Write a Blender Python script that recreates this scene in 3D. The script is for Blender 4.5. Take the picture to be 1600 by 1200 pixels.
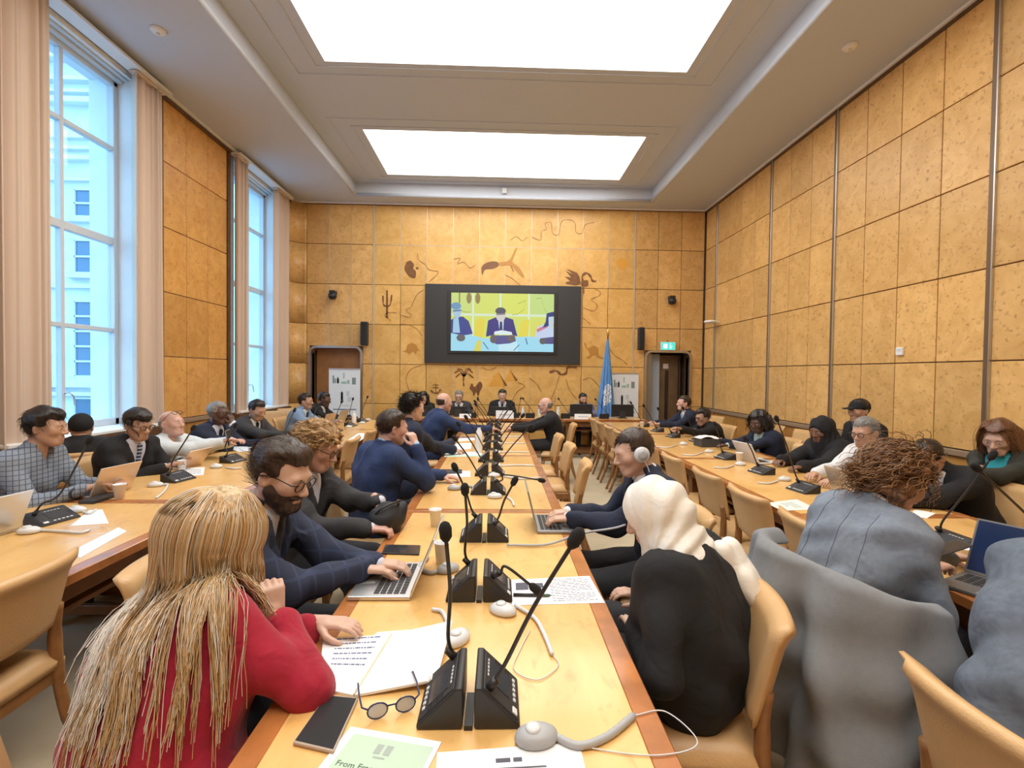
import bpy, bmesh, math, random
import numpy as np
from mathutils import Vector, Matrix
for o in list(bpy.data.objects): bpy.data.objects.remove(o)
S = bpy.context.scene
COL = S.collection
PI = math.pi
random.seed(7); RNG = np.random.default_rng(7)

# ------------------------------------------------------------------ camera
F_PX = 750.0; CAM_H = 1.6; YAW, PITCH, ROLL = -0.0285, -0.0215, 0.0125
def _rx(a): c, s = math.cos(a), math.sin(a); return np.array([[1,0,0],[0,c,-s],[0,s,c]])
def _ry(a): c, s = math.cos(a), math.sin(a); return np.array([[c,0,s],[0,1,0],[-s,0,c]])
def _rz(a): c, s = math.cos(a), math.sin(a); return np.array([[c,-s,0],[s,c,0],[0,0,1]])
CR = _rz(YAW) @ _rx(PITCH) @ _ry(-ROLL); CC = np.array([0, 0, CAM_H])
def ray(x, y): return CR @ np.array([(x-800)/F_PX, 1.0, (600-y)/F_PX])
def atz(x, y, z): d = ray(x, y); return CC + d*((z-CAM_H)/d[2])       # pixel -> point at a known height
def aty(x, y, Y): d = ray(x, y); return CC + d*(Y/d[1])               # pixel -> point on a plane facing the room's length
def atx(x, y, X): d = ray(x, y); return CC + d*(X/d[0])               # pixel -> point on a plane along a side wall
cam = bpy.data.objects.new('camera', bpy.data.cameras.new('camera')); COL.objects.link(cam)
cam.data.sensor_width = 36; cam.data.lens = F_PX/1600*36; cam.data.clip_start = 0.02; cam.data.clip_end = 200
_M = Matrix.Identity(4)
for i in range(3):
    _M[i][0] = CR[i][0]; _M[i][1] = CR[i][2]; _M[i][2] = -CR[i][1]; _M[i][3] = CC[i]
cam.matrix_world = _M
S.camera = cam
S.view_settings.view_transform = 'Standard'; S.view_settings.look = 'None'
S.view_settings.gamma = 1; S.view_settings.use_curve_mapping = False
S.view_settings.exposure = 0.0
PANEL_LIGHT = 6.0          # radiance of the luminous ceilings
# ------------------------------------------------------------------ sky
W = bpy.data.worlds.new('sky'); S.world = W; W.use_nodes = True
bg = W.node_tree.nodes['Background']; bg.inputs[0].default_value = (0.33, 0.65, 0.96, 1); bg.inputs[1].default_value = 4.6

# ------------------------------------------------------------------ materials
MATS = {}
def _new(name):
    m = bpy.data.materials.new(name); m.use_nodes = True
    return m, m.node_tree, m.node_tree.nodes['Principled BSDF']
def mat(name, col, rough=0.5, metal=0.0, bump=0.0, bscale=200.0, var=0.0, vscale=6.0, spec=None, coat=0.0, rnd=0.0, sheen=0.0, sss=0.0):
    if name in MATS: return MATS[name]
    m, t, b = _new(name); N, L = t.nodes, t.links
    b.inputs['Roughness'].default_value = rough; b.inputs['Metallic'].default_value = metal
    b.inputs['Base Color'].default_value = (*col, 1)
    if spec is not None: b.inputs['Specular IOR Level'].default_value = spec
    if coat: b.inputs['Coat Weight'].default_value = coat; b.inputs['Coat Roughness'].default_value = 0.12
    if sheen: b.inputs['Sheen Weight'].default_value = sheen; b.inputs['Sheen Roughness'].default_value = 0.5
    if sss:
        b.inputs['Subsurface Weight'].default_value = sss; b.inputs['Subsurface Radius'].default_value = (1, .35, .2); b.inputs['Subsurface Scale'].default_value = 0.008
    tc = N.new('ShaderNodeTexCoord')
    if var or rnd:
        hs = N.new('ShaderNodeHueSaturation'); hs.inputs['Color'].default_value = (*col, 1); L.new(hs.outputs[0], b.inputs['Base Color'])
        src = None
        if var:
            nz = N.new('ShaderNodeTexNoise'); nz.inputs['Scale'].default_value = vscale; nz.inputs['Detail'].default_value = 4; L.new(tc.outputs['Object'], nz.inputs['Vector'])
            mr = N.new('ShaderNodeMapRange'); mr.inputs[1].default_value = .3; mr.inputs[2].default_value = .7; mr.inputs[3].default_value = 1-var; mr.inputs[4].default_value = 1+var
            L.new(nz.outputs[0], mr.inputs[0]); src = mr.outputs[0]
        if rnd:
            oi = N.new('ShaderNodeObjectInfo'); m2 = N.new('ShaderNodeMapRange'); m2.inputs[3].default_value = 1-rnd; m2.inputs[4].default_value = 1+rnd
            L.new(oi.outputs['Random'], m2.inputs[0])
            if src is not None:
                mm = N.new('ShaderNodeMath'); mm.operation = 'MULTIPLY'; L.new(src, mm.inputs[0]); L.new(m2.outputs[0], mm.inputs[1]); src = mm.outputs[0]
            else: src = m2.outputs[0]
        L.new(src, hs.inputs['Value'])
    if bump:
        nb = N.new('ShaderNodeTexNoise'); nb.inputs['Scale'].default_value = bscale; nb.inputs['Detail'].default_value = 3; L.new(tc.outputs['Object'], nb.inputs['Vector'])
        bp = N.new('ShaderNodeBump'); bp.inputs['Strength'].default_value = bump; bp.inputs['Distance'].default_value = 0.004
        L.new(nb.outputs[0], bp.inputs['Height']); L.new(bp.outputs[0], b.inputs['Normal'])
    MATS[name] = m; return m
def emit(name, col, s):
    if name in MATS: return MATS[name]
    m, t, b = _new(name); b.inputs['Base Color'].default_value = (0,0,0,1); b.inputs['Roughness'].default_value = .4
    b.inputs['Emission Color'].default_value = (*col, 1); b.inputs['Emission Strength'].default_value = s
    MATS[name] = m; return m
def veneer(name, light, mid, dark, rough=0.35, fleck=1.0, rnd=0.12, scale=1.0, coat=0.0, grain=(1,1,1)):
    """birdseye / burr veneer: mottled ground with small darker flecks, every leaf a little different"""
    m, t, b = _new(name); N, L = t.nodes, t.links
    tc = N.new('ShaderNodeTexCoord'); oi = N.new('ShaderNodeObjectInfo')
    off = N.new('ShaderNodeVectorMath'); off.operation = 'MULTIPLY_ADD'; off.inputs[1].default_value = (37, 53, 71)
    cmb = N.new('ShaderNodeCombineXYZ')
    for k in range(3): L.new(oi.outputs['Random'], cmb.inputs[k])
    mp = N.new('ShaderNodeMapping'); mp.inputs['Scale'].default_value = grain
    L.new(tc.outputs['Object'], mp.inputs[0])
    L.new(cmb.outputs[0], off.inputs[0]); L.new(mp.outputs[0], off.inputs[2])
    V = off.outputs[0]
    n1 = N.new('ShaderNodeTexNoise'); n1.inputs['Scale'].default_value = 5*scale; n1.inputs['Detail'].default_value = 6; n1.inputs['Distortion'].default_value = 0.9; L.new(V, n1.inputs['Vector'])
    cr = N.new('ShaderNodeValToRGB'); cr.color_ramp.elements[0].position = .33; cr.color_ramp.elements[0].color = (*mid, 1); cr.color_ramp.elements[1].position = .68; cr.color_ramp.elements[1].color = (*light, 1)
    L.new(n1.outputs[0], cr.inputs[0])
    n2 = N.new('ShaderNodeTexNoise'); n2.inputs['Scale'].default_value = 27*scale; n2.inputs['Detail'].default_value = 3; n2.inputs['Distortion'].default_value = 0.6; L.new(V, n2.inputs['Vector'])
    mr = N.new('ShaderNodeMapRange'); mr.inputs[1].default_value = .57; mr.inputs[2].default_value = .72; mr.inputs[3].default_value = 0; mr.inputs[4].default_value = .75*fleck; L.new(n2.outputs[0], mr.inputs[0])
    mx = N.new('ShaderNodeMix'); mx.data_type = 'RGBA'; L.new(mr.outputs[0], mx.inputs['Factor']); L.new(cr.outputs[0], mx.inputs['A']); mx.inputs['B'].default_value = (*dark, 1)
    hs = N.new('ShaderNodeHueSaturation'); L.new(mx.outputs['Result'], hs.inputs['Color'])
    m2 = N.new('ShaderNodeMapRange'); m2.inputs[3].default_value = 1-rnd; m2.inputs[4].default_value = 1+rnd; L.new(oi.outputs['Random'], m2.inputs[0]); L.new(m2.outputs[0], hs.inputs['Value'])
    L.new(hs.outputs[0], b.inputs['Base Color']); b.inputs['Roughness'].default_value = rough
    if coat: b.inputs['Coat Weight'].default_value = coat; b.inputs['Coat Roughness'].default_value = .08
    MATS[name] = m; return m
def glass_mat():
    m, t, b = _new('window_glass'); N, L = t.nodes, t.links
    tr = N.new('ShaderNodeBsdfTransparent'); gl = N.new('ShaderNodeBsdfGlossy'); gl.inputs['Roughness'].default_value = .02
    mx = N.new('ShaderNodeMixShader'); mx.inputs[0].default_value = .03; tr.inputs[0].default_value = (.93, .97, 1, 1)
    L.new(tr.outputs[0], mx.inputs[1]); L.new(gl.outputs[0], mx.inputs[2]); L.new(mx.outputs[0], N['Material Output'].inputs[0])
    MATS['window_glass'] = m; return m
def checkmat(name, base, line, line2, sx, sy, w=0.12, rough=.85):
    """woven check: two sets of thin lines"""
    m, t, b = _new(name); N, L = t.nodes, t.links
    tc = N.new('ShaderNodeTexCoord'); sp = N.new('ShaderNodeSeparateXYZ'); L.new(tc.outputs['Object'], sp.inputs[0])
    def lines(sock, s, width):
        mu = N.new('ShaderNodeMath'); mu.operation = 'MULTIPLY'; mu.inputs[1].default_value = s; L.new(sock, mu.inputs[0])
        fr = N.new('ShaderNodeMath'); fr.operation = 'FRACT'; L.new(mu.outputs[0], fr.inputs[0])
        lt = N.new('ShaderNodeMath'); lt.operation = 'LESS_THAN'; lt.inputs[1].default_value = width; L.new(fr.outputs[0], lt.inputs[0]); return lt.outputs[0]
    ad = N.new('ShaderNodeMath'); L.new(sp.outputs[0], ad.inputs[0]); L.new(sp.outputs[1], ad.inputs[1])
    a = lines(ad.outputs[0], sx, w); c = lines(sp.outputs[2], sy, w)
    m1 = N.new('ShaderNodeMix'); m1.data_type = 'RGBA'; L.new(a, m1.inputs['Factor']); m1.inputs['A'].default_value = (*base, 1); m1.inputs['B'].default_value = (*line, 1)
    m2 = N.new('ShaderNodeMix'); m2.data_type = 'RGBA'; L.new(c, m2.inputs['Factor']); L.new(m1.outputs['Result'], m2.inputs['A']); m2.inputs['B'].default_value = (*line2, 1)
    L.new(m2.outputs['Result'], b.inputs['Base Color']); b.inputs['Roughness'].default_value = rough
    MATS[name] = m; return m

M_panel = veneer('wall_veneer', (.76,.47,.18), (.64,.365,.12), (.33,.155,.045), .38, .9, .11, 1.0)
M_map = veneer('map_veneer', (.80,.50,.17), (.68,.39,.11), (.40,.20,.05), .38, .55, .07, .8)
M_side = veneer('window_wall_veneer', (.68,.37,.11), (.57,.28,.07), (.30,.13,.035), .38, .9, .12, 1.0)  # wall veneer made darker: the window wall's shade is put into the colour
M_wood_lo = veneer('dado_veneer', (.55,.29,.08), (.45,.22,.055), (.25,.11,.03), .4, .5, .1, .8)
M_table = veneer('table_veneer', (.80,.50,.19), (.70,.40,.13), (.42,.20,.05),   .30, .5, .05, .9, coat=.22, grain=(1,.45,1))
M_band = mat('cherry_band', (.42,.155,.045), .25, var=.22, vscale=9, coat=.4, rnd=.08)
M_walnut = mat('dark_walnut', (.11,.055,.025), .42, var=.25, vscale=12)
M_chairwood = mat('chair_wood', (.30,.135,.045), .35, var=.2, vscale=18)
M_legwood = mat('table_leg_wood', (.20,.085,.03), .4, var=.2, vscale=10)
M_leather = mat('tan_leather', (.62,.38,.17), .38, bump=.25, bscale=160, var=.07, vscale=5, rnd=.08)
M_metal = mat('brushed_metal', (.55,.55,.56), .32, 1.0)
M_bronze = mat('bronze_strip', (.17,.11,.07), .4, .3)
M_fillet = mat('pale_fillet', (.66,.60,.50), .35, .4)
M_white = mat('white_paint', (.82,.82,.82), .5)
M_ceil = mat('ceiling_plaster', (.57,.62,.71), .85, bump=.05, bscale=60)
M_carpet = mat('beige_carpet', (.50,.42,.29), .95, bump=.6, bscale=420, var=.10, vscale=3)
M_curtain = mat('beige_curtain', (.66,.52,.42), .85, bump=.12, bscale=300, sheen=.2)
M_frame = mat('window_paint', (.62,.66,.70), .45)
M_stone = mat('white_stone', (.80,.82,.84), .8, var=.06, vscale=2, bump=.2, bscale=30)
M_facade = mat('facade_stone', (.66,.68,.70), .85, var=.09, vscale=1.2)
M_dkglass = mat('facade_glass', (.10,.17,.26), .08)
M_black = mat('black_plastic', (.018,.018,.020), .42)
M_black2 = mat('satin_black', (.028,.028,.030), .5)
M_screen = mat('dark_screen', (.03,.032,.036), .12)
M_grey = mat('grey_plastic', (.40,.41,.42), .42)
M_lgrey = mat('light_grey_plastic', (.66,.68,.70), .4)
M_paper = mat('paper', (.84,.85,.86), .8)
M_ink = mat('ink', (.10,.10,.13), .8)
M_alu = mat('aluminium', (.62,.63,.65), .35, .85)
M_gold = mat('rose_gold_alu', (.70,.56,.45), .35, .6)
M_cup = mat('paper_cup', (.83,.84,.86), .6)
M_inlay = mat('walnut_inlay', (.20,.085,.03), .4, var=.15, vscale=14)
M_inlay2 = mat('amber_inlay', (.50,.24,.05), .4)
M_coast = mat('coastline_inlay', (.40,.20,.06), .4)
glass_mat()

# ------------------------------------------------------------------ mesh helpers
class MB:
    def __init__(s): s.v = []; s.f = []; s.m = []; s.mats = []
    def mi(s, m):
        if m not in s.mats: s.mats.append(m)
        return s.mats.index(m)
    def add(s, vs, fs, m):
        n = len(s.v); k = s.mi(m); s.v += [tuple(map(float, p)) for p in vs]
        for f in fs: s.f.append(tuple(i+n for i in f)); s.m.append(k)
        return s
    def box(s, a, b, m):
        x0,y0,z0 = a; x1,y1,z1 = b
        return s.add([(x0,y0,z0),(x1,y0,z0),(x1,y1,z0),(x0,y1,z0),(x0,y0,z1),(x1,y0,z1),(x1,y1,z1),(x0,y1,z1)],
            [(0,3,2,1),(4,5,6,7),(0,1,5,4),(1,2,6,5),(2,3,7,6),(3,0,4,7)], m)
    def tube(s, pts, r, m, n=8, cap=True):
        P = [np.array(p, float) for p in pts]; k = len(P); R = r if hasattr(r, '__len__') else [r]*k
        vs = []; up = np.array([0,0,1.]); t0 = P[1]-P[0]
        if abs(t0[2]) > .9*np.linalg.norm(t0): up = np.array([1.,0,0])
        for i in range(k):
            t = P[min(i+1,k-1)]-P[max(i-1,0)]; t = t/(np.linalg.norm(t)+1e-9)
            a = np.cross(t, up); a /= np.linalg.norm(a)+1e-9; b = np.cross(a, t); up = b
            for j in range(n):
                q = 2*PI*j/n; vs.append(P[i]+R[i]*(math.cos(q)*a+math.sin(q)*b))
        fs = [(i*n+j, i*n+(j+1)%n, (i+1)*n+(j+1)%n, (i+1)*n+j) for i in range(k-1) for j in range(n)]
        if cap: fs += [tuple(range(n))[::-1], tuple(range((k-1)*n, k*n))]
        return s.add(vs, fs, m)
    def lathe(s, prof, c, m, n=16, ax=2):
        vs = []
        for r, h in prof:
            for j in range(n):
                q = 2*PI*j/n; p = [r*math.cos(q), r*math.sin(q), h]
                if ax == 0: p = [p[2], p[0], p[1]]
                elif ax == 1: p = [p[1], p[2], p[0]]
                vs.append([c[i]+p[i] for i in range(3)])
        k = len(prof)
        fs = [(i*n+j, i*n+(j+1)%n, (i+1)*n+(j+1)%n, (i+1)*n+j) for i in range(k-1) for j in range(n)]
        fs += [tuple(range(n))[::-1], tuple(range((k-1)*n, k*n))]
        return s.add(vs, fs, m)
    def prism(s, poly, o, u, v, w, m):
        """polygon (2D in u,v about o) extruded along w"""
        o, u, v, w = [np.array(q, float) for q in (o,u,v,w)]; n = len(poly)
        vs = [o+a*u+b*v for a, b in poly] + [o+a*u+b*v+w for a, b in poly]
        fs = [tuple(range(n))[::-1], tuple(range(n, 2*n))] + [(i,(i+1)%n,n+(i+1)%n,n+i) for i in range(n)]
        return s.add(vs, fs, m)
    def build(s, name, parent=None, loc=None, smooth=False, bevel=0.0, seg=2):
        me = bpy.data.meshes.new(name)
        L = np.array(loc if loc is not None else (0,0,0), float)
        me.from_pydata([tuple(np.array(p)-L) for p in s.v], [], s.f)
        for m in s.mats: me.materials.append(m)
        me.polygons.foreach_set('material_index', s.m)
        bm = bmesh.new(); bm.from_mesh(me); bmesh.ops.recalc_face_normals(bm, faces=bm.faces)
        if bevel:
            ed = [e for e in bm.edges if len(e.link_faces) == 2 and e.calc_face_angle(0) > .5]
            bmesh.ops.bevel(bm, geom=ed, offset=bevel, segments=seg, affect='EDGES', profile=.5, clamp_overlap=True)
        bm.to_mesh(me); bm.free()
        if smooth: me.polygons.foreach_set('use_smooth', [True]*len(me.polygons))
        o = bpy.data.objects.new(name, me); COL.objects.link(o); o.location = L
        if parent is not None: o.parent = parent; 
        return o
def tag(o, label=None, cat=None, group=None, kind=None):
    if label: o['label'] = label
    if cat: o['category'] = cat
    if group: o['group'] = group
    if kind: o['kind'] = kind
    return o
def empty(name, loc=(0,0,0), rz=0):
    o = bpy.data.objects.new(name, None); COL.objects.link(o); o.location = loc; o.rotation_euler = (0,0,rz); o.empty_display_size = .1; return o
def link_mesh(name, me, parent=None, loc=(0,0,0), rot=(0,0,0), scale=(1,1,1)):
    o = bpy.data.objects.new(name, me); COL.objects.link(o); o.location = loc; o.rotation_euler = rot; o.scale = scale
    if parent is not None: o.parent = parent
    return o
def copy_tree(o, parent=None):
    c = o.copy(); COL.objects.link(c)
    if parent is not None: c.parent = parent
    for ch in [k for k in o.children]: copy_tree(ch, c)
    return c
def st(name, mb, parent=None, **kw):
    o = mb.build(name, parent, **kw)
    if parent is None: o['kind'] = 'structure'
    return o
def catmull(P, n=8):
    P = [np.array(p, float) for p in P]; P = [2*P[0]-P[1]]+P+[2*P[-1]-P[-2]]; out = []
    for i in range(1, len(P)-2):
        a, b, c, d = P[i-1:i+3]
        for k in range(n):
            t = k/n; out.append(.5*((2*b)+(c-a)*t+(2*a-5*b+4*c-d)*t*t+(3*b-a-3*c+d)*t**3))
    out.append(P[-2]); return out
_boxes = {}
def panel_obj(parent, a, b, m, bev=.004, name='panel'):
    """a bevelled board between two corners; alike sizes share one mesh"""
    d = tuple(round(abs(b[i]-a[i]), 3) for i in range(3)); key = (d, m.name, bev)
    if key not in _boxes:
        o = MB().box([-q/2 for q in d], [q/2 for q in d], m).build(name, parent, bevel=bev, seg=1); _boxes[key] = o.data
    else: o = link_mesh(name, _boxes[key], parent)
    o.location = [(a[i]+b[i])/2 for i in range(3)]
    return o
# ================================================================== THE ROOM
XL, XR, YB, YF, ZC = -4.40, 4.47, 10.40, -3.0, 5.20
ROW0 = .92; ROWH = (ZC-.03-ROW0)/5
rows = [(ROW0+i*ROWH, ROW0+(i+1)*ROWH) for i in range(5)]
def sub_rect(r, h):
    """rectangle r=(x0,x1,z0,z1) minus hole h -> list of rectangles"""
    x0,x1,z0,z1 = r; a0,a1,b0,b1 = h
    if a0 >= x1 or a1 <= x0 or b0 >= z1 or b1 <= z0: return [r]
    out = []
    if b1 < z1: out.append((x0,x1,b1,z1))
    if b0 > z0: out.append((x0,x1,z0,b0))
    zz0, zz1 = max(z0,b0), min(z1,b1)
    if a0 > x0: out.append((x0,a0,zz0,zz1))
    if a1 < x1: out.append((a1,x1,zz0,zz1))
    return [q for q in out if q[1]-q[0] > .02 and q[3]-q[2] > .02]
# floor
st('floor', MB().box((XL-.1,YF-.1,-.1),(XR+.1,YB+1.3,0), M_carpet))
# ---- back wall with its two doorways
DL = (-4.00, -2.96, 0, 2.10); DR = (3.22, 4.16, 0, 2.10)
G = .0055
wb = MB()
for r in [(XL-.1, DL[0], 0, ZC+.5), (DL[0], DL[1], DL[3], ZC+.5), (DL[1], DR[0], 0, ZC+.5), (DR[0], DR[1], DR[3], ZC+.5), (DR[1], XR+.1, 0, ZC+.5)]:
    wb.box((r[0], YB+.03, r[2]), (r[1], YB+.25, r[3]), M_bronze)
wall_back = st('wall_back', wb)
colsL = [-4.11+i*(4.11-2.70)/3 for i in range(4)]; colsM = [-2.68+i*(2.92+2.68)/10 for i in range(11)]; colsR = [2.94+i*(4.46-2.94)/3 for i in range(4)]
for cols, m in ((colsL, M_panel), (colsM, M_map), (colsR, M_panel)):
    for a, b in zip(cols[:-1], cols[1:]):
        for z0, z1 in rows+[(.06, ROW0)]:
            for q in [p for p0 in sub_rect((a+G, b-G, z0+G, z1-G), (DL[0]-.05, DL[1]+.05, -1, DL[3]+.05)) for p in sub_rect(p0, (DR[0]-.05, DR[1]+.05, -1, DR[3]+.05))]:
                panel_obj(wall_back, (q[0], YB, q[2]), (q[1], YB+.028, q[3]), m)
# pale fillets standing between the inlaid panels
for x in colsM[1:-1]: panel_obj(wall_back, (x-.006, YB-.004, 3.49), (x+.006, YB+.02, ZC-.03), M_fillet, .001, 'fillet')
for x in colsM[3:8]: panel_obj(wall_back, (x-.006, YB-.004, ROW0), (x+.006, YB+.02, 1.78), M_fillet, .001, 'fillet')
for x in (colsM[0]-.01, colsM[-1]+.01): panel_obj(wall_back, (x-.014, YB-.012, 0), (x+.014, YB+.02, ZC-.03), M_fillet, .002, 'fillet')
for x in colsL[1:-1]: panel_obj(wall_back, (x-.005, YB-.003, 2.16), (x+.005, YB+.02, ZC-.03), M_fillet, .001, 'fillet')
for z in (rows[4][0], ): panel_obj(wall_back, (colsM[0], YB-.003, z-.005), (colsM[-1], YB+.02, z+.005), M_fillet, .001, 'fillet')
# corner pieces: curved veneer turning the corner on the window side, a narrow leaf on the other
for z0, z1 in rows+[(.06, ROW0)]:
    mb = MB(); pts = []
    for k in range(9):
        t = k/8*PI/2; pts.append((-4.11-.27*math.sin(t)*1.0, YB-.27+.27*math.cos(t)))
    vs = [(x, y, z) for z in (z0+G, z1-G) for x, y in pts]
    mb.add(vs, [(i, i+1, 9+i+1, 9+i) for i in range(8)], M_panel)
    o = mb.build('panel', wall_back, smooth=True); md = o.modifiers.new('t', 'SOLIDIFY'); md.thickness = .012; md.offset = 0
# ---- right wall
wr = MB().box((XR+.03, YF, 0), (XR+.25, YB+.1, ZC+.5), M_bronze); wall_right = st('wall_right', wr)
bays = [(9.84,10.34,1), (7.87,9.80,4), (6.35,7.83,3), (4.29,6.31,4), (2.77,4.25,3), (.75,2.73,4), (-.77,.71,3), (-2.79,-.81,4)]
for y0, y1, n in bays:
    for k in range(n):
        a = y0+(y1-y0)*k/n; b = y0+(y1-y0)*(k+1)/n
        for z0, z1 in rows: panel_obj(wall_right, (XR, a+G, z0+G), (XR+.028, b-G, z1-G), M_panel)
        panel_obj(wall_right, (XR, a+G, .08), (XR+.028, b-G, ROW0-.07), M_wood_lo)
    panel_obj(wall_right, (XR-.02, y0-.045, .9), (XR+.02, y0+.005, ZC-.02), M_bronze, .003, 'strip')
    panel_obj(wall_right, (XR-.028, y0-.056, .9), (XR+.02, y0-.044, ZC-.02), M_metal, .002, 'strip')
panel_obj(wall_right, (XR-.035, YF, ROW0-.065), (XR+.02, 10.34, ROW0-.005), mat('rail_wood', (.30,.21,.14), .4), .006, 'dado_rail')
# ---- left wall: piers between deep window openings
win_bays = [(.40, 2.60), (4.20, 6.34), (7.97, 9.98)]
ops = [(a+.20, b-.37) for a, b in win_bays]
XO = -4.95; WZ0, WZ1 = .93, 5.06
wl = MB(); prev = YF
for a, b in ops:
    wl.box((XO, prev, 0), (XL-.03, a, ZC+.5), M_stone); wl.box((XO, a, 0), (XL-.03, b, WZ0), M_stone); wl.box((XO, a, WZ1), (XL-.03, b, ZC+.5), M_stone); prev = b
wl.box((XO, prev, 0), (XL-.03, YB+.25, ZC+.5), M_stone)
wall_left = st('wall_left', wl)
for a, b, n in [(-2.9,.33,6), (2.67,4.13,3), (6.41,7.91,3)]:
    for k in range(n):
        p = a+(b-a)*k/n; q = a+(b-a)*(k+1)/n
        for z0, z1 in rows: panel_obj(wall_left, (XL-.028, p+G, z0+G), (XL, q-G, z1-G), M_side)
        panel_obj(wall_left, (XL-.028, p+G, .06), (XL, q-G, ROW0-.07), M_wood_lo)
    for y in (a-.03, b+.03): panel_obj(wall_left, (XL-.03, y-.03, 0), (XL+.03, y+.03, ZC-.02), M_walnut, .004, 'strip')
    panel_obj(wall_left, (XL-.02, a, ROW0-.065), (XL+.03, b, ROW0-.005), MATS['rail_wood'], .006, 'dado_rail')
panel_obj(wall_left, (XL-.03, 9.98, 0), (XL+.02, 10.05, ZC-.02), M_walnut, .004, 'strip')
# inner wall skin beside and below the openings
for (a, b), (c, d) in zip(win_bays, ops):
    for y0, y1, z0, z1 in [(a, c-.05, 0, ZC), (d+.05, b, 0, ZC), (c-.05, d+.05, 0, WZ0-.05), (c-.05, d+.05, WZ1+.04, ZC)]:
        panel_obj(wall_left, (XL-.03, y0, z0), (XL-.012, y1, z1), mat('reveal_paint', (.62,.60,.58), .6), .001, 'lining')
# ---- windows
XG = -4.66
for k, (a, b) in enumerate(ops):
    mb = MB(); 
    for y0, y1 in ((a, a+.06), (b-.06, b)): mb.box((XG-.04, y0, WZ0), (XG+.05, y1, WZ1), M_frame)
    for z0, z1 in ((WZ0, WZ0+.08), (WZ1-.10, WZ1)): mb.box((XG-.04, a, z0), (XG+.05, b, z1), M_frame)
    mb.box((XG+.05, a, WZ1-.05), (XG+.12, b, WZ1), M_frame); mb.box((XG+.12, a, WZ1-.02), (XG+.18, b, WZ1), M_frame)
    wn = tag(st('window_%d' % (k+1), mb, bevel=.006, seg=1), kind='structure')
    ym = a+.84; zs = [WZ0+.08, 2.06, 3.12, 4.22, WZ1-.10]
    panel_obj(wn, (XG-.03, ym-.022, WZ0+.08), (XG+.04, ym+.022, WZ1-.1), M_frame, .006, 'mullion')
    for i, z in enumerate(zs[1:-1]):
        h = .045 if i == 1 else .026
        for y0, y1 in ((a+.06, ym-.022), (ym+.022, b-.06)): panel_obj(wn, (XG-.03, y0, z-h), (XG+.04, y1, z+h), M_frame, .006, 'transom')
    for z0, z1 in zip(zs[:-1], zs[1:]):
        for y0, y1 in ((a+.06, ym-.022), (ym+.022, b-.06)): panel_obj(wn, (XG-.002, y0, z0), (XG+.002, y1, z1), MATS['window_glass'], 0, 'pane')
    panel_obj(wn, (XG+.05, a-.12, WZ0-.045), (XL+.16, b+.2, WZ0-.005), M_white, .008, 'window_sill')
    hd = MB().tube([(XG+.05, ym, 1.33), (XG+.10, ym, 1.34), (XG+.11, ym+.03, 1.30), (XG+.11, ym+.05, 1.2)], .009, M_metal, 8).build('window_handle', wn, smooth=True)
# radiator casing under each window
for k, (a, b) in enumerate(win_bays):
    rb = MB().box((XL-.01, a+.02, 0), (XL+.16, b-.02, WZ0-.05), M_walnut)
    o = st('trim_%d' % (20+k), rb, bevel=.006, seg=1)
    for i in range(14):
        y = a+.12+i*(b-a-.24)/13; panel_obj(o, (XL+.16, y-.02, .12), (XL+.168, y+.02, .8), M_black2, .002, 'slat')
# ---- rear wall behind the photographer
wf = MB().box((XO, YF-.2, 0), (XR+.25, YF, ZC+.5), M_bronze); wall_rear = st('wall_rear', wf)
for i in range(16):
    a = XL+i*(XR-XL)/16; b = XL+(i+1)*(XR-XL)/16
    for z0, z1 in rows+[(.06, ROW0)]: panel_obj(wall_rear, (a+G, YF, z0+G), (b-G, YF+.02, z1-G), M_panel)
# ---- ceiling: flat margin, raised tray, two luminous fields
TX0, TX1, TY0, TY1, TZ = -2.98, 3.16, -2.0, 10.0, 5.48
FX0, FX1 = -2.22, 2.36
fields = [(7.84, 9.58), (3.10, 6.16), (-1.3, 1.6)]
cl = MB()
for a, b, c, d in [(XL-.7, TX0, YF-.2, YB+.25), (TX1, XR+.25, YF-.2, YB+.25), (TX0, TX1, YF-.2, TY0), (TX0, TX1, TY1, YB+.25)]: cl.box((a, c, ZC), (b, d, TZ+.35), M_ceil)
prev = TY0
for y0, y1 in sorted(fields)+[(TY1, TY1)]:
    cl.box((TX0, prev, TZ), (TX1, y0, TZ+.35), M_ceil); 
    if y1 > y0: cl.box((TX0, y0, TZ), (FX0, y1, TZ+.35), M_ceil); cl.box((FX1, y0, TZ), (TX1, y1, TZ+.35), M_ceil)
    prev = y1
ceiling = st('ceiling', cl)
M_panel_l = emit('luminous_ceiling', (1, .965, .90), PANEL_LIGHT)
for k, (y0, y1) in enumerate(fields):
    o = MB().box((FX0, y0, TZ+.03), (FX1, y1, TZ+.05), M_panel_l).build('ceiling_light', None)
    o.location = (0,0,0)
    tag(o, ['short wide luminous ceiling panel close to the map wall', 'large deep luminous ceiling panel in the middle of the tray', 'luminous ceiling panel at the rear end of the tray'][k], 'ceiling light', 'luminous ceiling panels')
    # flat mouldings framing the field
    for d, w in ((.16, .02), (.46, .035)):
        mo = MB(); X0, X1, Y0, Y1 = FX0-d, FX1+d, y0-d*.75, y1+d*.62
        for a in [((X0,Y0),(X1,Y0+w)), ((X0,Y1-w),(X1,Y1)), ((X0,Y0+w),(X0+w,Y1-w)), ((X1-w,Y0+w),(X1,Y1-w))]: mo.box((*a[0], TZ-.012), (*a[1], TZ+.004), M_ceil)
        mo.build('moulding', ceiling)
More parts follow.
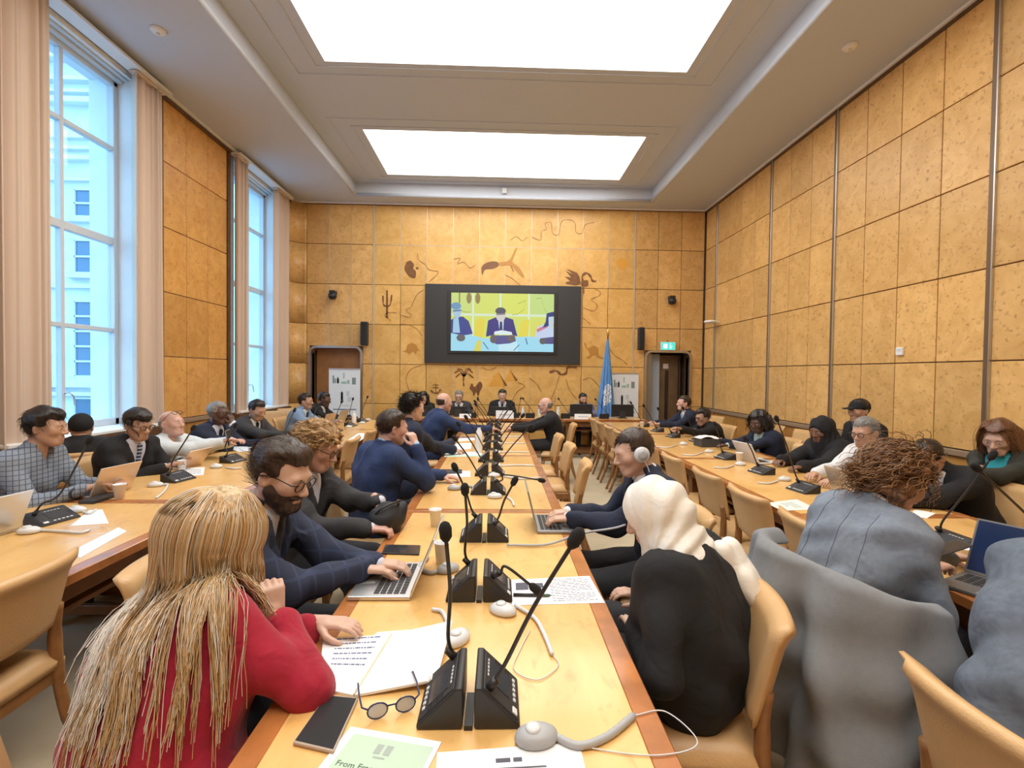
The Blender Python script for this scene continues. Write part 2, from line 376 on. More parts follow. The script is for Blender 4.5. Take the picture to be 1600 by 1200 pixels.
# rounded lip of the tray and the thin line around it
for a, b in [((TX0, TY0), (TX0, TY1)), ((TX1, TY0), (TX1, TY1)), ((TX0, TY1), (TX1, TY1))]:
    MB().tube([(a[0], a[1], ZC+.03), (b[0], b[1], ZC+.03)], .034, M_ceil, 12).build('tray_lip', ceiling, smooth=True)
n = 1
for a, b, m, nm in [((XR-.05, YF, ZC-.035), (XR+.03, YB, ZC), M_white, 1), ((XR-.02, YF, ZC-.075), (XR+.03, YB, ZC-.035), M_walnut, 2), ((XL, YF, ZC-.04), (XL+.07, YB, ZC), M_white, 3), ((XL, YF, ZC-.09), (XL+.04, YB, ZC-.04), M_walnut, 4), ((XL, YB-.06, ZC-.035), (XR, YB, ZC), M_white, 5), ((XL, YB-.02, ZC-.05), (XR, YB, ZC-.035), M_walnut, 6)]:
    st('trim_%d' % nm, MB().box(a, b, m), bevel=.006, seg=1)
st('baseboard_back', MB().box((DL[1]+.06, YB-.02, 0), (DR[0]-.06, YB+.01, .07), M_walnut))
st('baseboard_right', MB().box((XR-.02, YF, 0), (XR+.02, YB, .08), M_walnut))

# ---- doorways with rounded metal surrounds
def surround(X0, X1, Z1, r=.11, w=.05):
    def path(o):
        x0, x1, z1, q = X0-o, X1+o, Z1+o, r+o; P = [(x0, 0)]
        for k in range(7): t = PI-k/6*PI/2; P.append((x0+q+q*math.cos(t), z1-q+q*math.sin(t)))
        for k in range(7): t = PI/2-k/6*PI/2; P.append((x1-q+q*math.cos(t), z1-q+q*math.sin(t)))
        return P+[(x1, 0)]
    A, B = path(0), path(w); n = len(A); mb = MB()
    vs = [(x, y, z) for y in (YB-.05, YB+.16) for x, z in A] + [(x, y, z) for y in (YB-.05, YB+.16) for x, z in B]
    fs = []
    for i in range(n-1):
        fs += [(i, i+1, n+i+1, n+i), (2*n+i, 2*n+i+1, 3*n+i+1, 3*n+i), (i, i+1, 2*n+i+1, 2*n+i), (n+i, n+i+1, 3*n+i+1, 3*n+i)]
    mb.add(vs, fs, M_metal)
    # spandrels filling the square opening behind the rounded corners
    return mb
for k, D in ((1, DL), (2, DR)):
    fr = st('door_%d' % k, surround(*D[:2], D[3]), smooth=False)
    d0 = YB+.16; d1 = YB+1.15
    mb = MB(); x0, x1, z1 = D[0]-.04, D[1]+.04, D[3]+.04; mw = M_panel if k == 1 else M_walnut
    mb.box((x0-.05, d0, 0), (x0, d1, z1), mw).box((x1, d0, 0), (x1+.05, d1, z1), mw).box((x0-.05, d0, z1), (x1+.05, d1, z1+.05), mw).box((x0-.05, d1, 0), (x1+.05, d1+.05, z1), M_wood_lo)
    mb.build('door_lining', fr)
    if k == 1:
        dl = MB().box((DL[0]+.02, YB+.24, .01), (DL[1]-.02, YB+.285, DL[3]), mat('door_veneer', (.40,.18,.06), .4, var=.2, vscale=4)).build('door_leaf', fr, bevel=.004)
        MB().tube([(DL[1]-.12, YB+.24, 1.0), (DL[1]-.12, YB+.19, 1.0), (DL[1]-.22, YB+.19, 1.0)], .01, M_metal).build('door_handle', dl, smooth=True)
    else:
        lf = MB().box((3.24, YB+.05, .01), (3.36, YB+.62, 2.08), mat('grey_door_edge', (.30,.29,.28), .4, .5)).build('door_leaf', fr, bevel=.004)
        MB().box((3.38, YB+.30, .01), (3.62, YB+.33, 2.08), mat('pale_blue_glass', (.42,.52,.66), .15)).build('glass_panel', fr, bevel=.003)
        dk = MB().box((3.66, YB+.42, .01), (4.14, YB+.46, 2.06), mat('brown_door', (.19,.115,.06), .35, var=.2, vscale=3)).build('door_leaf', fr, bevel=.004)
        MB().box((3.79, YB+.36, .45), (3.84, YB+.42, 1.72), M_black).build('door_handle', dk, bevel=.01)
        MB().box((3.74, YB+.414, 1.76), (3.86, YB+.42, 1.87), M_white).build('door_sign', dk)
        MB().tube([(4.09, YB+.40, 0.05), (4.09, YB+.40, 2.0)], .014, M_black, 8).build('door_closer_rod', dk)
# ---- ceiling fittings
def detector(px, py, lab):
    p = atz(px, py, ZC); o = empty('smoke_detector', (p[0], p[1], ZC)); tag(o, lab, 'detector', 'smoke detectors on the ceiling margin')
    MB().lathe([(.075,0),(.075,-.018),(.06,-.034),(.03,-.04)], (0,0,0), M_white, 20).build('housing', o, smooth=True)
    MB().lathe([(.018,-.038),(.018,-.05),(.008,-.054)], (0,0,0), M_lgrey, 12).build('sensor', o, smooth=True)
detector(247, 46, 'white smoke detector on the ceiling margin near the windows'); detector(1328, 71, 'white smoke detector on the ceiling margin near the right panelled wall')
p = aty(788, 308, TY1+.02); o = MB().box((p[0]-.05, TY1-.07, 5.30), (p[0]+.05, TY1-.0, 5.41), M_lgrey).build('ceiling_sensor', None, loc=(p[0], TY1, 5.3), bevel=.01); tag(o, 'small pale sensor box on the tray edge above the map wall', 'sensor')

# ================================================================== OUTSIDE
YE = 16.0
def E(px, py): q = aty(px, py, YE); return q[0], q[2]
fb = empty('stone_building', (-15, YE, -2)); tag(fb, 'pale stone building across the street seen through the window', 'building')
def fpart(name, x0, x1, z0, z1, y0, y1, m, par=fb):
    o = MB().box((x0, y0, z0), (x1, y1, z1), m).build(name, None, loc=((x0+x1)/2, y1, z0)); o.parent = par
    pl = Vector(par.location) if par is fb else Vector(par.location)+Vector(fb.location)
    o.location = Vector(o.location)-pl; return o
ztop = E(110, 80)[1]
fpart('wall', -24, -9, -2, ztop, YE, YE+2, M_facade)
for y, h, pr in [(95, .16, .35), (128, .12, .25), (146, .10, .2), (162, .16, .3), (216, .12, .2), (234, .10, .2), (250, .14, .25), (282, .10, .15), (448, .12, .18), (600, .2, .25), (615, .12, .2)]:
    z = E(115, y)[1]; fpart('cornice', -24, -9, z-h/2, z+h/2, YE-pr, YE, M_facade)
for (ya, yb, nr) in [(297, 340, 2), (376, 427, 2), (471, 588, 5), (622, 700, 1)]:
    za, zb = E(135, yb)[1], E(135, ya)[1]
    x0 = E(118, ya)[0]
    for j in range(-3, 3):
        xa = x0+j*2.9; xb = xa+1.15
        w = fpart('window', xa, xb, za, zb, YE-.02, YE+.05, M_dkglass)
        fpart('window_ledge', xa-.15, xb+.15, za-.18, za, YE-.22, YE, M_facade)
        for i in range(nr+1): z = za+(zb-za)*i/nr; fpart('glazing_bar', xa, xb, z-.03, z+.03, YE-.07, YE-.02, M_frame, w)
        for x in (xa, (xa+xb)/2, xb): fpart('glazing_bar', x-.03, x+.03, za, zb, YE-.07, YE-.02, M_frame, w)
o = MB().box((-60,-30,-2.2), (XO-.3, 60, -2.0), mat('street', (.35,.36,.37), .9)).build('ground_outside'); o['kind'] = 'structure'

# ================================================================== CURTAINS
def curtain(y0, y1, lab, flare=0.0, nf=5, seed=1):
    rg = random.Random(seed); n = nf*10; zs = [.10, .6, 1.2, 2.0, 3.2, 4.4, 4.95, 5.08]; vs = []
    ph = [rg.uniform(-.5,.5) for _ in range(4)]
    for z in zs:
        k = (5.08-z)/5; 
        for i in range(n+1):
            t = i/n; y = y0+(y1-y0)*t + flare*k*k*(t)
            a = 2*PI*nf*(t+.07*math.sin(5.3*t+seed)+.03*math.sin(13*t+2*seed))+ph[0]+.25*k*math.sin(7*t+seed); amp = .045*(.75+.35*math.sin(3.1*t*PI+ph[1]))*(1 if z < 5 else .8)
            vs.append((XL+.10+amp*math.sin(a)+.014*math.sin(2.3*a+ph[2]+k), y+.012*math.cos(a*1.0+ph[3]), z))
    m = n+1; fs = [(j*m+i, j*m+i+1, (j+1)*m+i+1, (j+1)*m+i) for j in range(len(zs)-1) for i in range(n)]
    o = MB().add(vs, fs, M_curtain).build('curtain', None, loc=(XL+.1, (y0+y1)/2, .1), smooth=True)
    md = o.modifiers.new('thick', 'SOLIDIFY'); md.thickness = .008
    hb = MB().box((XL+.05, y0, 5.06), (XL+.14, y1, 5.09), M_curtain).build('heading_tape', o); hb.location = Vector(hb.location)-Vector(o.location)
    return tag(o, lab, 'curtain', 'beige window curtains')
curtain(4.27, 4.72, 'beige curtain gathered at the near side of the large window', 0, 4, 1)
curtain(5.80, 6.24, 'beige curtain gathered between the large window and the wood panelled pier', .06, 4, 2)
curtain(7.99, 8.32, 'beige curtain gathered between the wood panelled pier and the far window', 0, 4, 3)
curtain(9.36, 9.92, 'beige curtain gathered beside the corner at the far window', 0, 4, 4)
curtain(2.12, 2.56, 'beige curtain at the window beside the near pier', 0, 4, 5)
curtain(.44, .86, 'beige curtain at the rear side of the nearest window', 0, 4, 6)
for k, (a, b) in enumerate(win_bays):
    o = MB().box((XL+.01, a, 5.10), (XL+.19, b, 5.13), M_white).build('curtain_rail', None, loc=(XL+.1, (a+b)/2, 5.1)); tag(o, ['white curtain rail above the window nearest the rear', 'white curtain rail above the large window', 'white curtain rail above the far window by the corner'][k], 'curtain rail', 'curtain rails')
# ================================================================== TABLES
TZT = .75
def table(x0, x1, y0, y1, lab, grp, shelf=0, band=.065):
    cx, cy = (x0+x1)/2, (y0+y1)/2
    t = empty('conference_table', (cx, cy, 0)); tag(t, lab, 'table', grp)
    g = .003; lx, ly = (x1-x0)/2-g, (y1-y0)/2-g
    MB().box((-lx+band, -ly+.045, TZT-.035), (lx-band, ly-.045, TZT), M_table).build('tabletop', t)
    for a, b in [((-lx,-ly),(-lx+band,ly)), ((lx-band,-ly),(lx,ly)), ((-lx+band,-ly),(lx-band,-ly+.045)), ((-lx+band,ly-.045),(lx-band,ly))]:
        MB().box((*a, TZT-.045), (*b, TZT), M_band).build('edge_band', t, bevel=.004, seg=1)
    for s in (-1, 1):
        MB().box((s*(lx-.10)-.012, -ly+.06, TZT-.15), (s*(lx-.10)+.012, ly-.06, TZT-.045), M_legwood).build('apron', t, bevel=.003, seg=1)
        MB().box((-lx+.10, s*(ly-.08)-.012, TZT-.15), (lx-.10, s*(ly-.08)+.012, TZT-.045), M_legwood).build('apron', t, bevel=.003, seg=1)
        for q in (-1, 1):
            mb = MB(); px, py = s*(lx-.14), q*(ly-.13)
            mb.add([(px-.035,py-.05,TZT-.15),(px+.035,py-.05,TZT-.15),(px+.035,py+.05,TZT-.15),(px-.035,py+.05,TZT-.15),(px-.026,py-.034,0),(px+.026,py-.034,0),(px+.026,py+.034,0),(px-.026,py+.034,0)],
                [(0,1,2,3),(4,7,6,5),(0,4,5,1),(1,5,6,2),(2,6,7,3),(3,7,4,0)], M_legwood); mb.build('leg', t, bevel=.004, seg=1)
    MB().box((-lx+.16, -ly+.16, TZT-.24), (lx-.16, ly-.16, TZT-.215), M_legwood).build('shelf', t, bevel=.003, seg=1)
    for q in (-1, 1): MB().box((-lx+.15, q*(ly-.13)-.02, .09), (lx-.15, q*(ly-.13)+.02, .15), M_legwood).build('stretcher', t, bevel=.004, seg=1)
    return t
ORD = ['', ' next to it', ' beyond', ' at the far end']
CY = [.60, 2.95, 4.95, 6.95, 8.30]
CL = ['central table section carrying the open notebook and the green leaflet', 'central table section just beyond the first crosswise joint', 'central table section under the dark blue topped tumbler', 'central table section that ends in front of the head table']
for i in range(4): table(-.575, .415, CY[i], CY[i+1], CL[i], 'central table sections')
LY = [.95, 3.13, 5.13, 7.13, 8.62]
LL = ['window side table section with the tan chair back rising in front of it', 'window side table section where the man in the striped tie sits', 'window side table section where the dark suited man looks down', 'window side table section at the far end near the white banner']
for i in range(4): table(-2.93, -1.75, LY[i], LY[i+1], LL[i], 'window side table sections')
RY = [.70, 2.88, 4.88, 6.88, 8.62]
RL = ['right hand table section carrying the open dark blue laptop', 'right hand table section carrying the green paper beside the curly haired woman', 'right hand table section carrying the tissue box', 'right hand table section at the far end near the flag']
for i in range(4): table(1.83, 2.95, RY[i], RY[i+1], RL[i], 'right hand table sections')
# head table below the screen
HX = [-2.1, -.45, 1.2, 2.85]
HL = ['head table section in front of the dark haired woman', 'head table section in front of the two suited men at the centre', 'head table section in front of the man beside the flag']
for i in range(3): table(HX[i], HX[i+1], 9.02, 9.66, HL[i], 'head table sections', band=.05)

# ================================================================== CHAIRS
def seg_pad(u0, u1, z0, z1, th, bend, lean, m, roll=.0, nu=12, nv=10, taper=.0):
    """curved upholstered pad: u across, z up; x = depth (back is +x)"""
    vs = []; nu2 = nu
    def mid(u, z):
        t = (z-z0)/(z1-z0); w = (u-(u0+u1)/2)/((u1-u0)/2)
        return lean*(t) - bend*w*w + roll*max(0, t-.72)**2*9
    rows_ = []
    for side in (1, -1):
        for j in range(nv+1):
            t = j/nv; z = z0+(z1-z0)*t
            for i in range(nu+1):
                s = i/nu; hw = 1-taper*(1-t); u = (u0+u1)/2+((s-.5)*(u1-u0))*hw
                edge = min(1, (min(s, 1-s)/.09)) ; e2 = min(1, min(t, 1-t)/.09)
                prof = math.sqrt(max(0, 1-(1-edge)**2))*math.sqrt(max(0, 1-(1-e2)**2))
                thick = th*(.18+.82*prof)*(1.0+.55*max(0, t-.8)/.2*1.0)
                vs.append((mid(u, z)+side*thick/2, u, z))
    m1 = (nu+1)*(nv+1); fs = []
    for s in (0, 1):
        for j in range(nv):
            for i in range(nu):
                a = s*m1+j*(nu+1)+i; q = (a, a+1, a+nu+2, a+nu+1); fs.append(q if s == 0 else q[::-1])
    for j in range(nv):
        for i in (0, nu): a = j*(nu+1)+i; fs.append((a, a+nu+1, m1+a+nu+1, m1+a))
    for i in range(nu):
        for j in (0, nv): a = j*(nu+1)+i; fs.append((a, a+1, m1+a+1, m1+a))
    return MB().add(vs, fs, m)
def make_chair():
    """sitter looks along -x; backrest on +x"""
    c = empty('leather_chair', (0,0,0))
    seg_pad(-.235, .235, .555, .872, .055, .045, .075, M_leather, .028, 14, 12, .10).build('backrest', c, smooth=True).location = (.19, 0, 0)
    # seat cushion: crowned pad
    vs = []; fs = []; nx, ny = 12, 12
    for side in (1, 0):
        for j in range(ny+1):
            for i in range(nx+1):
                s, t = i/nx, j/ny; x = -.24+.45*s; hw = .245-.035*s; y = (2*t-1)*hw
                e = min(1, min(s, 1-s)/.12); f = min(1, min(t, 1-t)/.12); pr = math.sqrt(1-(1-e)**2)*math.sqrt(1-(1-f)**2)
                vs.append((x, y, .405+(.03+.045*pr if side else .0)))
    m1 = (nx+1)*(ny+1)
    for k in (0, 1):
        for j in range(ny):
            for i in range(nx): a = k*m1+j*(nx+1)+i; q = (a, a+1, a+nx+2, a+nx+1); fs.append(q if k == 0 else q[::-1])
    for j in range(ny):
        for i in (0, nx): a = j*(nx+1)+i; fs.append((a, a+nx+1, m1+a+nx+1, m1+a))
    for i in range(nx):
        for j in (0, ny): a = j*(nx+1)+i; fs.append((a, a+1, m1+a+1, m1+a))
    MB().add(vs, fs, M_leather).build('seat', c, smooth=True)
    MB().box((-.22,-.225,.345), (.20,.225,.408), M_chairwood).build('seat_frame', c, bevel=.006, seg=1)
    for s in (-1, 1):
        MB().tube([(-.20, s*.20, .40), (-.205, s*.20, .2), (-.21, s*.205, 0)], [.026,.022,.015], M_chairwood, 8).build('leg', c, smooth=True)
        MB().tube(catmull([(.31, s*.19, 0), (.235, s*.19, .2), (.195, s*.19, .40), (.188, s*.190, .56), (.198, s*.190, .66)], 4), [.017]*4+[.021]*4+[.024]*4+[.021]*5, M_chairwood, 8).build('leg', c, smooth=True)
    return c
PROTO_CHAIR = make_chair(); _first_chair = [True]
def chair(x, y, face_deg, lab, grp='tan leather chairs'):
    """face_deg: direction the sitter looks (0 = +X, 90 = +Y)"""
    c = PROTO_CHAIR if _first_chair[0] else copy_tree(PROTO_CHAIR); _first_chair[0] = False
    c.location = (x, y, 0); c.rotation_euler = (0, 0, math.radians(face_deg+180)); tag(c, lab, 'chair', grp); return c
# ================================================================== CHAIRS IN THE ROOM
g1 = 'empty chairs along the window side table'; g2 = 'empty chairs along the right hand table'; g3 = 'chairs at the central table'; g4 = 'chairs by the walls'; g5 = 'chairs along the outer sides'
chair(-1.95, 1.76, 180, 'tan leather chair pushed in at the window side table beside the woman in red', g1)
chair(-1.84, 4.62, 180, 'tan leather chair at the window side table behind the person in dark grey', g1)
chair(-1.84, 5.35, 180, 'tan leather chair at the window side table behind the blue suited man resting his head', g1)
chair(-1.84, 6.15, 180, 'tan leather chair at the far part of the window side table, aisle side', g1)
chair(-1.84, 6.95, 180, 'tan leather chair at the aisle side of the last window side table section', g1)
for i, y in enumerate([2.43, 3.02, 3.62, 4.36, 5.05, 5.72, 6.28, 6.85, 7.45, 8.05]):
    w = ['half hidden behind the grey blazer', 'second along from the curly haired woman', 'third along from the curly haired woman', 'fourth along from the curly haired woman', 'fifth along from the curly haired woman', 'sixth along from the curly haired woman', 'fourth from the head table', 'third from the head table', 'second from the head table', 'closest to the head table'][i]
    chair(1.84, y, 0, 'tan leather chair at the right hand table, ' + w, g2)
chair(.50, 4.02, 172, 'empty tan leather chair turned a little away from the central table', g3)
chair(.52, 5.0, 180, 'empty tan leather chair between the turned chair and the bald man in black', g3)
chair(.50, 5.75, 180, 'empty tan leather chair next to the bald man in black', g3)
chair(-3.95, 8.55, -60, 'tan leather chair under the far window, nearer the pier', g4)
chair(-3.95, 9.25, -60, 'tan leather chair under the far window, nearer the corner', g4)
chair(-3.52, 7.05, 0, 'tan leather chair behind the dark suited man looking down', g5)
chair(3.98, 7.15, 180, 'empty tan leather chair against the right panelled wall, farther from the black cap', g4)
chair(3.98, 6.45, 180, 'empty tan leather chair against the right panelled wall, closer to the black cap', g4)
chair(3.10, 5.06, 180, 'empty tan leather chair behind the white laptop', g5)
chair(3.75, 8.6, 200, 'tan leather chair standing before the open doorway', g4)

# ================================================================== MICROPHONE UNITS
_um = {}
def unit_parts():
    prof = [(-.050,0), (.060,0), (.060,.012), (-.034,.100), (-.050,.100)]
    b = MB().prism(prof, (0,-.088,0), (1,0,0), (0,0,1), (0,.176,0), M_black)
    return b
SL = np.array([-.094, 0, .088]); SL = SL/np.linalg.norm(SL); SN = np.array([SL[2], 0, -SL[0]])
def on_slope(s, y, h=0): return np.array([.060,0,.012])+SL*s*.9+np.array([0,y,0])+SN*h
def slope_box(s0, s1, y0, y1, h, m, mb=None):
    mb = mb or MB(); q = [on_slope(a, b, k) for k in (-.002, h) for a, b in ((s0,y0),(s1,y0),(s1,y1),(s0,y1))]
    return mb.add(q, [(0,1,2,3),(4,5,6,7),(0,1,5,4),(1,2,6,5),(2,3,7,6),(3,0,4,7)], m)
def _proto():
    p = {}
    p['body'] = unit_parts().build('body', None, bevel=.005, seg=2)
    p['faceplate'] = slope_box(.006, .134, -.080, .080, .002, M_black2).build('faceplate', None, bevel=.001, seg=1)
    p['screen'] = slope_box(.040, .112, -.034, .056, .0035, mat('unit_screen', (.055,.06,.068), .1)).build('screen')
    mb = MB()
    for i in range(5): slope_box(.018, .026, -.030+i*.019, -.019+i*.019, .0045, M_lgrey, mb)
    p['buttons'] = mb.build('button_row')
    p['talk'] = slope_box(.014, .030, -.074, -.052, .005, mat('talk_button', (.72,.74,.70), .4)).build('talk_button', None, bevel=.001, seg=1)
    mb = MB()
    for i in range(5): slope_box(.120, .124, -.02+i*.015, -.011+i*.015, .004, M_lgrey, mb)
    p['marks'] = mb.build('icon_row')
    mb = MB()
    for i in range(6):
        for j in range(5): slope_box(.040+i*.010, .045+i*.010, .060+j*.0035, .062+j*.0035, .0028, M_black, mb)
    p['grille'] = mb.build('speaker_grille')
    r = {k: (o.name.split('.')[0], o.data) for k, o in p.items()}
    for o in p.values(): bpy.data.objects.remove(o)
    return r
UNIT = _proto()
def unit(x, y, rot, lab, grp, tip=None, bend=None, z=TZT, flat=False):
    """sloped face towards local +x; gooseneck rises on the user's left"""
    a = math.radians(rot); R = _rz(a); o = empty('microphone_unit', (x, y, z), a); tag(o, lab, 'microphone', grp)
    sc = (1.25,1.1,.62) if flat else (1,1,1)
    for k in UNIT: link_mesh(UNIT[k][0], UNIT[k][1], o, scale=sc)
    root = on_slope(.118, -.064, 0)*np.array(sc)
    if tip is None: T = np.array([.17, -.10, .40])
    else: T = R.T @ (np.array(tip, float)-np.array([x, y, z]))
    d = T-root
    c1 = root+SN*.022+d*.12; c2 = root+d*.55+np.array([0,0,.008])
    if bend is not None: c2 = R.T @ (np.array(bend, float)-np.array([x, y, z]))
    P = catmull([root, c1, c2, T], 7); e = P[-1]-P[-3]; e = e/np.linalg.norm(e)
    gn = MB().tube([root, root+SN*.03], .011, M_black, 10).tube(P, .0052, M_black, 8).build('gooseneck', o, smooth=True)
    MB().tube([T-e*.006, T, T+e*.006, T+e*.03, T+e*.042, T+e*.048], [.008,.012,.0155,.0165,.012,.004], mat('windscreen_foam', (.012,.012,.013), .95, bump=.5, bscale=500), 12).build('microphone_head', gn, smooth=True)
    return o
def tipy(px, py, Y): return aty(px, py, Y)
gc = 'microphone units along the central table'
# pairs back to back on the central table
pairs = [1.215, 1.85, 2.48, 3.42, 4.03, 4.66, 5.38, 6.0, 6.63, 7.33, 7.93]
tipsL = [(697,843,1.25), (640,790,None), (713,640+128,2.35), (713,730,3.3), (713,685,None)]
_nm = ['nearest the green leaflet','behind the printed sheet and pen','level with the first crosswise joint','just past the first crosswise joint','fifth along from the green leaflet','sixth along from the green leaflet','seventh along from the green leaflet','eighth along from the green leaflet','ninth along from the green leaflet','tenth along from the green leaflet','last before the head table']
XC = -.062
tl = {0: tipy(697,842,1.20), 1: tipy(727,772,1.82), 2: tipy(713,735,2.45), 3: tipy(713,688,3.35)}
tr = {0: tipy(893,852,1.10), 1: tipy(830,915,1.74), 2: tipy(801,757,2.36), 3: tipy(842,750,3.30), 4: tipy(825,670,3.95), 5: tipy(815,652,4.58)}
for i, y in enumerate(pairs):
    b1 = None
    if i == 1: b1 = aty(790, 885, 1.74)
    if i == 3: b1 = aty(790, 742, 3.30)
    unit(XC-.064, y, 180, 'black microphone unit facing the window side, ' + _nm[i], gc, tip=tl.get(i, (XC-.28+.02*(i % 3), y+.05, TZT+.40)))
    unit(XC+.064, y, 0, 'black microphone unit facing the right hand side, ' + _nm[i], gc, tip=tr.get(i, (XC+.28-.03*(i % 3), y-.05, TZT+.38)), bend=b1)
    o = MB().box((XC-.010, y-.09, TZT), (XC+.010, y+.03, TZT+.012), M_black).build('cable_channel', None, loc=(XC, y, TZT)); tag(o, 'small black cable cover between the paired microphone units, ' + _nm[i].replace('nearest the', 'at the'), 'cable cover', 'cable covers on the central table')
gw = 'microphone units on the window side table'
unit(-2.47, 2.72, -12, 'black microphone unit in front of the young man in the checked shirt', gw, flat=True, tip=aty(137, 693, 2.72), bend=aty(95, 770, 2.70))
unit(-2.45, 3.74, -12, 'black microphone unit in front of the man with the striped tie', gw, flat=True, tip=aty(300, 672, 3.70), bend=aty(270, 720, 3.72))
unit(-2.46, 4.52, -12, 'black microphone unit in front of the bald man in white', gw, flat=True, tip=aty(366, 668, 4.48), bend=aty(352, 697, 4.48))
for i, y in enumerate([5.25, 6.05, 6.85, 7.55, 8.2]):
    unit(-2.30, y, -8, 'black microphone unit ' + ['in front of the man holding his chin', 'in front of the dark suited man looking down', 'on the far window side section before the tan laptop', 'beside the tan laptop in front of the blue jacket', 'on the end of the window side table by the banner'][i], gw, flat=True, tip=(-2.25-.05*(i % 2), y+.1, 1.15))
gr = 'microphone units on the right hand table'
for i, (px, py, t) in enumerate([(1092,691,(1068,640)), (1137,718,(1118,665)), (1195,741,(1166,688)), (1262,770,(1215,658))]):
    q = atz(px, py, TZT); unit(q[0], q[1]+.05, 188, 'black microphone unit ' + ['beside the tissue box', 'next to the white cup on the right hand table', 'in front of the white laptop', 'beside the green paper on the right hand table'][i], gr, flat=True, tip=aty(*t, q[1]+.05))
unit(2.30, 2.36, 180, 'black microphone unit between the curly haired woman and the man bent over', gr, flat=True, tip=aty(1547, 717, 2.30))
unit(2.55, 1.98, 188, 'black microphone unit behind the open dark blue laptop', gr, flat=True, tip=aty(1530, 735, 1.98))
for i, (x, y) in enumerate([(2.42, 6.55), (2.42, 7.2), (2.42, 7.9)]):
    unit(x, y, 188, 'black microphone unit ' + ['in front of the man in dark glasses', 'in front of the man with the pale blue tie', 'on the end of the right hand table by the flag'][i], gr, flat=True, tip=(x-.22, y-.05, 1.13))
gh = 'microphone units on the head table'
for i, x in enumerate([-1.3, -.50, .32, .62, 1.30, 2.05]):
    unit(x, 9.22, 90, 'black microphone unit on the head table ' + ['before the dark haired woman', 'before the grey haired man', 'left of the chairman\'s name card', 'right of the chairman\'s name card', 'beside the water bottles', 'near the flag'][i], gh, tip=(x+[-.05,.10,.12,-.12,-.1,-.12][i], 9.40, 1.10))

# ================================================================== EARPIECES AND THEIR CORDS
def earpiece(x, y, rot, cord, lab, m=None, wire=None, s=1.0, grp='grey conference earpieces'):
    m = m or M_grey; a = math.radians(rot); o = empty('earpiece', (x, y, TZT), a); tag(o, lab, 'earpiece', grp)
    pr = [(.001,0),(.6,.002),(.92,.10),(1,.30),(.93,.62),(.70,.86),(.35,.98),(.02,1)]
    mb = MB(); n = 20; vs = []
    for r, h in pr:
        for j in range(n): q = 2*PI*j/n; vs.append((.052*s*r*math.cos(q), .036*s*r*math.sin(q), .034*s*h))
    fs = [(i*n+j, i*n+(j+1)%n, (i+1)*n+(j+1)%n, (i+1)*n+j) for i in range(len(pr)-1) for j in range(n)]
    mb.add(vs, fs, m).build('shell', o, smooth=True)
    MB().lathe([(.017*s,.026*s),(.019*s,.033*s),(.015*s,.038*s),(.006*s,.040*s)], (-.008*s,0,0), M_lgrey, 16).build('volume_wheel', o, smooth=True)
    if cord is not None:
        R = _rz(a); P = [R.T @ (np.array([q[0], q[1], (q[2] if len(q) > 2 else TZT+.009)])-np.array([x,y,TZT])) for q in cord]
        C = catmull(P, 10); rr = [(.0085 if m is M_grey else .0062)+.0012*(k % 2) for k in range(len(C))]
        MB().tube(C, rr, m, 10).build('ribbed_cord', o, smooth=True)
    if wire is not None:
        P = [R.T @ (np.array([q[0], q[1], (q[2] if len(q) > 2 else TZT+.003)])-np.array([x,y,TZT])) for q in wire]
        MB().tube(catmull(P, 8), .0016, M_lgrey, 6).build('wire', o, smooth=True)
    return o
T = lambda px, py, dz=.009: (*atz(px, py, TZT+dz)[:2], TZT+dz)
earpiece(*atz(838,1158,TZT)[:2], 10, [T(866,1150), T(905,1165), T(950,1150), T(990,1118)], 'large grey earpiece lying on the printed sheet beside the green leaflet', wire=[T(990,1118,.004), T(1040,1112,.004), T(1090,1160,.004), T(1030,1180,.004), T(930,1170,.004), T(870,1150,.01)])
earpiece(*atz(786,958,TZT)[:2], -30, [T(805,945), T(835,965), T(850,990), T(863,1022)], 'light grey earpiece with a curved ribbed cord near the pen', M_lgrey, wire=[T(863,1022,.004), T(872,1040,.004), T(840,1062,.004), T(803,1045,.004), T(815,1010,.004), T(828,985,.004)])
earpiece(*atz(714,1003,TZT)[:2], 60, [T(700,985), T(698,970), T(690,955), T(675,952)], 'light grey earpiece tucked behind the open notebook', M_lgrey)
earpiece(*atz(700,893,TZT)[:2], 30, [T(690,890), T(672,895), T(655,886), T(668,872)], 'grey earpiece with a twisted cord between the laptop and the paired units')
earpiece(*atz(773,778,TZT)[:2], 0, [T(790,775), T(800,782), T(803,790)], 'white earpiece before the fourth pair of microphone units', M_lgrey)
earpiece(*atz(772,745,TZT)[:2], 0, [T(785,744), T(815,748), T(845,746)], 'white earpiece lying before a bent microphone on the central table', M_lgrey)
earpiece(*atz(710,765,TZT)[:2], 0, [T(722,760), T(735,760), T(742,762)], 'grey earpiece with a wavy cord in front of the blue suited man')
for i, y in enumerate([4.35, 5.1, 5.75, 6.35, 7.0]):
    earpiece(XC+.05, y, 0, [(XC+.1, y+.02), (XC+.25, y+.05), (XC+.40, y+.03)], 'white earpiece ' + ['beside the sixth pair', 'beside the seventh pair', 'beside the eighth pair', 'beside the ninth pair', 'beside the tenth pair'][i] + ' of microphone units', M_lgrey)
earpiece(*atz(45,833,TZT)[:2], 10, [T(62,828), T(95,830), T(125,832), T(140,828)], 'white earpiece before the checked shirt man, its cord on the pale papers', M_lgrey, wire=[T(140,828,.012), T(160,822,.012), T(170,830,.012), T(135,838,.012)])
earpiece(*atz(243,760,TZT)[:2], 10, [T(256,757), T(262,757), T(256,768), T(244,778)], 'white earpiece in front of the striped tie', M_lgrey)
earpiece(*atz(338,731,TZT)[:2], 0, [T(352,730), T(365,732), T(378,731)], 'white earpiece in front of the bald man in white', M_lgrey)
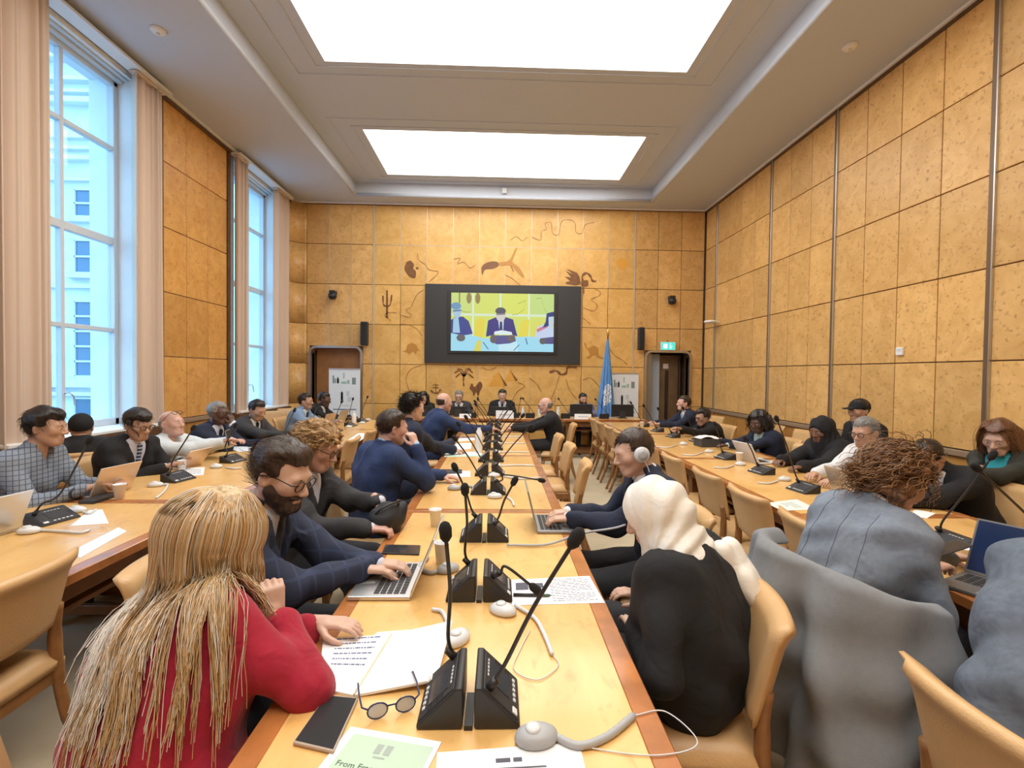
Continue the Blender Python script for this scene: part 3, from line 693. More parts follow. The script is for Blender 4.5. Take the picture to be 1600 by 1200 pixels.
earpiece(*atz(120,800,TZT)[:2], 0, [T(130,800), T(140,802), T(150,796)], 'pale earpiece behind the nearest window side unit', M_lgrey)
for i, (px, py) in enumerate([(1068,695), (1108,707), (1157,727), (1226,751)]):
    earpiece(*atz(px, py, TZT)[:2], 0, [T(px-10,py), T(px-24,py+4), T(px-42,py+3)], 'white earpiece ' + ['beside the tissue box', 'beside the white cup', 'between two units before the white laptop', 'before the man in the white shirt'][i], M_lgrey)
for i, (px, py) in enumerate([(545, 668), (575, 657), (566, 662)]):
    earpiece(*atz(px, py, TZT)[:2], 0, None, 'white earpiece ' + ['before the tan laptop', 'beyond the tan laptop', 'at the end of the window side table'][i], M_lgrey)

# ================================================================== THINGS ON THE TABLES
def sheet(quad, lab, m=None, cat='paper', th=.0012, lines=None, z=TZT, name='paper_sheet', grp=None, ink=None, tilt=None):
    """quad: near-left, near-right, far-right, far-left (world xy)"""
    Q = [np.array(q[:2], float) for q in quad]; c = sum(Q)/4; zz = tilt or [0,0,0,0]
    vs = [(*Q[i], z+.0005+zz[i]) for i in range(4)] + [(*Q[i], z+.0005+th+zz[i]) for i in range(4)]
    o = MB().add(vs, [(3,2,1,0),(4,5,6,7),(0,1,5,4),(1,2,6,5),(2,3,7,6),(3,0,4,7)], m or M_paper).build(name, None, loc=(*c, z)); tag(o, lab, cat, grp)
    if lines:
        mb = MB()
        for (u0, u1, v0, v1) in lines:
            def pt(u, v): w = (1-u)*(1-v)*np.array([*Q[0], zz[0]])+u*(1-v)*np.array([*Q[1], zz[1]])+u*v*np.array([*Q[2], zz[2]])+(1-u)*v*np.array([*Q[3], zz[3]]); return (w[0]-c[0], w[1]-c[1], w[2]+.0005+th+.0003)
            mb.add([pt(u0,v0), pt(u1,v0), pt(u1,v1), pt(u0,v1)], [(0,1,2,3)], ink or M_ink)
        mb.build('printed_lines', o)
    return o
def txtlines(n, u0=.1, u1=.9, v0=.1, v1=.9, h=.35, seed=0, words=True):
    rg = random.Random(seed); out = []
    for i in range(n):
        v = v1-(v1-v0)*i/n; d = (v1-v0)/n*h; u = u0; end = u1 if rg.random() > .25 else u0+(u1-u0)*rg.uniform(.4,.9)
        while u < end-.02:
            w = rg.uniform(.02,.09) if words else end-u; out.append((u, min(end, u+w), v-d, v)); u += w+.014
    return out
Z1 = TZT+.001
A = lambda px, py, z=Z1: atz(px, py, z)[:2]
# printed sheet and green leaflet at the near end
lf = [(-.427, .83), (-.207, .77), A(690,1160), A(548,1136)]
leaf = sheet(lf, 'green printed leaflet with a white margin lying beside the phone', M_paper, 'leaflet', name='leaflet', th=.002)
def sub_quad(Q, u0, u1, v0, v1):
    Q = [np.array(q[:2]) for q in Q]
    f = lambda u, v: (1-u)*(1-v)*Q[0]+u*(1-v)*Q[1]+u*v*Q[2]+(1-u)*v*Q[3]
    return [f(u0,v0), f(u1,v0), f(u1,v1), f(u0,v1)]
lc = np.array(leaf.location)
def on_leaf(quad, m, name, h):
    mb = MB().add([(q[0]-lc[0], q[1]-lc[1], .0027+h) for q in quad], [(0,1,2,3)], m); return mb.build(name, leaf)
on_leaf(sub_quad(lf, .09, .95, -.02, .94), mat('leaf_green', (.50,.64,.50), .7), 'green_field', .0004)
for u in (.44, .54): on_leaf(sub_quad(lf, u-.035, u+.035, .80, .885), mat('crest_grey', (.36,.42,.38), .7), 'emblem', .0008)
on_leaf(sub_quad(lf, .43, .55, .765, .78), mat('crest_grey', (.36,.42,.38), .7), 'emblem_caption', .0008)
def text_on(parent, s, size, org, ux, m, name, z):
    cu = bpy.data.curves.new(name, 'FONT'); cu.body = s; cu.size = size; cu.extrude = .0001; cu.resolution_u = 3
    o = bpy.data.objects.new(name, cu); COL.objects.link(o)
    dg = bpy.context.evaluated_depsgraph_get(); me = bpy.data.meshes.new_from_object(o.evaluated_get(dg)); bpy.data.objects.remove(o)
    me.materials.clear(); me.materials.append(m); r = bpy.data.objects.new(name, me); COL.objects.link(r); r.parent = parent
    r.location = (org[0], org[1], z); r.rotation_euler = (0, 0, math.atan2(ux[1], ux[0])); return r
ux = np.array(lf[2][:2])-np.array(lf[3][:2])
for s, v in (('From Fragmentation to', .655), ('Strengthening', .565)):
    q = sub_quad(lf, .13, .9, v, v+.1)[0]; text_on(leaf, s, .0205, q-lc[:2], ux, mat('title_ink', (.06,.12,.08), .7), 'title_line', .0036)
sheet([(-.105,.78), (.20,.76), A(905,1160), A(683,1176)], 'white printed sheet under the large grey earpiece', lines=[(.40,.50,.86,.90),(.52,.58,.86,.90),(.34,.74,.80,.815),(.2,.8,.74,.765)]+txtlines(9,.1,.9,.05,.7,.3,2), name='printed_sheet')
# phone by the woman in red
def phone(quad, lab, case, z=TZT, th=.009, grp='mobile phones'):
    Q = [np.array(q[:2], float) for q in quad]; c = sum(Q)/4; o = empty('mobile_phone', (*c, z)); tag(o, lab, 'phone', grp)
    L = [q-c for q in Q]
    mb = MB().add([(*q, .0005) for q in L]+[(*q, th) for q in L], [(3,2,1,0),(4,5,6,7),(0,1,5,4),(1,2,6,5),(2,3,7,6),(3,0,4,7)], case); mb.build('case', o, bevel=.003)
    mb = MB().add([(*(q*.93), th-.001) for q in L]+[(*(q*.93), th+.0008) for q in L], [(3,2,1,0),(4,5,6,7),(0,1,5,4),(1,2,6,5),(2,3,7,6),(3,0,4,7)], M_screen); mb.build('screen', o)
    return o
phone([A(457,1165), A(521,1180), A(560,1094), A(510,1089)], 'large black phone in a pale rimmed case beside the red sleeve', mat('phone_case', (.42,.33,.26), .35))
phone([A(596,866), A(655,868), A(657,854), A(602,853)], 'dark phone lying flat behind the silver laptop', M_black2)
phone([A(688,741), A(722,740), A(722,735), A(689,735)], 'dark phone lying on white paper by the blue suited man', M_black2, z=TZT+.003)
# open notebook
nb = empty('open_notebook', (*A(590,1040), TZT)); tag(nb, 'open lined notebook with handwriting lying before the woman in red', 'notebook')
nc = np.array(nb.location)
def npg(quad, zs, name, m, th=.007):
    Q = [np.array(q[:2]) for q in quad]; vs = [(Q[i][0]-nc[0], Q[i][1]-nc[1], zs[i]) for i in range(4)]; vs += [(x, y, z+th) for x, y, z in vs]
    return MB().add(vs, [(3,2,1,0),(4,5,6,7),(0,1,5,4),(1,2,6,5),(2,3,7,6),(3,0,4,7)], m).build(name, nb), Q, zs
PL = [A(497,1078), A(553,1090), A(612,994), A(505,1001)]; PR_ = [A(553,1090), A(682,1076), A(707,986), A(612,994)]
npg(PL, [.0006]*4, 'page_block', M_paper); npg(PR_, [.0006,.02,.03,.0006], 'page_block', M_paper)
ml = MB()
for (u0, u1, v0, v1) in txtlines(6, .2, .85, .35, .97, .22, 5):
    Q = sub_quad(PL, u0, u1, v0, v1); ml.add([(q[0]-nc[0], q[1]-nc[1], .0082) for q in Q], [(0,1,2,3)], mat('blue_ink', (.12,.14,.28), .7))
ml.build('handwriting', nb)
MB().tube([(PL[1][0]-nc[0], PL[1][1]-nc[1], .008), (PL[2][0]-nc[0], PL[2][1]-nc[1], .008)], .003, mat('notebook_gutter', (.62,.58,.40), .8), 8).build('gutter', nb)
sheet([A(575,1000), A(640,998), A(640,984), A(590,988)], 'loose white sheets tucked behind the open notebook', name='loose_sheets', cat='paper')
# reading glasses
def spectacles(origin, R, lab=None, parent=None, m=None, w=.052, open_=True, name='reading_glasses', s=1.0):
    """lens plane spans local x, temples go local -y; origin at the bridge"""
    mb = MB(); R = np.array(R)
    def X(p): return R @ (np.array(p, float)*s)
    for sx in (-1, 1):
        ring = [X((sx*.034+.024*math.cos(t), .0, .019*math.sin(t))) for t in np.linspace(0, 2*PI, 17)]
        mb.tube(ring, .0022*s, m, 6, cap=False)
        mb.tube([X((sx*.058, 0, .008)), X((sx*.070, -.012, .008)), X((sx*.073, -.06, .010)), X((sx*.072, -.115, .006)), X((sx*.070, -.135, -.012))], .0022*s, m, 6)
    mb.tube([X((-.011,0,.006)), X((0,.004,.009)), X((.011,0,.006))], .002*s, m, 6)
    return mb
gq = np.array([*A(612,1118), TZT+.022]); 
a_ = math.radians(200); 
mb = spectacles(gq, _rz(a_), m=mat('navy_frame', (.02,.035,.13), .3)); rg = empty('reading_glasses', tuple(gq)); rg.location = tuple(gq); tag(rg, 'navy framed reading glasses lying open by the phone', 'glasses'); mb.build('frame', rg, smooth=True)
MB().lathe([(.022,0),(.022,.001)], (.034,0,0), mat('lens', (.55,.58,.60), .05), 16, ax=1).build('lens', rg); MB().lathe([(.022,0),(.022,.001)], (-.034,0,0), MATS['lens'], 16, ax=1).build('lens', rg)
rg.rotation_euler = (0,0,0)
for ch in rg.children:
    if ch.name.startswith('lens'): ch.rotation_euler = (0, 0, a_)
# paper with pen
sheet([A(800,946), A(945,942), A(921,900), A(799,906)], 'printed white sheet with a pen on it near the headscarf', lines=[(.05,.2,.55,.85),(.25,.38,.6,.8)]+txtlines(14,.45,.95,.06,.92,.3,8), name='printed_sheet')
q0, q1 = np.array([*A(802,932), TZT+.008]), np.array([*A(862,933), TZT+.008]); pn = empty('pen', tuple((q0+q1)/2-np.array([0,0,.008]))); tag(pn, 'dark pen lying across the printed sheet', 'pen'); k = np.array(pn.location)
MB().tube([q0-k, q0-k+(q1-q0)*.7], .006, M_black, 10).build('barrel', pn, smooth=True); MB().tube([q0-k+(q1-q0)*.7, q0-k+(q1-q0)*.92, q1-k], [.006,.005,.001], mat('pen_green', (.05,.10,.06), .3), 10).build('tip', pn, smooth=True)

def laptop(x, y, rot, lab, w=.31, d=.22, ang=108, body=None, scr=None, grp='laptops', z=TZT, hinge=True, logo=True):
    """user on local +x; lid hinged at local -x"""
    body = body or M_alu; scr = scr or M_screen; o = empty('laptop', (x, y, z), math.radians(rot)); tag(o, lab, 'laptop', grp)
    MB().box((-d/2,-w/2,.002), (d/2,w/2,.017), body).build('base', o, bevel=.004)
    mb = MB()
    for r in range(5):
        for c in range(12):
            x0 = -d*.40+r*d*.105; y0 = -w*.43+c*w*.0725; mb.box((x0, y0, .016), (x0+d*.085, y0+w*.058, .0188), M_black2)
    mb.build('keyboard', o)
    MB().box((d*.18,-w*.16,.0165), (d*.46,w*.16,.0175), mat('trackpad', (.45,.46,.48), .3, .3)).build('trackpad', o)
    a = math.radians(ang); lid = empty('lid', (0,0,0)); 
    u = np.array([math.cos(PI-(PI-a)) if False else math.cos(a), 0, math.sin(a)]); nrm = np.array([math.sin(a), 0, -math.cos(a)])
    h0 = np.array([-d/2+.004, 0, .018]); L = d*.98
    bpy.data.objects.remove(lid)
    def slab(s0, s1, y0, y1, t0, t1, m, name, par, bev=0):
        vs = [h0+u*s+np.array([0,yy,0])+nrm*t for t in (t0, t1) for s, yy in ((s0,y0),(s1,y0),(s1,y1),(s0,y1))]
        return MB().add(vs, [(3,2,1,0),(4,5,6,7),(0,1,5,4),(1,2,6,5),(2,3,7,6),(3,0,4,7)], m).build(name, par, bevel=bev)
    ld = slab(0, L, -w/2, w/2, -.008, 0, body, 'lid', o, .002)
    slab(.012, L-.008, -w/2+.008, w/2-.008, 0, .0012, scr, 'screen', ld)
    if logo: slab(L*.45, L*.55, -.016, .016, -.0088, -.008, M_lgrey, 'badge', ld)
    return o
q = (A(530,940)[0]+A(635,940)[0])/2
laptop(-.435, 1.94, 180, 'open silver laptop under the bearded man\'s hands', .33, .235, 112)
laptop(.325, 2.68, 0, 'open grey laptop in front of the man with headphones', .31, .22, 104, mat('grey_laptop', (.30,.31,.33), .4, .5))
laptop(-2.72, 3.33, 172, 'tan gold laptop the young man in the checked shirt types on', .30, .21, 115, M_gold)
laptop(-2.62, 2.42, 172, 'silver laptop cut by the picture edge, beside the wristwatch', .32, .22, 112, M_alu)
laptop(-2.76, 4.26, 172, 'tan gold tablet laptop propped before the bald man in white', .26, .18, 125, M_gold)
laptop(-2.70, 7.35, 172, 'tan laptop before the man in the light blue jacket', .32, .22, 112, M_gold)
laptop(-2.72, 8.05, 172, 'grey laptop at the end of the window side table before the banner', .32, .22, 112, M_alu)
laptop(2.62, 4.72, 8, 'white laptop standing open before an empty chair', .30, .21, 118, mat('white_laptop', (.72,.71,.70), .4))
laptop(2.58, 3.28, 8, 'grey laptop half hidden behind the curly hair', .31, .22, 112, M_alu)
laptop(2.00, 1.80, 205, 'dark laptop with a deep blue screen before the curly haired woman', .36, .25, 118, mat('dark_laptop', (.16,.155,.15), .4, .3), mat('blue_screen', (.012,.028,.085), .15), logo=False)
def cup(px, py, lab, h=.095, r=.034, z=TZT, coffee=None):
    q = atz(px, py, z); o = empty('paper_cup', (q[0], q[1], z)); tag(o, lab, 'cup', 'paper cups')
    MB().lathe([(r*.72,.001),(r*.98,h*.97),(r*1.05,h*.98),(r*1.05,h),(r*.94,h),(r*.9,h*.9),(r*.68,.006)], (0,0,0), M_cup, 20).build('cup_wall', o, smooth=True)
    MB().lathe([(r*.86,h*.70),(r*.86,h*.705)], (0,0,0), coffee or mat('water', (.75,.78,.80), .05), 16).build('drink', o)
    return o
cup(680, 822, 'white paper cup standing behind the other one past the laptop'); cup(690, 880, 'white paper cup half hidden by the laptop lid')
cup(187, 780, 'white paper cup beside the tan gold laptop on the window side table', .10, .035)
cup(1155, 722, 'white paper cup before the white laptop on the right hand table'); cup(1502, 870, 'wide white cup beside the curly haired woman\'s phone', .05, .05)
cup(747, 700, 'tall white cup with dark bottle behind it on the central table'); cup(284, 737, 'white paper cup before the bald man in white')
cup(1003, 668, 'white paper cup at the far end of the right hand table')
# papers
sheet([A(690,746), A(735,745), A(735,736), A(692,736)], 'white sheet with a phone on it near the blue suited man\'s elbow')
sheet([A(694,714), A(755,713), A(752,706), A(697,706)], 'white and green printed sheets before the man with dark curly hair', ink=mat('mint', (.45,.72,.60), .7), lines=[(.02,.98,.0,.3)])
sheet([A(702,704), A(736,702), A(737,693), A(706,694)], 'white notepad by the hand of the man with dark curly hair', th=.008)
sheet([A(716,690), A(742,688), A(741,683), A(718,683)], 'pink edged booklet before the bald man in blue', ink=mat('pink', (.75,.35,.45), .7), lines=[(0,1,.7,1)], th=.006)
sheet([A(110,822), A(170,818), A(160,796), A(140,797)], 'pale sheet beside the nearest window side unit', name='pale_paper')
sheet([A(110,862), A(125,872), A(198,830), A(185,824)], 'pale blue sheet on the table edge behind the tan chair', mat('pale_blue_paper', (.70,.77,.84), .7), name='pale_paper')
sheet([A(275,745), A(318,742), A(320,730), A(278,731)], 'crumpled white papers before the bald man in white', name='white_papers', lines=txtlines(5,.1,.9,.1,.9,.3,4))
sheet([A(372,706), A(400,704), A(395,696), A(355,698)], 'pale papers before the man holding his chin', mat('pale_blue_paper', (.70,.77,.84), .7), name='white_papers')
sheet([A(100,775), A(140,775), A(140,768), A(108,768)], 'white pages between the checked shirt and the tan gold laptop', name='white_papers')
sheet([A(540,690), A(562,689), A(582,677), A(560,677)], 'white papers on the far window side table', name='white_papers')
sheet([A(1197,786), A(1222,798), A(1276,796), A(1245,780)], 'pale green printed sheet at the corner of the right hand table', mat('pale_green_paper', (.70,.80,.72), .7), lines=txtlines(5,.2,.8,.3,.7,.3,6), name='printed_sheet')
sheet([A(1420,806), A(1448,810), A(1462,802), A(1430,796)], 'white sheet under the hands of the man bent over', name='white_papers')
sheet([A(1150,694), A(1180,695), A(1178,688), A(1152,688)], 'white papers on the right hand table behind the tissue box', name='white_papers')
# folder, tissue box, bag, bottles
q = np.array([-2.79,3.36]); o = MB().box((q[0]-.05, q[1]-.12, TZT+.001), (q[0]+.05, q[1]+.10, TZT+.022), M_black2).build('black_folder', None, loc=(*q, TZT), bevel=.004); tag(o, 'black folder under the tan gold laptop edge', 'folder'); o.location.x += .22; o.location.y -= .18
q = A(1105,697); tb = empty('tissue_box', (*q, TZT), .15); tag(tb, 'black tissue box with a white top on the right hand table', 'tissue box')
MB().box((-.13,-.09,.001), (.13,.09,.10), mat('charcoal_card', (.05,.055,.065), .5)).build('box', tb, bevel=.006)
mb = MB(); n = 14; vs = [(.14*(2*i/n-1), .09*(2*j/n-1), .103+.03*math.sin(2.2*i/n*PI)*math.cos(j*.6)*.5+.02*(1-abs(2*i/n-1))) for j in range(n+1) for i in range(n+1)]
o = mb.add(vs, [(j*(n+1)+i, j*(n+1)+i+1, (j+1)*(n+1)+i+1, (j+1)*(n+1)+i) for j in range(n) for i in range(n)], M_paper).build('tissue', tb, smooth=True)
md = o.modifiers.new('t', 'SOLIDIFY'); md.thickness = .003
def bottle(x, y, lab, m, cap, h=.22, r=.032, grp='bottles'):
    o = empty('water_bottle', (x, y, TZT)); tag(o, lab, 'bottle', grp)
    MB().lathe([(r*.9,.001),(r,.01),(r,h*.62),(r*.8,h*.74),(r*.42,h*.86),(r*.40,h*.93)], (0,0,0), m, 16).build('bottle_body', o, smooth=True)
    MB().lathe([(r*.46,h*.92),(r*.46,h),(r*.3,h*1.005)], (0,0,0), cap, 12).build('bottle_cap', o, smooth=True); return o
M_pet = mat('clear_plastic', (.70,.76,.80), .08); 
for i, x in enumerate([.48, .80, .92]): bottle(x, 9.25+.05*(i % 2), 'clear water bottle on the head table ' + ['left of the pair', 'right of the pair', 'nearest the bald man in black'][i], M_pet, M_white)
bottle(1.16, 9.2, 'clear water bottle beside the black monitor', M_pet, M_white)
q = aty(747, 668, 5.15); bottle(-.20, 5.12, 'dark blue topped white tumbler standing on the central table', M_white, mat('navy_cap', (.02,.04,.10), .4), .30, .040)
bottle(-2.35, 7.9, 'white bottle at the end of the window side table', M_white, M_white, .2, .035); bottle(-1.55, 9.2, 'white bottle before the dark haired woman', M_white, M_white)
# monitors, laptops and name cards on the head table
def monitor(x, y, lab, w=.44, h=.24):
    o = empty('desk_monitor', (x, y, TZT)); tag(o, lab, 'monitor', 'black desk monitors')
    MB().box((-w/2,0,.03), (w/2,.03,.03+h), M_black).build('housing', o, bevel=.006); MB().box((-w/2+.01,.03,.04), (w/2-.01,.032,.02+h), M_screen).build('screen', o)
    MB().box((-.09,-.04,0), (.09,.12,.012), M_black).build('foot', o, bevel=.004); MB().box((-.06,-.015,.01), (.06,.0,.14), M_black2).build('stand', o, bevel=.004); return o
monitor(1.62, 9.28, 'black monitor in front of the man in the blue shirt'); monitor(2.45, 9.36, 'black monitor beside the flag')
for i, (x, w) in enumerate([(-1.42, .30), (-.78, .32), (.10, .42)]):
    monitor(x, 9.36, 'low dark screen in front of ' + ['the dark haired woman', 'the grey haired man', 'the chairman with the dark tie'][i], w, .17)
def card(x, y, w, h, lab, z=TZT):
    o = empty('name_card', (x, y, z)); tag(o, lab, 'name card', 'white name cards')
    MB().add([(-w/2,-.03,0),(w/2,-.03,0),(w/2,.03,0),(-w/2,.03,0),(-w/2,0,h),(w/2,0,h)], [(0,1,2,3),(0,1,5,4),(2,3,4,5),(0,4,3),(1,2,5)], M_paper).build('card', o)
    MB().box((-w*.3,-.018,h*.42),(w*.3,-.0155,h*.52), mat('faint_print', (.45,.42,.40), .8)).build('printed_name', o)
card(.13, 9.10, .34, .15, 'white name card before the chairman'); card(1.62, 9.10, .32, .10, 'white name card before the man in the blue shirt'); card(-.62, 9.10, .22, .08, 'small white name card before the grey haired man')

# ================================================================== ON THE WALLS
YS = YB-.06
tv = empty('video_wall', (.08, YB, 1.80)); tag(tv, 'large black framed video screen showing three speakers on the map wall', 'screen')
def tvbox(x0, x1, z0, z1, y0, y1, m, name, par=tv, bev=0):
    o = MB().box((x0-.08, y0-YB, z0-1.80), (x1-.08, y1-YB, z1-1.80), m).build(name, None, bevel=bev); o.parent = par; return o
tvbox(-1.59, 1.765, 1.81, 3.50, YB-.06, YB, mat('charcoal_surround', (.030,.032,.036), .45), 'surround', bev=.004)
tvbox(-1.10, 1.25, 2.02, 3.37, YB-.085, YB-.055, M_black, 'bezel', bev=.004)
SX0, SX1, SZ0, SZ1 = -1.025, 1.175, 2.075, 3.315
_lay = [0]
def scr(poly, col, s=1.0, grad=None):
    """flat picture element on the display; u right, v up in 0..1"""
    _lay[0] += 1; y = -.0865-.0004*_lay[0]; p = [(SX0+min(1,max(0,u))*(SX1-SX0)-.08, y, SZ0+min(1,max(0,v))*(SZ1-SZ0)-1.80) for u, v in poly]
    PIC.add(p, [tuple(range(len(p)))], emit('picture_%02d%02d%02d' % tuple(int(c*99) for c in col), col, .95))
def cu(x, y): return ((x-535)/565, (470-y)/322)
def ell(x, y, rx, ry, n=18): return [cu(x+rx*math.cos(2*PI*i/n), y+ry*math.sin(2*PI*i/n)) for i in range(n)]
def pol(*p): return [cu(*q) for q in p]
PIC = MB()
scr([(0,0),(1,0),(1,1),(0,1)], (.66,.74,.16))
scr(pol((535,148),(650,148),(650,270),(535,270)), (.60,.72,.22)); scr(pol((815,148),(960,148),(960,265),(815,265)), (.70,.76,.14)); scr(pol((970,148),(1100,148),(1100,270),(970,270)), (.55,.72,.24))
for x in (655, 805, 962): scr(pol((x-4,148),(x+4,148),(x+4,385),(x-4,385)), (.75,.85,.80))
scr(pol((535,262),(1100,262),(1100,275),(535,275)), (.70,.82,.62))
for x in (632, 680): scr(ell(x, 178, 14, 30), (.30,.22,.08)); 
scr(pol((576,148),(584,148),(584,205),(576,205)), (.30,.25,.10))
for pts in ([(900,205),(945,185),(935,235),(900,262),(868,266)], [(1000,175),(1030,170),(1045,225),(1060,250)], [(575,240),(610,255),(640,255)]):
    for a, b in zip(pts[:-1], pts[1:]): scr(pol((a[0],a[1]-2),(b[0],b[1]-2),(b[0],b[1]+2),(a[0],a[1]+2)), (.42,.42,.10))
scr(pol((655,470),(668,300),(705,285),(720,300),(700,470)), (.78,.66,.08)); scr(pol((905,400),(920,300),(965,290),(960,400)), (.78,.68,.08)); scr(pol((980,400),(985,310),(1030,300),(1020,400)), (.72,.70,.14))
scr(pol((535,470),(535,372),(640,380),(720,400),(960,385),(1100,392),(1100,470)), (.36,.72,.88))
scr(pol((800,470),(790,420),(900,415),(905,470)), (.55,.82,.92)); scr(pol((660,470),(680,410),(700,410),(700,470)), (.72,.66,.12))
scr(pol((535,372),(535,300),(555,285),(600,280),(632,305),(655,375),(600,385)), (.05,.07,.28)); scr(pol((545,370),(548,290),(575,285),(585,370)), (.36,.60,.78))
scr(ell(567,250,24,40), (.40,.58,.72)); scr(ell(562,222,28,20), (.16,.32,.50)); scr(pol((545,246),(590,242),(590,250),(545,254)), (.10,.20,.35))
scr(pol((727,390),(738,300),(775,283),(835,280),(875,292),(900,385),(850,372),(790,372)), (.05,.045,.22)); scr(pol((792,285),(825,285),(822,350),(800,350)), (.62,.74,.85)); scr(pol((803,300),(815,300),(818,352),(800,352)), (.03,.05,.16))
scr(ell(807,268,27,38), (.66,.62,.60)); scr(ell(806,246,29,20), (.09,.09,.12)); scr(pol((783,262),(832,258),(832,266),(783,270)), (.25,.22,.25))
scr(pol((770,375),(775,360),(815,352),(868,362),(872,378)), (.74,.84,.88)); scr(pol((750,415),(755,382),(885,380),(892,412),(860,425),(790,432)), (.10,.10,.28)); scr(ell(768,402,18,24), (.14,.12,.14)); scr(ell(866,398,20,20), (.16,.13,.12))
scr(pol((995,395),(1010,330),(1055,312),(1100,330),(1100,395)), (.56,.66,.86)); scr(pol((1005,345),(1060,318),(1070,330),(1010,362)), (.60,.20,.30)); scr(ell(1078,296,24,40), (.55,.66,.72)); scr(pol((1040,335),(1055,300),(1060,255),(1100,245),(1100,272),(1070,275),(1072,325)), (.03,.05,.20)); scr(pol((1025,395),(1100,385),(1100,425),(1030,425)), (.09,.09,.24)); scr(ell(1040,410,18,18), (.12,.12,.12)); scr(ell(590,398,24,20), (.14,.13,.14))
for a, b in (((712,420),(740,460)), ((910,432),(880,465)), ((945,395),(955,430))): scr(pol((a[0]-3,a[1]),(a[0]+4,a[1]),(b[0]+4,b[1]),(b[0]-3,b[1])), (.10,.22,.40))
pic = PIC.build('picture', tv)
# PTZ cameras
def ptz(px, py, lab, s=1):
    q = aty(px, py, YB); o = empty('video_camera', (q[0], YB, q[2])); tag(o, lab, 'camera', 'black wall cameras')
    MB().box((-.02*s-.06,-.16,.02), (-.02*s+.06,-.001,.09), M_black).build('bracket', o, bevel=.006)
    MB().lathe([(.06,.03),(.085,.01),(.085,-.05),(.06,-.09),(.02,-.10)], (-.02*s,-.12,0), M_black, 16).build('camera_head', o, smooth=True)
    MB().lathe([(.032,0),(.032,-.03),(.02,-.035)], (-.02*s,-.19,-.03), mat('lens_glass', (.02,.02,.04), .05), 14, ax=1).build('lens', o, smooth=True)
ptz(524, 462, 'black domed camera on the wall above the door with the banner', 1); ptz(1046, 470, 'black domed camera on the wall above the lit exit sign', -1)
def speaker(px, py, w, h, lab):
    q = aty(px, py, YB); o = empty('wall_speaker', (q[0], YB, q[2])); tag(o, lab, 'loudspeaker', 'black column speakers')
    MB().box((-w/2,-.19,-h/2), (w/2,-.06,h/2), M_black2).build('cabinet', o, bevel=.02); MB().box((-w/2+.015,-.194,-h/2+.02), (w/2-.015,-.188,h/2-.02), mat('grille_cloth', (.02,.02,.02), .9)).build('grille', o)
    MB().box((-.03,-.07,-.05), (.03,.0,.05), M_black).build('bracket', o)
speaker(572, 522, .15, .50, 'black column speaker beside the door with the banner'); speaker(999, 530, .13, .49, 'black column speaker beside the doorway with the exit sign')
q = aty(1043, 541, YB-.05); es = empty('exit_sign', (q[0], YB, q[2])); tag(es, 'lit green exit sign above the right doorway', 'sign')
MB().box((-.16,-.10,-.09), (.16,-.03,.09), M_white).build('housing', es, bevel=.008); MB().box((-.15,-.104,-.08), (.15,-.098,.08), emit('exit_green', (.10,.75,.62), 1.1)).build('sign_face', es)
mb = MB(); w = emit('exit_white', (.8,1,.95), 1.2)
mb.box((-.11,-.107,-.05), (-.02,-.104,.05), w).box((.03,-.107,-.055), (.05,-.104,.02), w).lathe([(.014,-.107),(.014,-.104)], (.045,0,.045), w, 10, ax=1).box((.05,-.107,-.01), (.09,-.104,.005), w).box((.05,-.107,-.055), (.075,-.104,-.035), w); mb.build('pictogram', es)
MB().tube([(-.02,-.05,.09),(0,-.05,.13),(.02,-.05,.09)], .008, M_black).build('hanger', es)
q = atx(1408, 549, XR); o = empty('wall_thermostat', (XR, q[1], q[2])); tag(o, 'small white square control box on the right panelled wall', 'thermostat')
MB().box((-.03,-.045,-.045), (0,.045,.045), M_white).build('housing', o, bevel=.008); MB().box((-.033,-.025,.0), (-.029,.025,.03), M_lgrey).build('display', o)
q = atx(1112, 503, XR-.15); o = empty('wall_access_point', (XR, q[1], q[2])); tag(o, 'flat white disc shaped device in the far right corner', 'sensor')
MB().lathe([(.11,-.02),(.125,0),(.11,.025),(.05,.035)], (-.18,0,0), M_white, 20).build('disc', o, smooth=True); MB().box((-.10,-.02,-.015),(0,.02,.015), M_white).build('arm', o)

# ---- marquetry inlaid in the map wall
def wp(px, py): q = aty(px, py, YB); return np.array([q[0], q[2]])
def in_line(pts, w, m, name='inlay_line', n=5):
    P = catmull([np.array([*wp(*p), 0]) for p in pts], n) if len(pts) > 2 else [np.array([*wp(*p), 0]) for p in pts]
    mb = MB(); L = len(P); vs = []
    for i in range(L):
        t = P[min(i+1,L-1)]-P[max(i-1,0)]; t = t/(np.linalg.norm(t)+1e-9); nn = np.array([-t[1], t[0]]); ww = w*(.75+.25*math.sin(i))/2
        for s in (-1, 1): vs.append((P[i][0]+s*nn[0]*ww, YB-.0035, P[i][1]+s*nn[1]*ww))
    mb.add(vs, [(2*i, 2*i+1, 2*i+3, 2*i+2) for i in range(L-1)], m); o = mb.build(name, wall_back); md = o.modifiers.new('t', 'SOLIDIFY'); md.thickness = .004; return o
def in_poly(pts, m, name='inlay_figure', smooth=True):
    P = [np.array([*wp(*p), 0]) for p in pts]
    if smooth: P = catmull(P+[P[0]], 4)[:-1]
    vs = [(p[0], YB-.004, p[1]) for p in P]+[(p[0], YB, p[1]) for p in P]; n = len(P)
    return MB().add(vs, [tuple(range(n)), tuple(range(n, 2*n))[::-1]]+[(i,(i+1)%n,n+(i+1)%n,n+i) for i in range(n)], m).build(name, wall_back)
c4 = lambda *P: [(560+x*.275, 420+y*.275) for x, y in P]
c6 = lambda *P: [(440+x*.3, 300+y*.3) for x, y in P]
c1 = lambda *P: [(780+x*.3, 300+y*.3) for x, y in P]
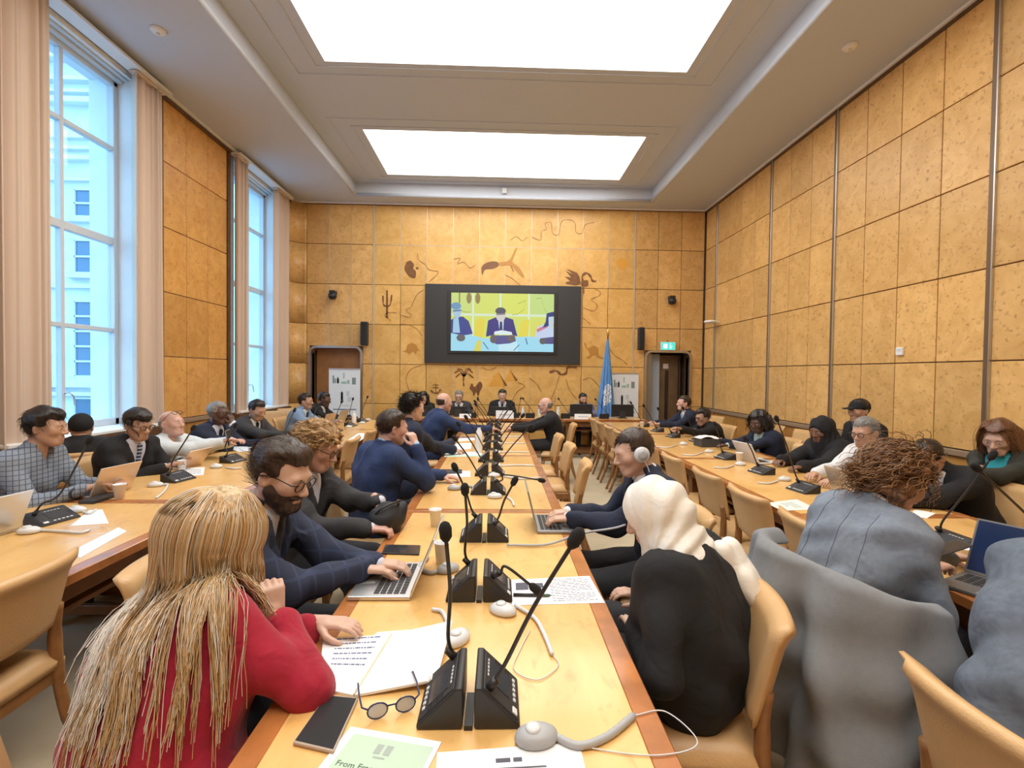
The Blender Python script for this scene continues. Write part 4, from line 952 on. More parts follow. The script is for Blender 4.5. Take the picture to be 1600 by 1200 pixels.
for pts, w in [(c4((163,122),(163,280)), .045), (c4((140,152),(142,200),(160,215)), .035), (c4((190,148),(182,200),(164,216)), .035)]: in_line(pts, w, M_inlay, 'inlay_cactus')
in_line(c4((218,250),(180,248),(150,262),(165,278),(185,295)), .018, M_coast); in_line(c4((370,120),(330,150),(300,215),(270,235),(300,262),(285,275),(240,262)), .018, M_coast)
in_line(c4((235,315),(280,318),(330,340),(365,385)), .016, M_coast); in_line(c4((362,548),(300,570),(270,625),(285,700),(230,735)), .018, M_coast)
in_poly(c6((650,365),(672,358),(690,380),(685,398),(700,415),(695,448),(672,445),(655,430),(640,400)), M_inlay); in_poly(c6((700,392),(712,392),(712,402),(700,402)), M_inlay)
in_line(c6((708,320),(715,355),(745,375),(770,405),(815,415),(800,440),(765,470)), .018, M_coast); in_line(c6((895,350),(930,345),(915,375),(950,365),(980,395),(1010,380)), .018, M_coast)
in_poly(c6((1040,395),(1055,375),(1090,362),(1125,365),(1130,385),(1100,400),(1060,405),(1045,435)), M_inlay)
in_poly(c1((0,365),(35,362),(60,345),(80,300),(95,292),(75,345),(70,365),(105,395),(130,440),(120,445),(90,415),(55,385),(20,385),(0,382)), M_inlay2)
in_line(c1((30,432),(60,445),(85,465),(110,485)), .016, M_coast)
for a, b in [((60,385),(75,415)), ((90,395),(105,425))]: in_line(c1(a, b), .02, M_inlay)
in_poly(c1((350,480),(345,470),(370,465),(340,440),(375,445),(345,410),(385,430),(350,400),(405,420),(418,440),(425,480),(400,487)), M_inlay, smooth=False)
in_line(c1((440,480),(432,440),(455,422),(475,440),(485,462),(505,465)), .055, M_inlay); in_poly(c1((425,465),(460,460),(462,490),(430,492)), M_inlay); in_line(c1((440,495),(440,530)), .03, M_inlay)
in_line(c1((60,250),(90,232),(120,255),(145,235)), .016, M_coast); in_line(c1((170,235),(215,250),(220,205),(245,195),(240,165),(270,160),(278,215),(310,220),(325,155),(370,145),(395,165),(400,210),(430,215),(450,170),(495,158)), .018, M_coast)
in_line(c1((490,500),(525,520),(520,540),(480,560),(510,590),(490,620),(435,600)), .018, M_coast); in_line(c1((435,655),(455,670),(475,690)), .014, M_coast)
in_poly([(972+9*math.cos(t), 412+9*math.sin(t)) for t in np.linspace(0, 2*PI, 16)[:-1]], mat('sun_inlay', (.72,.36,.06), .4), 'inlay_sun')
in_poly(c1((440,785),(452,790),(460,815),(490,800),(515,815),(520,850),(545,865),(520,868),(495,850),(470,868),(450,862),(470,850),(465,830),(450,812)), M_inlay2)
in_line(c1((570,810),(600,850),(640,875),(665,900)), .02, M_coast)
in_poly(c4((245,470),(270,462),(278,435),(300,422),(325,430),(340,455),(355,470),(338,465),(325,485),(312,470),(290,485),(278,478),(262,472)), M_inlay2)
# below the screen: palm, ship, rooster, pyramids, snake
for pts in [((598,610),(597,645),(600,668))]: in_line(c4(*pts), .035, M_inlay, 'inlay_palm')
for e in [((600,612),(575,580),(545,592)), ((600,612),(580,595),(552,618)), ((600,612),(625,575),(652,592)), ((600,612),(620,596),(655,620)), ((600,612),(590,575),(560,570)), ((600,612),(612,570),(640,572))]: in_line(c4(*e), .03, M_inlay, 'inlay_palm')
in_line(c4((410,690),(430,705),(455,702),(467,685)), .04, M_inlay, 'inlay_ship'); in_line(c4((440,650),(440,700)), .015, M_inlay, 'inlay_ship')
for y in (660, 675): in_line(c4((420,y),(455,y)), .015, M_inlay, 'inlay_ship')
in_poly(c4((630,680),(645,650),(660,672),(690,640),(705,665),(690,700),(680,725),(670,700),(655,725),(648,700)), M_inlay, 'inlay_bird')
for tri, m in [(((735,668),(793,585),(835,668)), MATS['sun_inlay']), (((793,585),(846,662),(835,668)), M_inlay), (((832,640),(860,573),(893,640)), MATS['sun_inlay']), (((860,573),(905,632),(893,640)), M_inlay)]: in_poly(c4(*tri), m, 'inlay_pyramid', False)
in_line(c4((1085,588),(1125,580),(1150,600),(1180,592),(1190,560),(1240,562)), .06, M_inlay, 'inlay_snake')
for pts in [((700,560),(740,575),(785,560)), ((905,645),(945,665),(900,700),(870,760)), ((970,620),(1010,650),(1040,700)), ((1140,610),(1120,680),(1090,750)), ((1180,630),(1200,690),(1240,740)), ((1275,632),(1320,620),(1370,670))]: in_line(c4(*pts), .018, M_coast)

# ---- flag and banners
q = aty(948, 640, 9.95); fx = q[0]; fl = empty('flag_stand', (fx, 9.95, 0)); tag(fl, 'light blue flag with a white emblem draped on a pole beside the white banner', 'flag')
MB().lathe([(.19,0),(.19,.02),(.10,.05),(.03,.08)], (0,0,0), M_walnut, 20).build('base', fl, smooth=True)
MB().tube([(0,0,.05),(0,0,2.40)], .014, M_walnut, 10).build('pole', fl, smooth=True)
MB().lathe([(.006,2.40),(.03,2.44),(.026,2.50),(.004,2.58)], (0,0,0), mat('brass', (.70,.48,.16), .3, .9), 12).build('finial', fl, smooth=True)
M_un = mat('flag_blue', (.10,.30,.68), .8, sheen=.2); M_unw = mat('flag_white', (.80,.84,.90), .8)
nz, nt = 70, 72; vs = []
for i in range(nz+1):
    t = i/nz; z = 2.34-t*1.75; r = .022+.175*t**.85
    for j in range(nt):
        a = 2*PI*j/nt; rr = r*(1+(.10+.22*min(1,t*1.5))*math.sin(7*a+2.2*t+.6*math.sin(3*t)))
        vs.append((rr*math.cos(a)*.82-.03*t, rr*math.sin(a)*.55, z-.06*t*math.sin(a*2)))
mb = MB()
for i in range(nz):
    for j in range(nt):
        a = 2*PI*(j+.5)/nt; t = (i+.5)/nz; u = (a-4.75)*.20; v = 2.34-t*1.75-1.22; rr = math.hypot(u*1.0, v*.75); w = False
        if rr < .17 and abs(a-4.75) < 1.5:
            an = math.atan2(v, u); w = any(abs(rr-k) < .013 for k in (.045,.085,.125)) or (rr < .125 and abs(math.sin(4*an)) < .30)
        if .14 < rr < .185 and v < .10 and abs(a-4.75) < 1.5: w = (int(math.atan2(v, u)*9) % 3) != 0
        mb.add([vs[i*nt+j], vs[i*nt+(j+1)%nt], vs[(i+1)*nt+(j+1)%nt], vs[(i+1)*nt+j]], [(0,1,2,3)], M_unw if w else M_un)
o = mb.build('flag_cloth', fl)
bm = bmesh.new(); bm.from_mesh(o.data); bmesh.ops.remove_doubles(bm, verts=bm.verts, dist=1e-5); bm.to_mesh(o.data); bm.free(); o.data.polygons.foreach_set('use_smooth', [True]*len(o.data.polygons))
def banner(px0, px1, pyt, Y, lab, red):
    a, b = aty(px0, pyt, Y), aty(px1, pyt, Y); w = b[0]-a[0]; h = a[2]; o = empty('rollup_banner', ((a[0]+b[0])/2, Y, 0)); tag(o, lab, 'banner', 'white roll-up banners')
    MB().box((-w/2,-.004,.06), (w/2,.004,h), mat('banner_white', (.76,.80,.83), .6)).build('banner_sheet', o)
    MB().box((-w/2-.02,-.09,0), (w/2+.02,.09,.07), M_alu).build('base_case', o, bevel=.012); MB().tube([(0,.03,.05),(0,.03,h)], .011, M_alu).build('support_pole', o); MB().box((-w/2,-.012,h-.015), (w/2,.012,h+.01), M_alu).build('top_rail', o)
    d = mat('logo_dark', (.22,.28,.28), .7); g = mat('logo_green', (.35,.52,.45), .7); gy = mat('logo_grey', (.58,.62,.66), .7); rd = mat('banner_red', (.62,.30,.28), .7); nv = mat('banner_navy', (.10,.15,.24), .7)
    def pr(m, *rects, name='printed_logo'):
        mb = MB()
        for u0, u1, v0, v1 in rects: mb.box((-w/2+u0*w, -.0065, h-v1), (-w/2+u1*w, -.004, h-v0), m)
        mb.build(name, o)
    pr(d, (.12,.17,.14,.30), (.18,.22,.20,.30), (.25,.33,.20,.30), (.27,.31,.17,.30)); pr(g, (.40,.56,.26,.31), (.46,.50,.08,.20), (.58,.66,.23,.31)); pr(d, (.74,.86,.18,.32))
    pr(gy, (.36,.48,.48,.68), (.39,.45,.46,.70), (.56,.66,.46,.56), (.60,.73,.58,.68), (.40,.66,.75,.77)); pr(nv, (.14,.88,.83,.85))
    pr(rd if red else nv, *[(.20+.02*(i % 2), .80-.12*(i % 3), .96+.20*i, 1.02+.20*i) for i in range(4)], name='printed_text')
banner(514, 563, 576, 10.02, 'white roll-up banner in front of the metal framed door on the left', True)
banner(954, 998, 583, 10.27, 'white roll-up banner behind the blue flag', False)
# ================================================================== PEOPLE
f32 = np.float32
class Field:
    """signed distance field on a regular grid, filled shape by shape, turned into a closed skin by surface nets"""
    def __init__(s, lo, hi, h):
        s.h = h; s.o = np.array(lo, float)-3*h; s.n = np.maximum(4, np.ceil((np.array(hi)-np.array(lo))/h).astype(int)+7)
        s.D = np.full(s.n, .5, f32); s.ax = [(s.o[i]+h*np.arange(s.n[i])).astype(f32) for i in range(3)]
    def sl(s, lo, hi, m):
        a = [max(0, int((lo[i]-m-s.o[i])/s.h)) for i in range(3)]; b = [min(int(s.n[i]), int((hi[i]+m-s.o[i])/s.h)+2) for i in range(3)]
        if any(b[i] <= a[i] for i in range(3)): return None
        return tuple(slice(a[i], b[i]) for i in range(3))
    def xyz(s, S_): return s.ax[0][S_[0]][:,None,None], s.ax[1][S_[1]][None,:,None], s.ax[2][S_[2]][None,None,:]
    def mix(s, S_, d, k, sub=False):
        A_ = s.D[S_]
        if sub: d = -d
        if k <= 0: s.D[S_] = np.maximum(A_, d) if sub else np.minimum(A_, d); return
        h = np.clip(k-np.abs(A_-d), 0, None)/k
        s.D[S_] = (np.maximum(A_, d)+h*h*k*.25) if sub else (np.minimum(A_, d)-h*h*k*.25)
    def cap(s, a, b, ra, rb=None, k=.02, sub=False):
        rb = ra if rb is None else rb; a = np.array(a, float); b = np.array(b, float); R = max(ra, rb)
        S_ = s.sl(np.minimum(a,b)-R, np.maximum(a,b)+R, k+2*s.h)
        if S_ is None: return s
        X, Y, Z = s.xyz(S_); v = b-a; L = max(1e-9, v@v)
        px, py, pz = X-a[0], Y-a[1], Z-a[2]
        t = np.clip((px*v[0]+py*v[1]+pz*v[2])/L, 0, 1)
        d = np.sqrt((px-t*v[0])**2+(py-t*v[1])**2+(pz-t*v[2])**2)-(ra+(rb-ra)*t)
        s.mix(S_, d.astype(f32), k, sub); return s
    def ell(s, c, r, M=None, k=.02, sub=False, noise=None):
        c = np.array(c, float); r = np.array(r, float); M = np.eye(3) if M is None else M; e = np.sqrt(((M*r)**2).sum(1)); e2 = e+(.03 if noise is not None else 0)
        S_ = s.sl(c-e2, c+e2, k+2*s.h)
        if S_ is None: return s
        X, Y, Z = s.xyz(S_); p = [X-c[0], Y-c[1], Z-c[2]]; q = [sum(M[j][i]*p[j] for j in range(3)) for i in range(3)]
        k0 = np.sqrt(sum((q[i]/r[i])**2 for i in range(3))); k1 = np.sqrt(sum((q[i]/r[i]**2)**2 for i in range(3)))+1e-9
        d = k0*(k0-1)/k1
        if noise is not None: d = d+noise(X, Y, Z)
        s.mix(S_, d.astype(f32), k, sub); return s
    def fn(s, lo, hi, f, k=.0, sub=False):
        S_ = s.sl(np.array(lo), np.array(hi), 2*s.h)
        if S_ is None: return s
        X, Y, Z = s.xyz(S_); s.mix(S_, np.broadcast_to(f(X,Y,Z), s.D[S_].shape).astype(f32), k, sub); return s
    def shift(s, f):
        X, Y, Z = s.xyz(tuple(slice(0, None) for _ in range(3))); s.D += f(X,Y,Z).astype(f32); return s
    def mesh(s):
        D, h, o = s.D, s.h, s.o
        for ax in range(3):        # keep the skin closed at the border
            D[tuple(slice(None) if i != ax else 0 for i in range(3))] = .5; D[tuple(slice(None) if i != ax else -1 for i in range(3))] = .5
        I = D < 0; n = np.array(D.shape)-1
        cnt = sum(I[a:a+n[0], b:b+n[1], c:c+n[2]].astype(np.int8) for a in (0,1) for b in (0,1) for c in (0,1))
        act = np.argwhere((cnt > 0) & (cnt < 8))
        if len(act) == 0: return np.zeros((0,3)), []
        idx = -np.ones(n, np.int32); idx[act[:,0],act[:,1],act[:,2]] = np.arange(len(act))
        cs = np.array([(a,b,c) for a in (0,1) for b in (0,1) for c in (0,1)]); V = np.stack([D[act[:,0]+c[0], act[:,1]+c[1], act[:,2]+c[2]] for c in cs], 1).astype(float)
        P = np.zeros((len(act),3)); N = np.zeros(len(act))
        for i in range(8):
            for j in range(i+1, 8):
                if np.abs(cs[i]-cs[j]).sum() != 1: continue
                m = (V[:,i] < 0) != (V[:,j] < 0); t = np.where(m, V[:,i]/np.where(m, V[:,i]-V[:,j], 1), 0)
                P += np.where(m[:,None], cs[i]+t[:,None]*(cs[j]-cs[i]), 0); N += m
        P = (act+P/N[:,None])*h+o
        F = []
        for ax in range(3):
            u, v = (ax+1)%3, (ax+2)%3
            a0 = [slice(None)]*3; a1 = [slice(None)]*3; a0[ax] = slice(0,-1); a1[ax] = slice(1,None)
            I0, I1 = I[tuple(a0)], I[tuple(a1)]; E_ = np.argwhere(I0 != I1)
            E_ = E_[(E_[:,u] > 0) & (E_[:,v] > 0) & (E_[:,u] < n[u]) & (E_[:,v] < n[v]) & (E_[:,ax] < n[ax])]
            def cell(du, dv): q = E_.copy(); q[:,u] -= du; q[:,v] -= dv; return idx[q[:,0],q[:,1],q[:,2]]
            Q = np.stack([cell(1,1), cell(0,1), cell(0,0), cell(1,0)], 1); fl = ~I0[E_[:,0],E_[:,1],E_[:,2]]
            Q[fl] = Q[fl][:,::-1]; F.append(Q)
        F = np.concatenate(F); F = F[(F >= 0).all(1)]
        return P, F
def mesh_obj(name, parts, mats, parent=None, loc=(0,0,0)):
    """parts: list of (verts, quads, material index)"""
    vs = []; fs = []; mi = []; n = 0
    for P, F, k in parts:
        if len(P) == 0: continue
        vs.append(P-np.array(loc)); fs.append(np.array(F)+n); mi += [k]*len(F); n += len(P)
    me = bpy.data.meshes.new(name)
    V = np.concatenate(vs); Fq = np.concatenate(fs)
    me.vertices.add(len(V)); me.vertices.foreach_set('co', V.astype(f32).ravel())
    me.loops.add(4*len(Fq)); me.loops.foreach_set('vertex_index', Fq.astype(np.int32).ravel())
    me.polygons.add(len(Fq)); me.polygons.foreach_set('loop_start', np.arange(0, 4*len(Fq), 4, dtype=np.int32)); me.polygons.foreach_set('loop_total', np.full(len(Fq), 4, np.int32))
    for m in mats: me.materials.append(m)
    me.polygons.foreach_set('material_index', np.array(mi, np.int32)); me.polygons.foreach_set('use_smooth', np.ones(len(Fq), bool))
    me.update(calc_edges=True); me.validate()
    o = bpy.data.objects.new(name, me); COL.objects.link(o)
    if parent is not None: o.parent = parent
    else: o.location = loc
    return o
def waves(seed, f, amp, n=7, an=(1,1,1)):
    rg = np.random.default_rng(seed); K = rg.normal(size=(n,3)); K /= np.linalg.norm(K, axis=1)[:,None]; K = K*f*rg.uniform(.6,1.5,(n,1))*np.array(an); ph = rg.uniform(0, 6.28, n)
    def g(X, Y, Z):
        r = 0
        for i in range(n): r = r+np.sin(K[i,0]*X+K[i,1]*Y+K[i,2]*Z+ph[i])
        return (amp/math.sqrt(n))*r
    return g
def folds(seed, f, amp, n=5, an=(1,1,1)):
    rg = np.random.default_rng(seed+77); K = rg.normal(size=(n,3)); K /= np.linalg.norm(K, axis=1)[:,None]; K = K*f*rg.uniform(.6,1.4,(n,1))*np.array(an); ph = rg.uniform(0, 6.28, n)
    def g(X, Y, Z):
        wx = .035*np.sin(17*Y+11*Z+seed); wz = .03*np.sin(13*X+19*Y); r = 0
        for i in range(n): r = r+(1-2.0*np.abs(np.sin(.5*(K[i,0]*(X+wx)+K[i,1]*Y+K[i,2]*(Z+wz))+ph[i])))
        return (amp/math.sqrt(n))*r
    return g
def unit_v(v): v = np.array(v, float); return v/(np.linalg.norm(v)+1e-9)
def hand_mesh(wrist, ydir, back, side, curl=22, h=.0045, s=1.0, spread=1.0, fist=False):
    """side: +1 right hand, -1 left; ydir: wrist to knuckles; back: normal of the back of the hand"""
    y = unit_v(ydir); z = np.array(back, float); z = unit_v(z-(z@y)*y); x = np.cross(y, z)
    # right hand, back up, fingers forward: thumb points to the left (-x)
    x = -x if side > 0 else x
    G = lambda a, b, c: np.array(wrist)+s*(a*x+b*y+c*z)
    pts = []; segs = []
    segs.append((G(0,-.035,0), G(0,.02,0), .024*s, .026*s))
    for a in (-.026, -.009, .009, .026): segs.append((G(a*.75,.012,0), G(a,.082,.002), .0155*s, .0125*s))
    for a, L in zip((.029,.0098,-.0098,-.028), (.070,.080,.073,.056)):
        p = np.array([a,.086,.002]); an = -math.radians(curl*.8); d0 = a*3.2*spread
        for q, (fr, r0, r1) in enumerate(((.45,.0098,.0088),(.31,.0088,.0080),(.24,.0080,.0066))):
            c = curl*(1.0 if q == 0 else 1.15); an2 = -math.radians(curl*.7 if q == 0 else 0)
            ang = math.radians(-(curl*(.7+q*1.05))); dd = np.array([math.sin(d0*.6), math.cos(ang), math.sin(ang)]); dd = dd/np.linalg.norm(dd)
            e = p+dd*L*fr; segs.append((G(*p), G(*e), r0*s, r1*s)); p = e
    t0 = np.array([.030,.018,-.006]); k_ = min(1, curl/70)
    t1 = t0+np.array([.026-.012*k_,.028,-.012-.01*k_]); t2 = t1+np.array([.010-.014*k_,.030,-.008-.01*k_]); t3 = t2+np.array([.001-.01*k_,.024,-.006-.006*k_])
    segs += [(G(*t0),G(*t1),.0140*s,.0118*s), (G(*t1),G(*t2),.0112*s,.0100*s), (G(*t2),G(*t3),.0098*s,.0078*s)]
    P = np.array([q for a in segs for q in a[:2]]); F = Field(P.min(0)-.026, P.max(0)+.026, h)
    for i, (a, b, ra, rb) in enumerate(segs): F.cap(a, b, ra, rb, k=.010*s if i < 5 else .004*s)
    return F.mesh()
SKINS = {}
def skin(name, c): 
    return mat('skin_'+name, c, .48, var=.06, vscale=25, sss=.12, bump=.08, bscale=400)
SK = dict(fair=skin('fair', (.60,.385,.29)), pink=skin('pink', (.60,.355,.28)), tan=skin('tan', (.49,.285,.19)), olive=skin('olive', (.42,.245,.165)), brown=skin('brown', (.20,.10,.062)), deep=skin('deep', (.105,.054,.036)))
def hairmat(name, c, rough=.5, sc=(1,1,1), amt=.4):
    m, t, b = _new('hair_'+name); N, L = t.nodes, t.links; b.inputs['Roughness'].default_value = rough
    tc = N.new('ShaderNodeTexCoord'); mp = N.new('ShaderNodeMapping'); mp.inputs['Scale'].default_value = sc; L.new(tc.outputs['Object'], mp.inputs[0])
    nz = N.new('ShaderNodeTexNoise'); nz.inputs['Scale'].default_value = 90; nz.inputs['Detail'].default_value = 5; L.new(mp.outputs[0], nz.inputs['Vector'])
    cr = N.new('ShaderNodeValToRGB'); e = cr.color_ramp.elements; e[0].position = .36; e[0].color = (*[k*(1-amt) for k in c], 1); e[1].position = .66; e[1].color = (*[min(1, k*(1+amt)) for k in c], 1)
    L.new(nz.outputs[0], cr.inputs[0]); L.new(cr.outputs[0], b.inputs['Base Color'])
    bp = N.new('ShaderNodeBump'); bp.inputs['Strength'].default_value = .8; bp.inputs['Distance'].default_value = .004; L.new(nz.outputs[0], bp.inputs['Height']); L.new(bp.outputs[0], b.inputs['Normal'])
    return m
HR = dict(black=hairmat('black', (.018,.014,.013), .42, (1,1,.35)), dkbrown=hairmat('dark_brown', (.045,.026,.017), .45, (1,1,.35)), brown=hairmat('brown', (.16,.075,.032), .45, (1,1,.4), .55), sandy=hairmat('sandy', (.40,.24,.10), .45, (1,1,.4), .5), grey=hairmat('grey', (.22,.21,.20), .5, (1,1,.5)), blonde=hairmat('blonde', (.56,.40,.22), .4, (1,1,.12), .35), long_brown=hairmat('long_brown', (.13,.055,.025), .42, (1,1,.15), .5))
M_eyew = mat('eye_white', (.72,.70,.66), .2); M_iris = mat('iris', (.03,.018,.012), .1); M_lip = mat('lip', (.45,.17,.14), .4); M_lipd = mat('lip_dark', (.16,.06,.05), .4)
def cloth(name, c, rough=.85, bump=.18, bs=700, var=.05, sheen=.0, crease=.22):
    m = mat('cloth_'+name, c, rough, bump=bump, bscale=bs, var=var, vscale=40, sheen=sheen); t = m.node_tree; N, L = t.nodes, t.links
    tc = N.new('ShaderNodeTexCoord'); nz = N.new('ShaderNodeTexNoise'); nz.inputs['Scale'].default_value = 9; nz.inputs['Detail'].default_value = 2; nz.inputs['Distortion'].default_value = 1.4; L.new(tc.outputs['Object'], nz.inputs['Vector'])
    b2 = N.new('ShaderNodeBump'); b2.inputs['Strength'].default_value = crease; b2.inputs['Distance'].default_value = .03; L.new(nz.outputs[0], b2.inputs['Height'])
    bp = [n for n in N if n.type == 'BUMP' and n != b2]
    if bp: L.new(b2.outputs[0], bp[0].inputs['Normal'])
    return m
C_navy = cloth('navy', (.012,.018,.042)); C_black = cloth('black', (.009,.009,.011)); C_blue = cloth('royal_navy', (.016,.034,.105)); C_char = cloth('charcoal', (.040,.040,.044)); C_char2 = cloth('dark_grey', (.030,.029,.031)); C_lblue = cloth('light_blue_suit', (.20,.31,.48)); C_grey = cloth('grey_blazer', (.20,.235,.29), var=.10); C_steel = cloth('steel_wool', (.125,.15,.19), var=.14)
C_white = cloth('white_shirt', (.72,.73,.75), .8, .05); C_lav = cloth('pale_shirt', (.62,.63,.72), .8, .05); C_sky = cloth('sky_shirt', (.36,.52,.72), .8, .05); C_pale = cloth('pale_linen', (.62,.67,.70), .85, .15, 500); C_red = cloth('red_fleece', (.33,.008,.028), .95, .3, 500, .08, .12, .4); C_denim = cloth('blue_shirt', (.13,.17,.40)); C_teal = cloth('turquoise', (.04,.42,.48), .8, .1); C_dkgreen = cloth('dark_olive', (.035,.037,.030)); C_trous = cloth('dark_trousers', (.018,.018,.022)); C_ivory = cloth('ivory_silk', (.80,.77,.70), .5, .04, 400, .03, .1); C_ltie = cloth('pale_tie', (.30,.42,.62))
C_plaid = checkmat('navy_plaid', (.020,.028,.060), (.032,.046,.098), (.030,.042,.090), 12, 13, .13); C_check = checkmat('grey_check', (.22,.26,.32), (.06,.07,.10), (.07,.08,.12), 26, 34, .15); C_stripe = checkmat('striped_tie', (.03,.04,.09), (.03,.04,.09), (.45,.50,.60), 1, 34, .4, .6)
M_shoe = mat('shoe_leather', (.012,.011,.010), .3)
M_specs = mat('spectacle_frame', (.02,.013,.010), .3)

KS = {}; GF = {}
def hair_keep(u, v, w, fl, low, ht):
    """< 0 where hair grows: hairline over the forehead, temples, sideburns, nape"""
    au = np.abs(u); wig = .0035*np.sin(190*u+60*v)+.003*np.sin(120*v+150*w)
    k1 = np.maximum(fl+wig+.55*np.clip(au-.028,0,.05)*np.clip((v-.02)/.06,0,1)-.30*np.clip(.05-v,0,.2)-w, v-.125)
    if ht in ('long','bob','curly','verylong'): k2 = np.maximum(v-.018+np.clip(.02-w,0,.2)*.10, low-w)
    else: vb = -.024+.050*np.clip((w+.004)/.022,0,1)+wig; k2 = np.maximum(v-vb, low-w-np.clip(-v-.04,0,.1)*.45+wig)
    return np.minimum(k1, k2)
def person(lab, hip, face, head, look=(0,0,0), hands=(None, None), poles=(None, None), skin_='fair', hair=('short','black'), outfit='suit', cols=None, tie=None, shirt=None, h=.011, hh=None, hd=None, sw=.19, bulk=1.0, curl=(24,24), hback=(None,None), hdir=(None,None), beard=None, glasses=None, female=False, twist=0, lips=True, legs=True, hs=1.0, wr=.0035, seatz=.56, grp=None, V=-.30, sleeve=True, brow=True, feet_back=0.0, neck=.165):
    h = h*1.1 if h > .0105 else h; hh = hh or h*.6; hd = max(hd or 0, .0046 if h < .0105 else .0060, h*.5)
    a = math.radians(face); f = np.array([math.cos(a), math.sin(a), 0]); r = np.array([math.sin(a), -math.cos(a), 0]); up = np.array([0,0,1.])
    H_ = np.array(head, float); hip3 = np.array([hip[0], hip[1], seatz]); jm = cols or C_navy
    yw, pt, rl = [math.radians(k) for k in look]               # yaw + = to the person's left, pitch + = down, roll + = to the right
    Rh = np.stack([r, f, up], 1) @ _rz(yw) @ _rx(-pt) @ _ry(rl); hr_, hf_, hu_ = Rh[:,0], Rh[:,1], Rh[:,2]
    HP = lambda x, y, z: H_+hs*(Rh @ np.array([x,y,z], float))
    N_ = H_-hs*neck*(.62*hu_+.38*up)-.028*hf_*hs-.012*f; ctl = hip3+.5*(N_-hip3)-f*.075+up*.05
    SP = lambda t: (1-t)**2*hip3+2*t*(1-t)*ctl+t*t*N_
    ut = unit_v(N_-SP(.55)); rt = _rz(math.radians(twist)) @ r; rt = unit_v(rt-(rt@ut)*ut); tf = np.cross(ut, rt)
    # ---- arms
    Sc = SP(.885); arms = []
    for i, sd in enumerate((-1, 1)):        # left, right
        sj = Sc+sd*rt*sw*.93-ut*.004; tgt = hands[i]
        ua, fa = .285*(.94 if female else 1), .262*(.93 if female else 1)
        if tgt is None: tgt = sj-up*.42+f*.22+sd*r*.02; tgt[2] = max(tgt[2], .62)
        tgt = np.array(tgt, float); d = tgt-sj; L = np.linalg.norm(d)
        if L > (ua+fa)*.985: q = L/((ua+fa)*.985); ua *= q; fa *= q
        cs_ = (ua*ua+L*L-fa*fa)/(2*ua*L); cs_ = max(-1, min(1, cs_)); pole = np.array(poles[i], float) if poles[i] is not None else (-up*1.0+sd*rt*.55-f*.25)
        dn = d/L; pv = pole-(pole@dn)*dn; pv = unit_v(pv); el = sj+dn*ua*cs_+pv*ua*math.sqrt(1-cs_*cs_)
        arms.append((sj, el, tgt))
    allp = np.array([hip3, N_, Sc]+[q for A_ in arms for q in A_]); lo = allp.min(0)-.19; hi = allp.max(0)+.15
    loc = (hip[0], hip[1], 0)
    B = bulk
    tors = [(0.0,.078*B,.118*B,0), (.28,(.066 if B < 1.15 else .078)*B,(.112 if B < 1.15 else .120)*B,.004), (.60,.086*B,.118*B,.010 if not female else .022), (.80,(sw-.075),.088,.0), (.90,(sw-.05),.066,-.004)]
    def torso(F, inf):
        for t, w, rho, off in tors: c = SP(t)+tf*off; F.cap(c-rt*w, c+rt*w, rho+inf, k=.07)
        F.cap(SP(.93), N_+ut*.02, .075+inf, .06+inf, k=.05)
        for sd in (-1, 1): F.cap(SP(.93)+sd*rt*.05+ut*.004, Sc+sd*rt*sw*.93+ut*.016, .050+inf, .047+inf, k=.03)
        if female: 
            for sd in (-1,1): F.ell(SP(.62)+tf*.085+sd*rt*.072, (.062+inf,.058+inf,.062+inf), k=.05)
    def sleeves(F, inf, cuff=1.0, kk=.03):
        for sj, el, w in arms:
            q = .86 if female else 1.0; F.cap(sj, el, .066*B*q+inf, .052*B*q+inf, k=.026); e = el+(w-el)*cuff; F.cap(el, e, .052*B*q+inf, .041*B*q+inf, k=kk)
    # ---- body: skin of head, neck, trunk, arms (one mesh), with finer hands and head
    Fb = Field(lo, hi, max(h*1.6, .022))
    for t, w, rho, off in tors: c = SP(t)+tf*off; Fb.cap(c-rt*w*.9, c+rt*w*.9, rho-.025, k=.06)
    for sj, el, w in arms: Fb.cap(sj, el, .046, .039, k=.03); Fb.cap(el, w, .040, .027, k=.02)
    nk0 = SP(.95); nk1 = H_-hs*(.045*hu_+.022*hf_); Fb.cap(nk0, nk1, .060 if not female else .052, .054 if not female else .046, k=.03)
    parts = [(*Fb.mesh(), 0)]
    E0 = np.array([HP(0,0,0)]); FH = Field(H_-.15*hs, H_+.15*hs, hd)
    FH.ell(HP(0,-.012,.027), np.array([.076,.098,.090])*hs, Rh, k=.02); FH.ell(HP(0,.026,-.034), np.array([.060,.066,.082])*hs, Rh, k=.035)
    for sd in (-1, 1):
        FH.cap(HP(sd*.050,-.002,-.050), HP(sd*.022,.060,-.092), .021*hs, .020*hs, k=.03); FH.ell(HP(sd*.044,.060,-.014), np.array([.024]*3)*hs, k=.03)
    FH.cap(HP(-.018,.066,-.093), HP(.018,.066,-.093), .021*hs, k=.025); FH.cap(HP(-.034,.078,.024), HP(.034,.078,.024), .015*hs, k=.02)
    for sd in (-1, 1): FH.ell(HP(sd*.032,.102,.004), np.array([.019,.016,.014])*hs, Rh, k=.014, sub=True)
    for sd in (-1, 1): FH.ell(HP(sd*.032,.0765,.004), np.array([.0165]*3)*hs, k=.006)
    FH.cap(HP(0,.088,.012), HP(0,.112,-.026), .0085*hs, .0125*hs, k=.012)
    for sd in (-1, 1): FH.ell(HP(sd*.0115,.102,-.031), np.array([.010,.011,.0085])*hs, Rh, k=.008)
    FH.cap(HP(-.017,.083,-.060), HP(.017,.083,-.060), .0125*hs, k=.014); FH.cap(HP(-.010,.084,-.073), HP(.010,.084,-.073), .010*hs, k=.012)
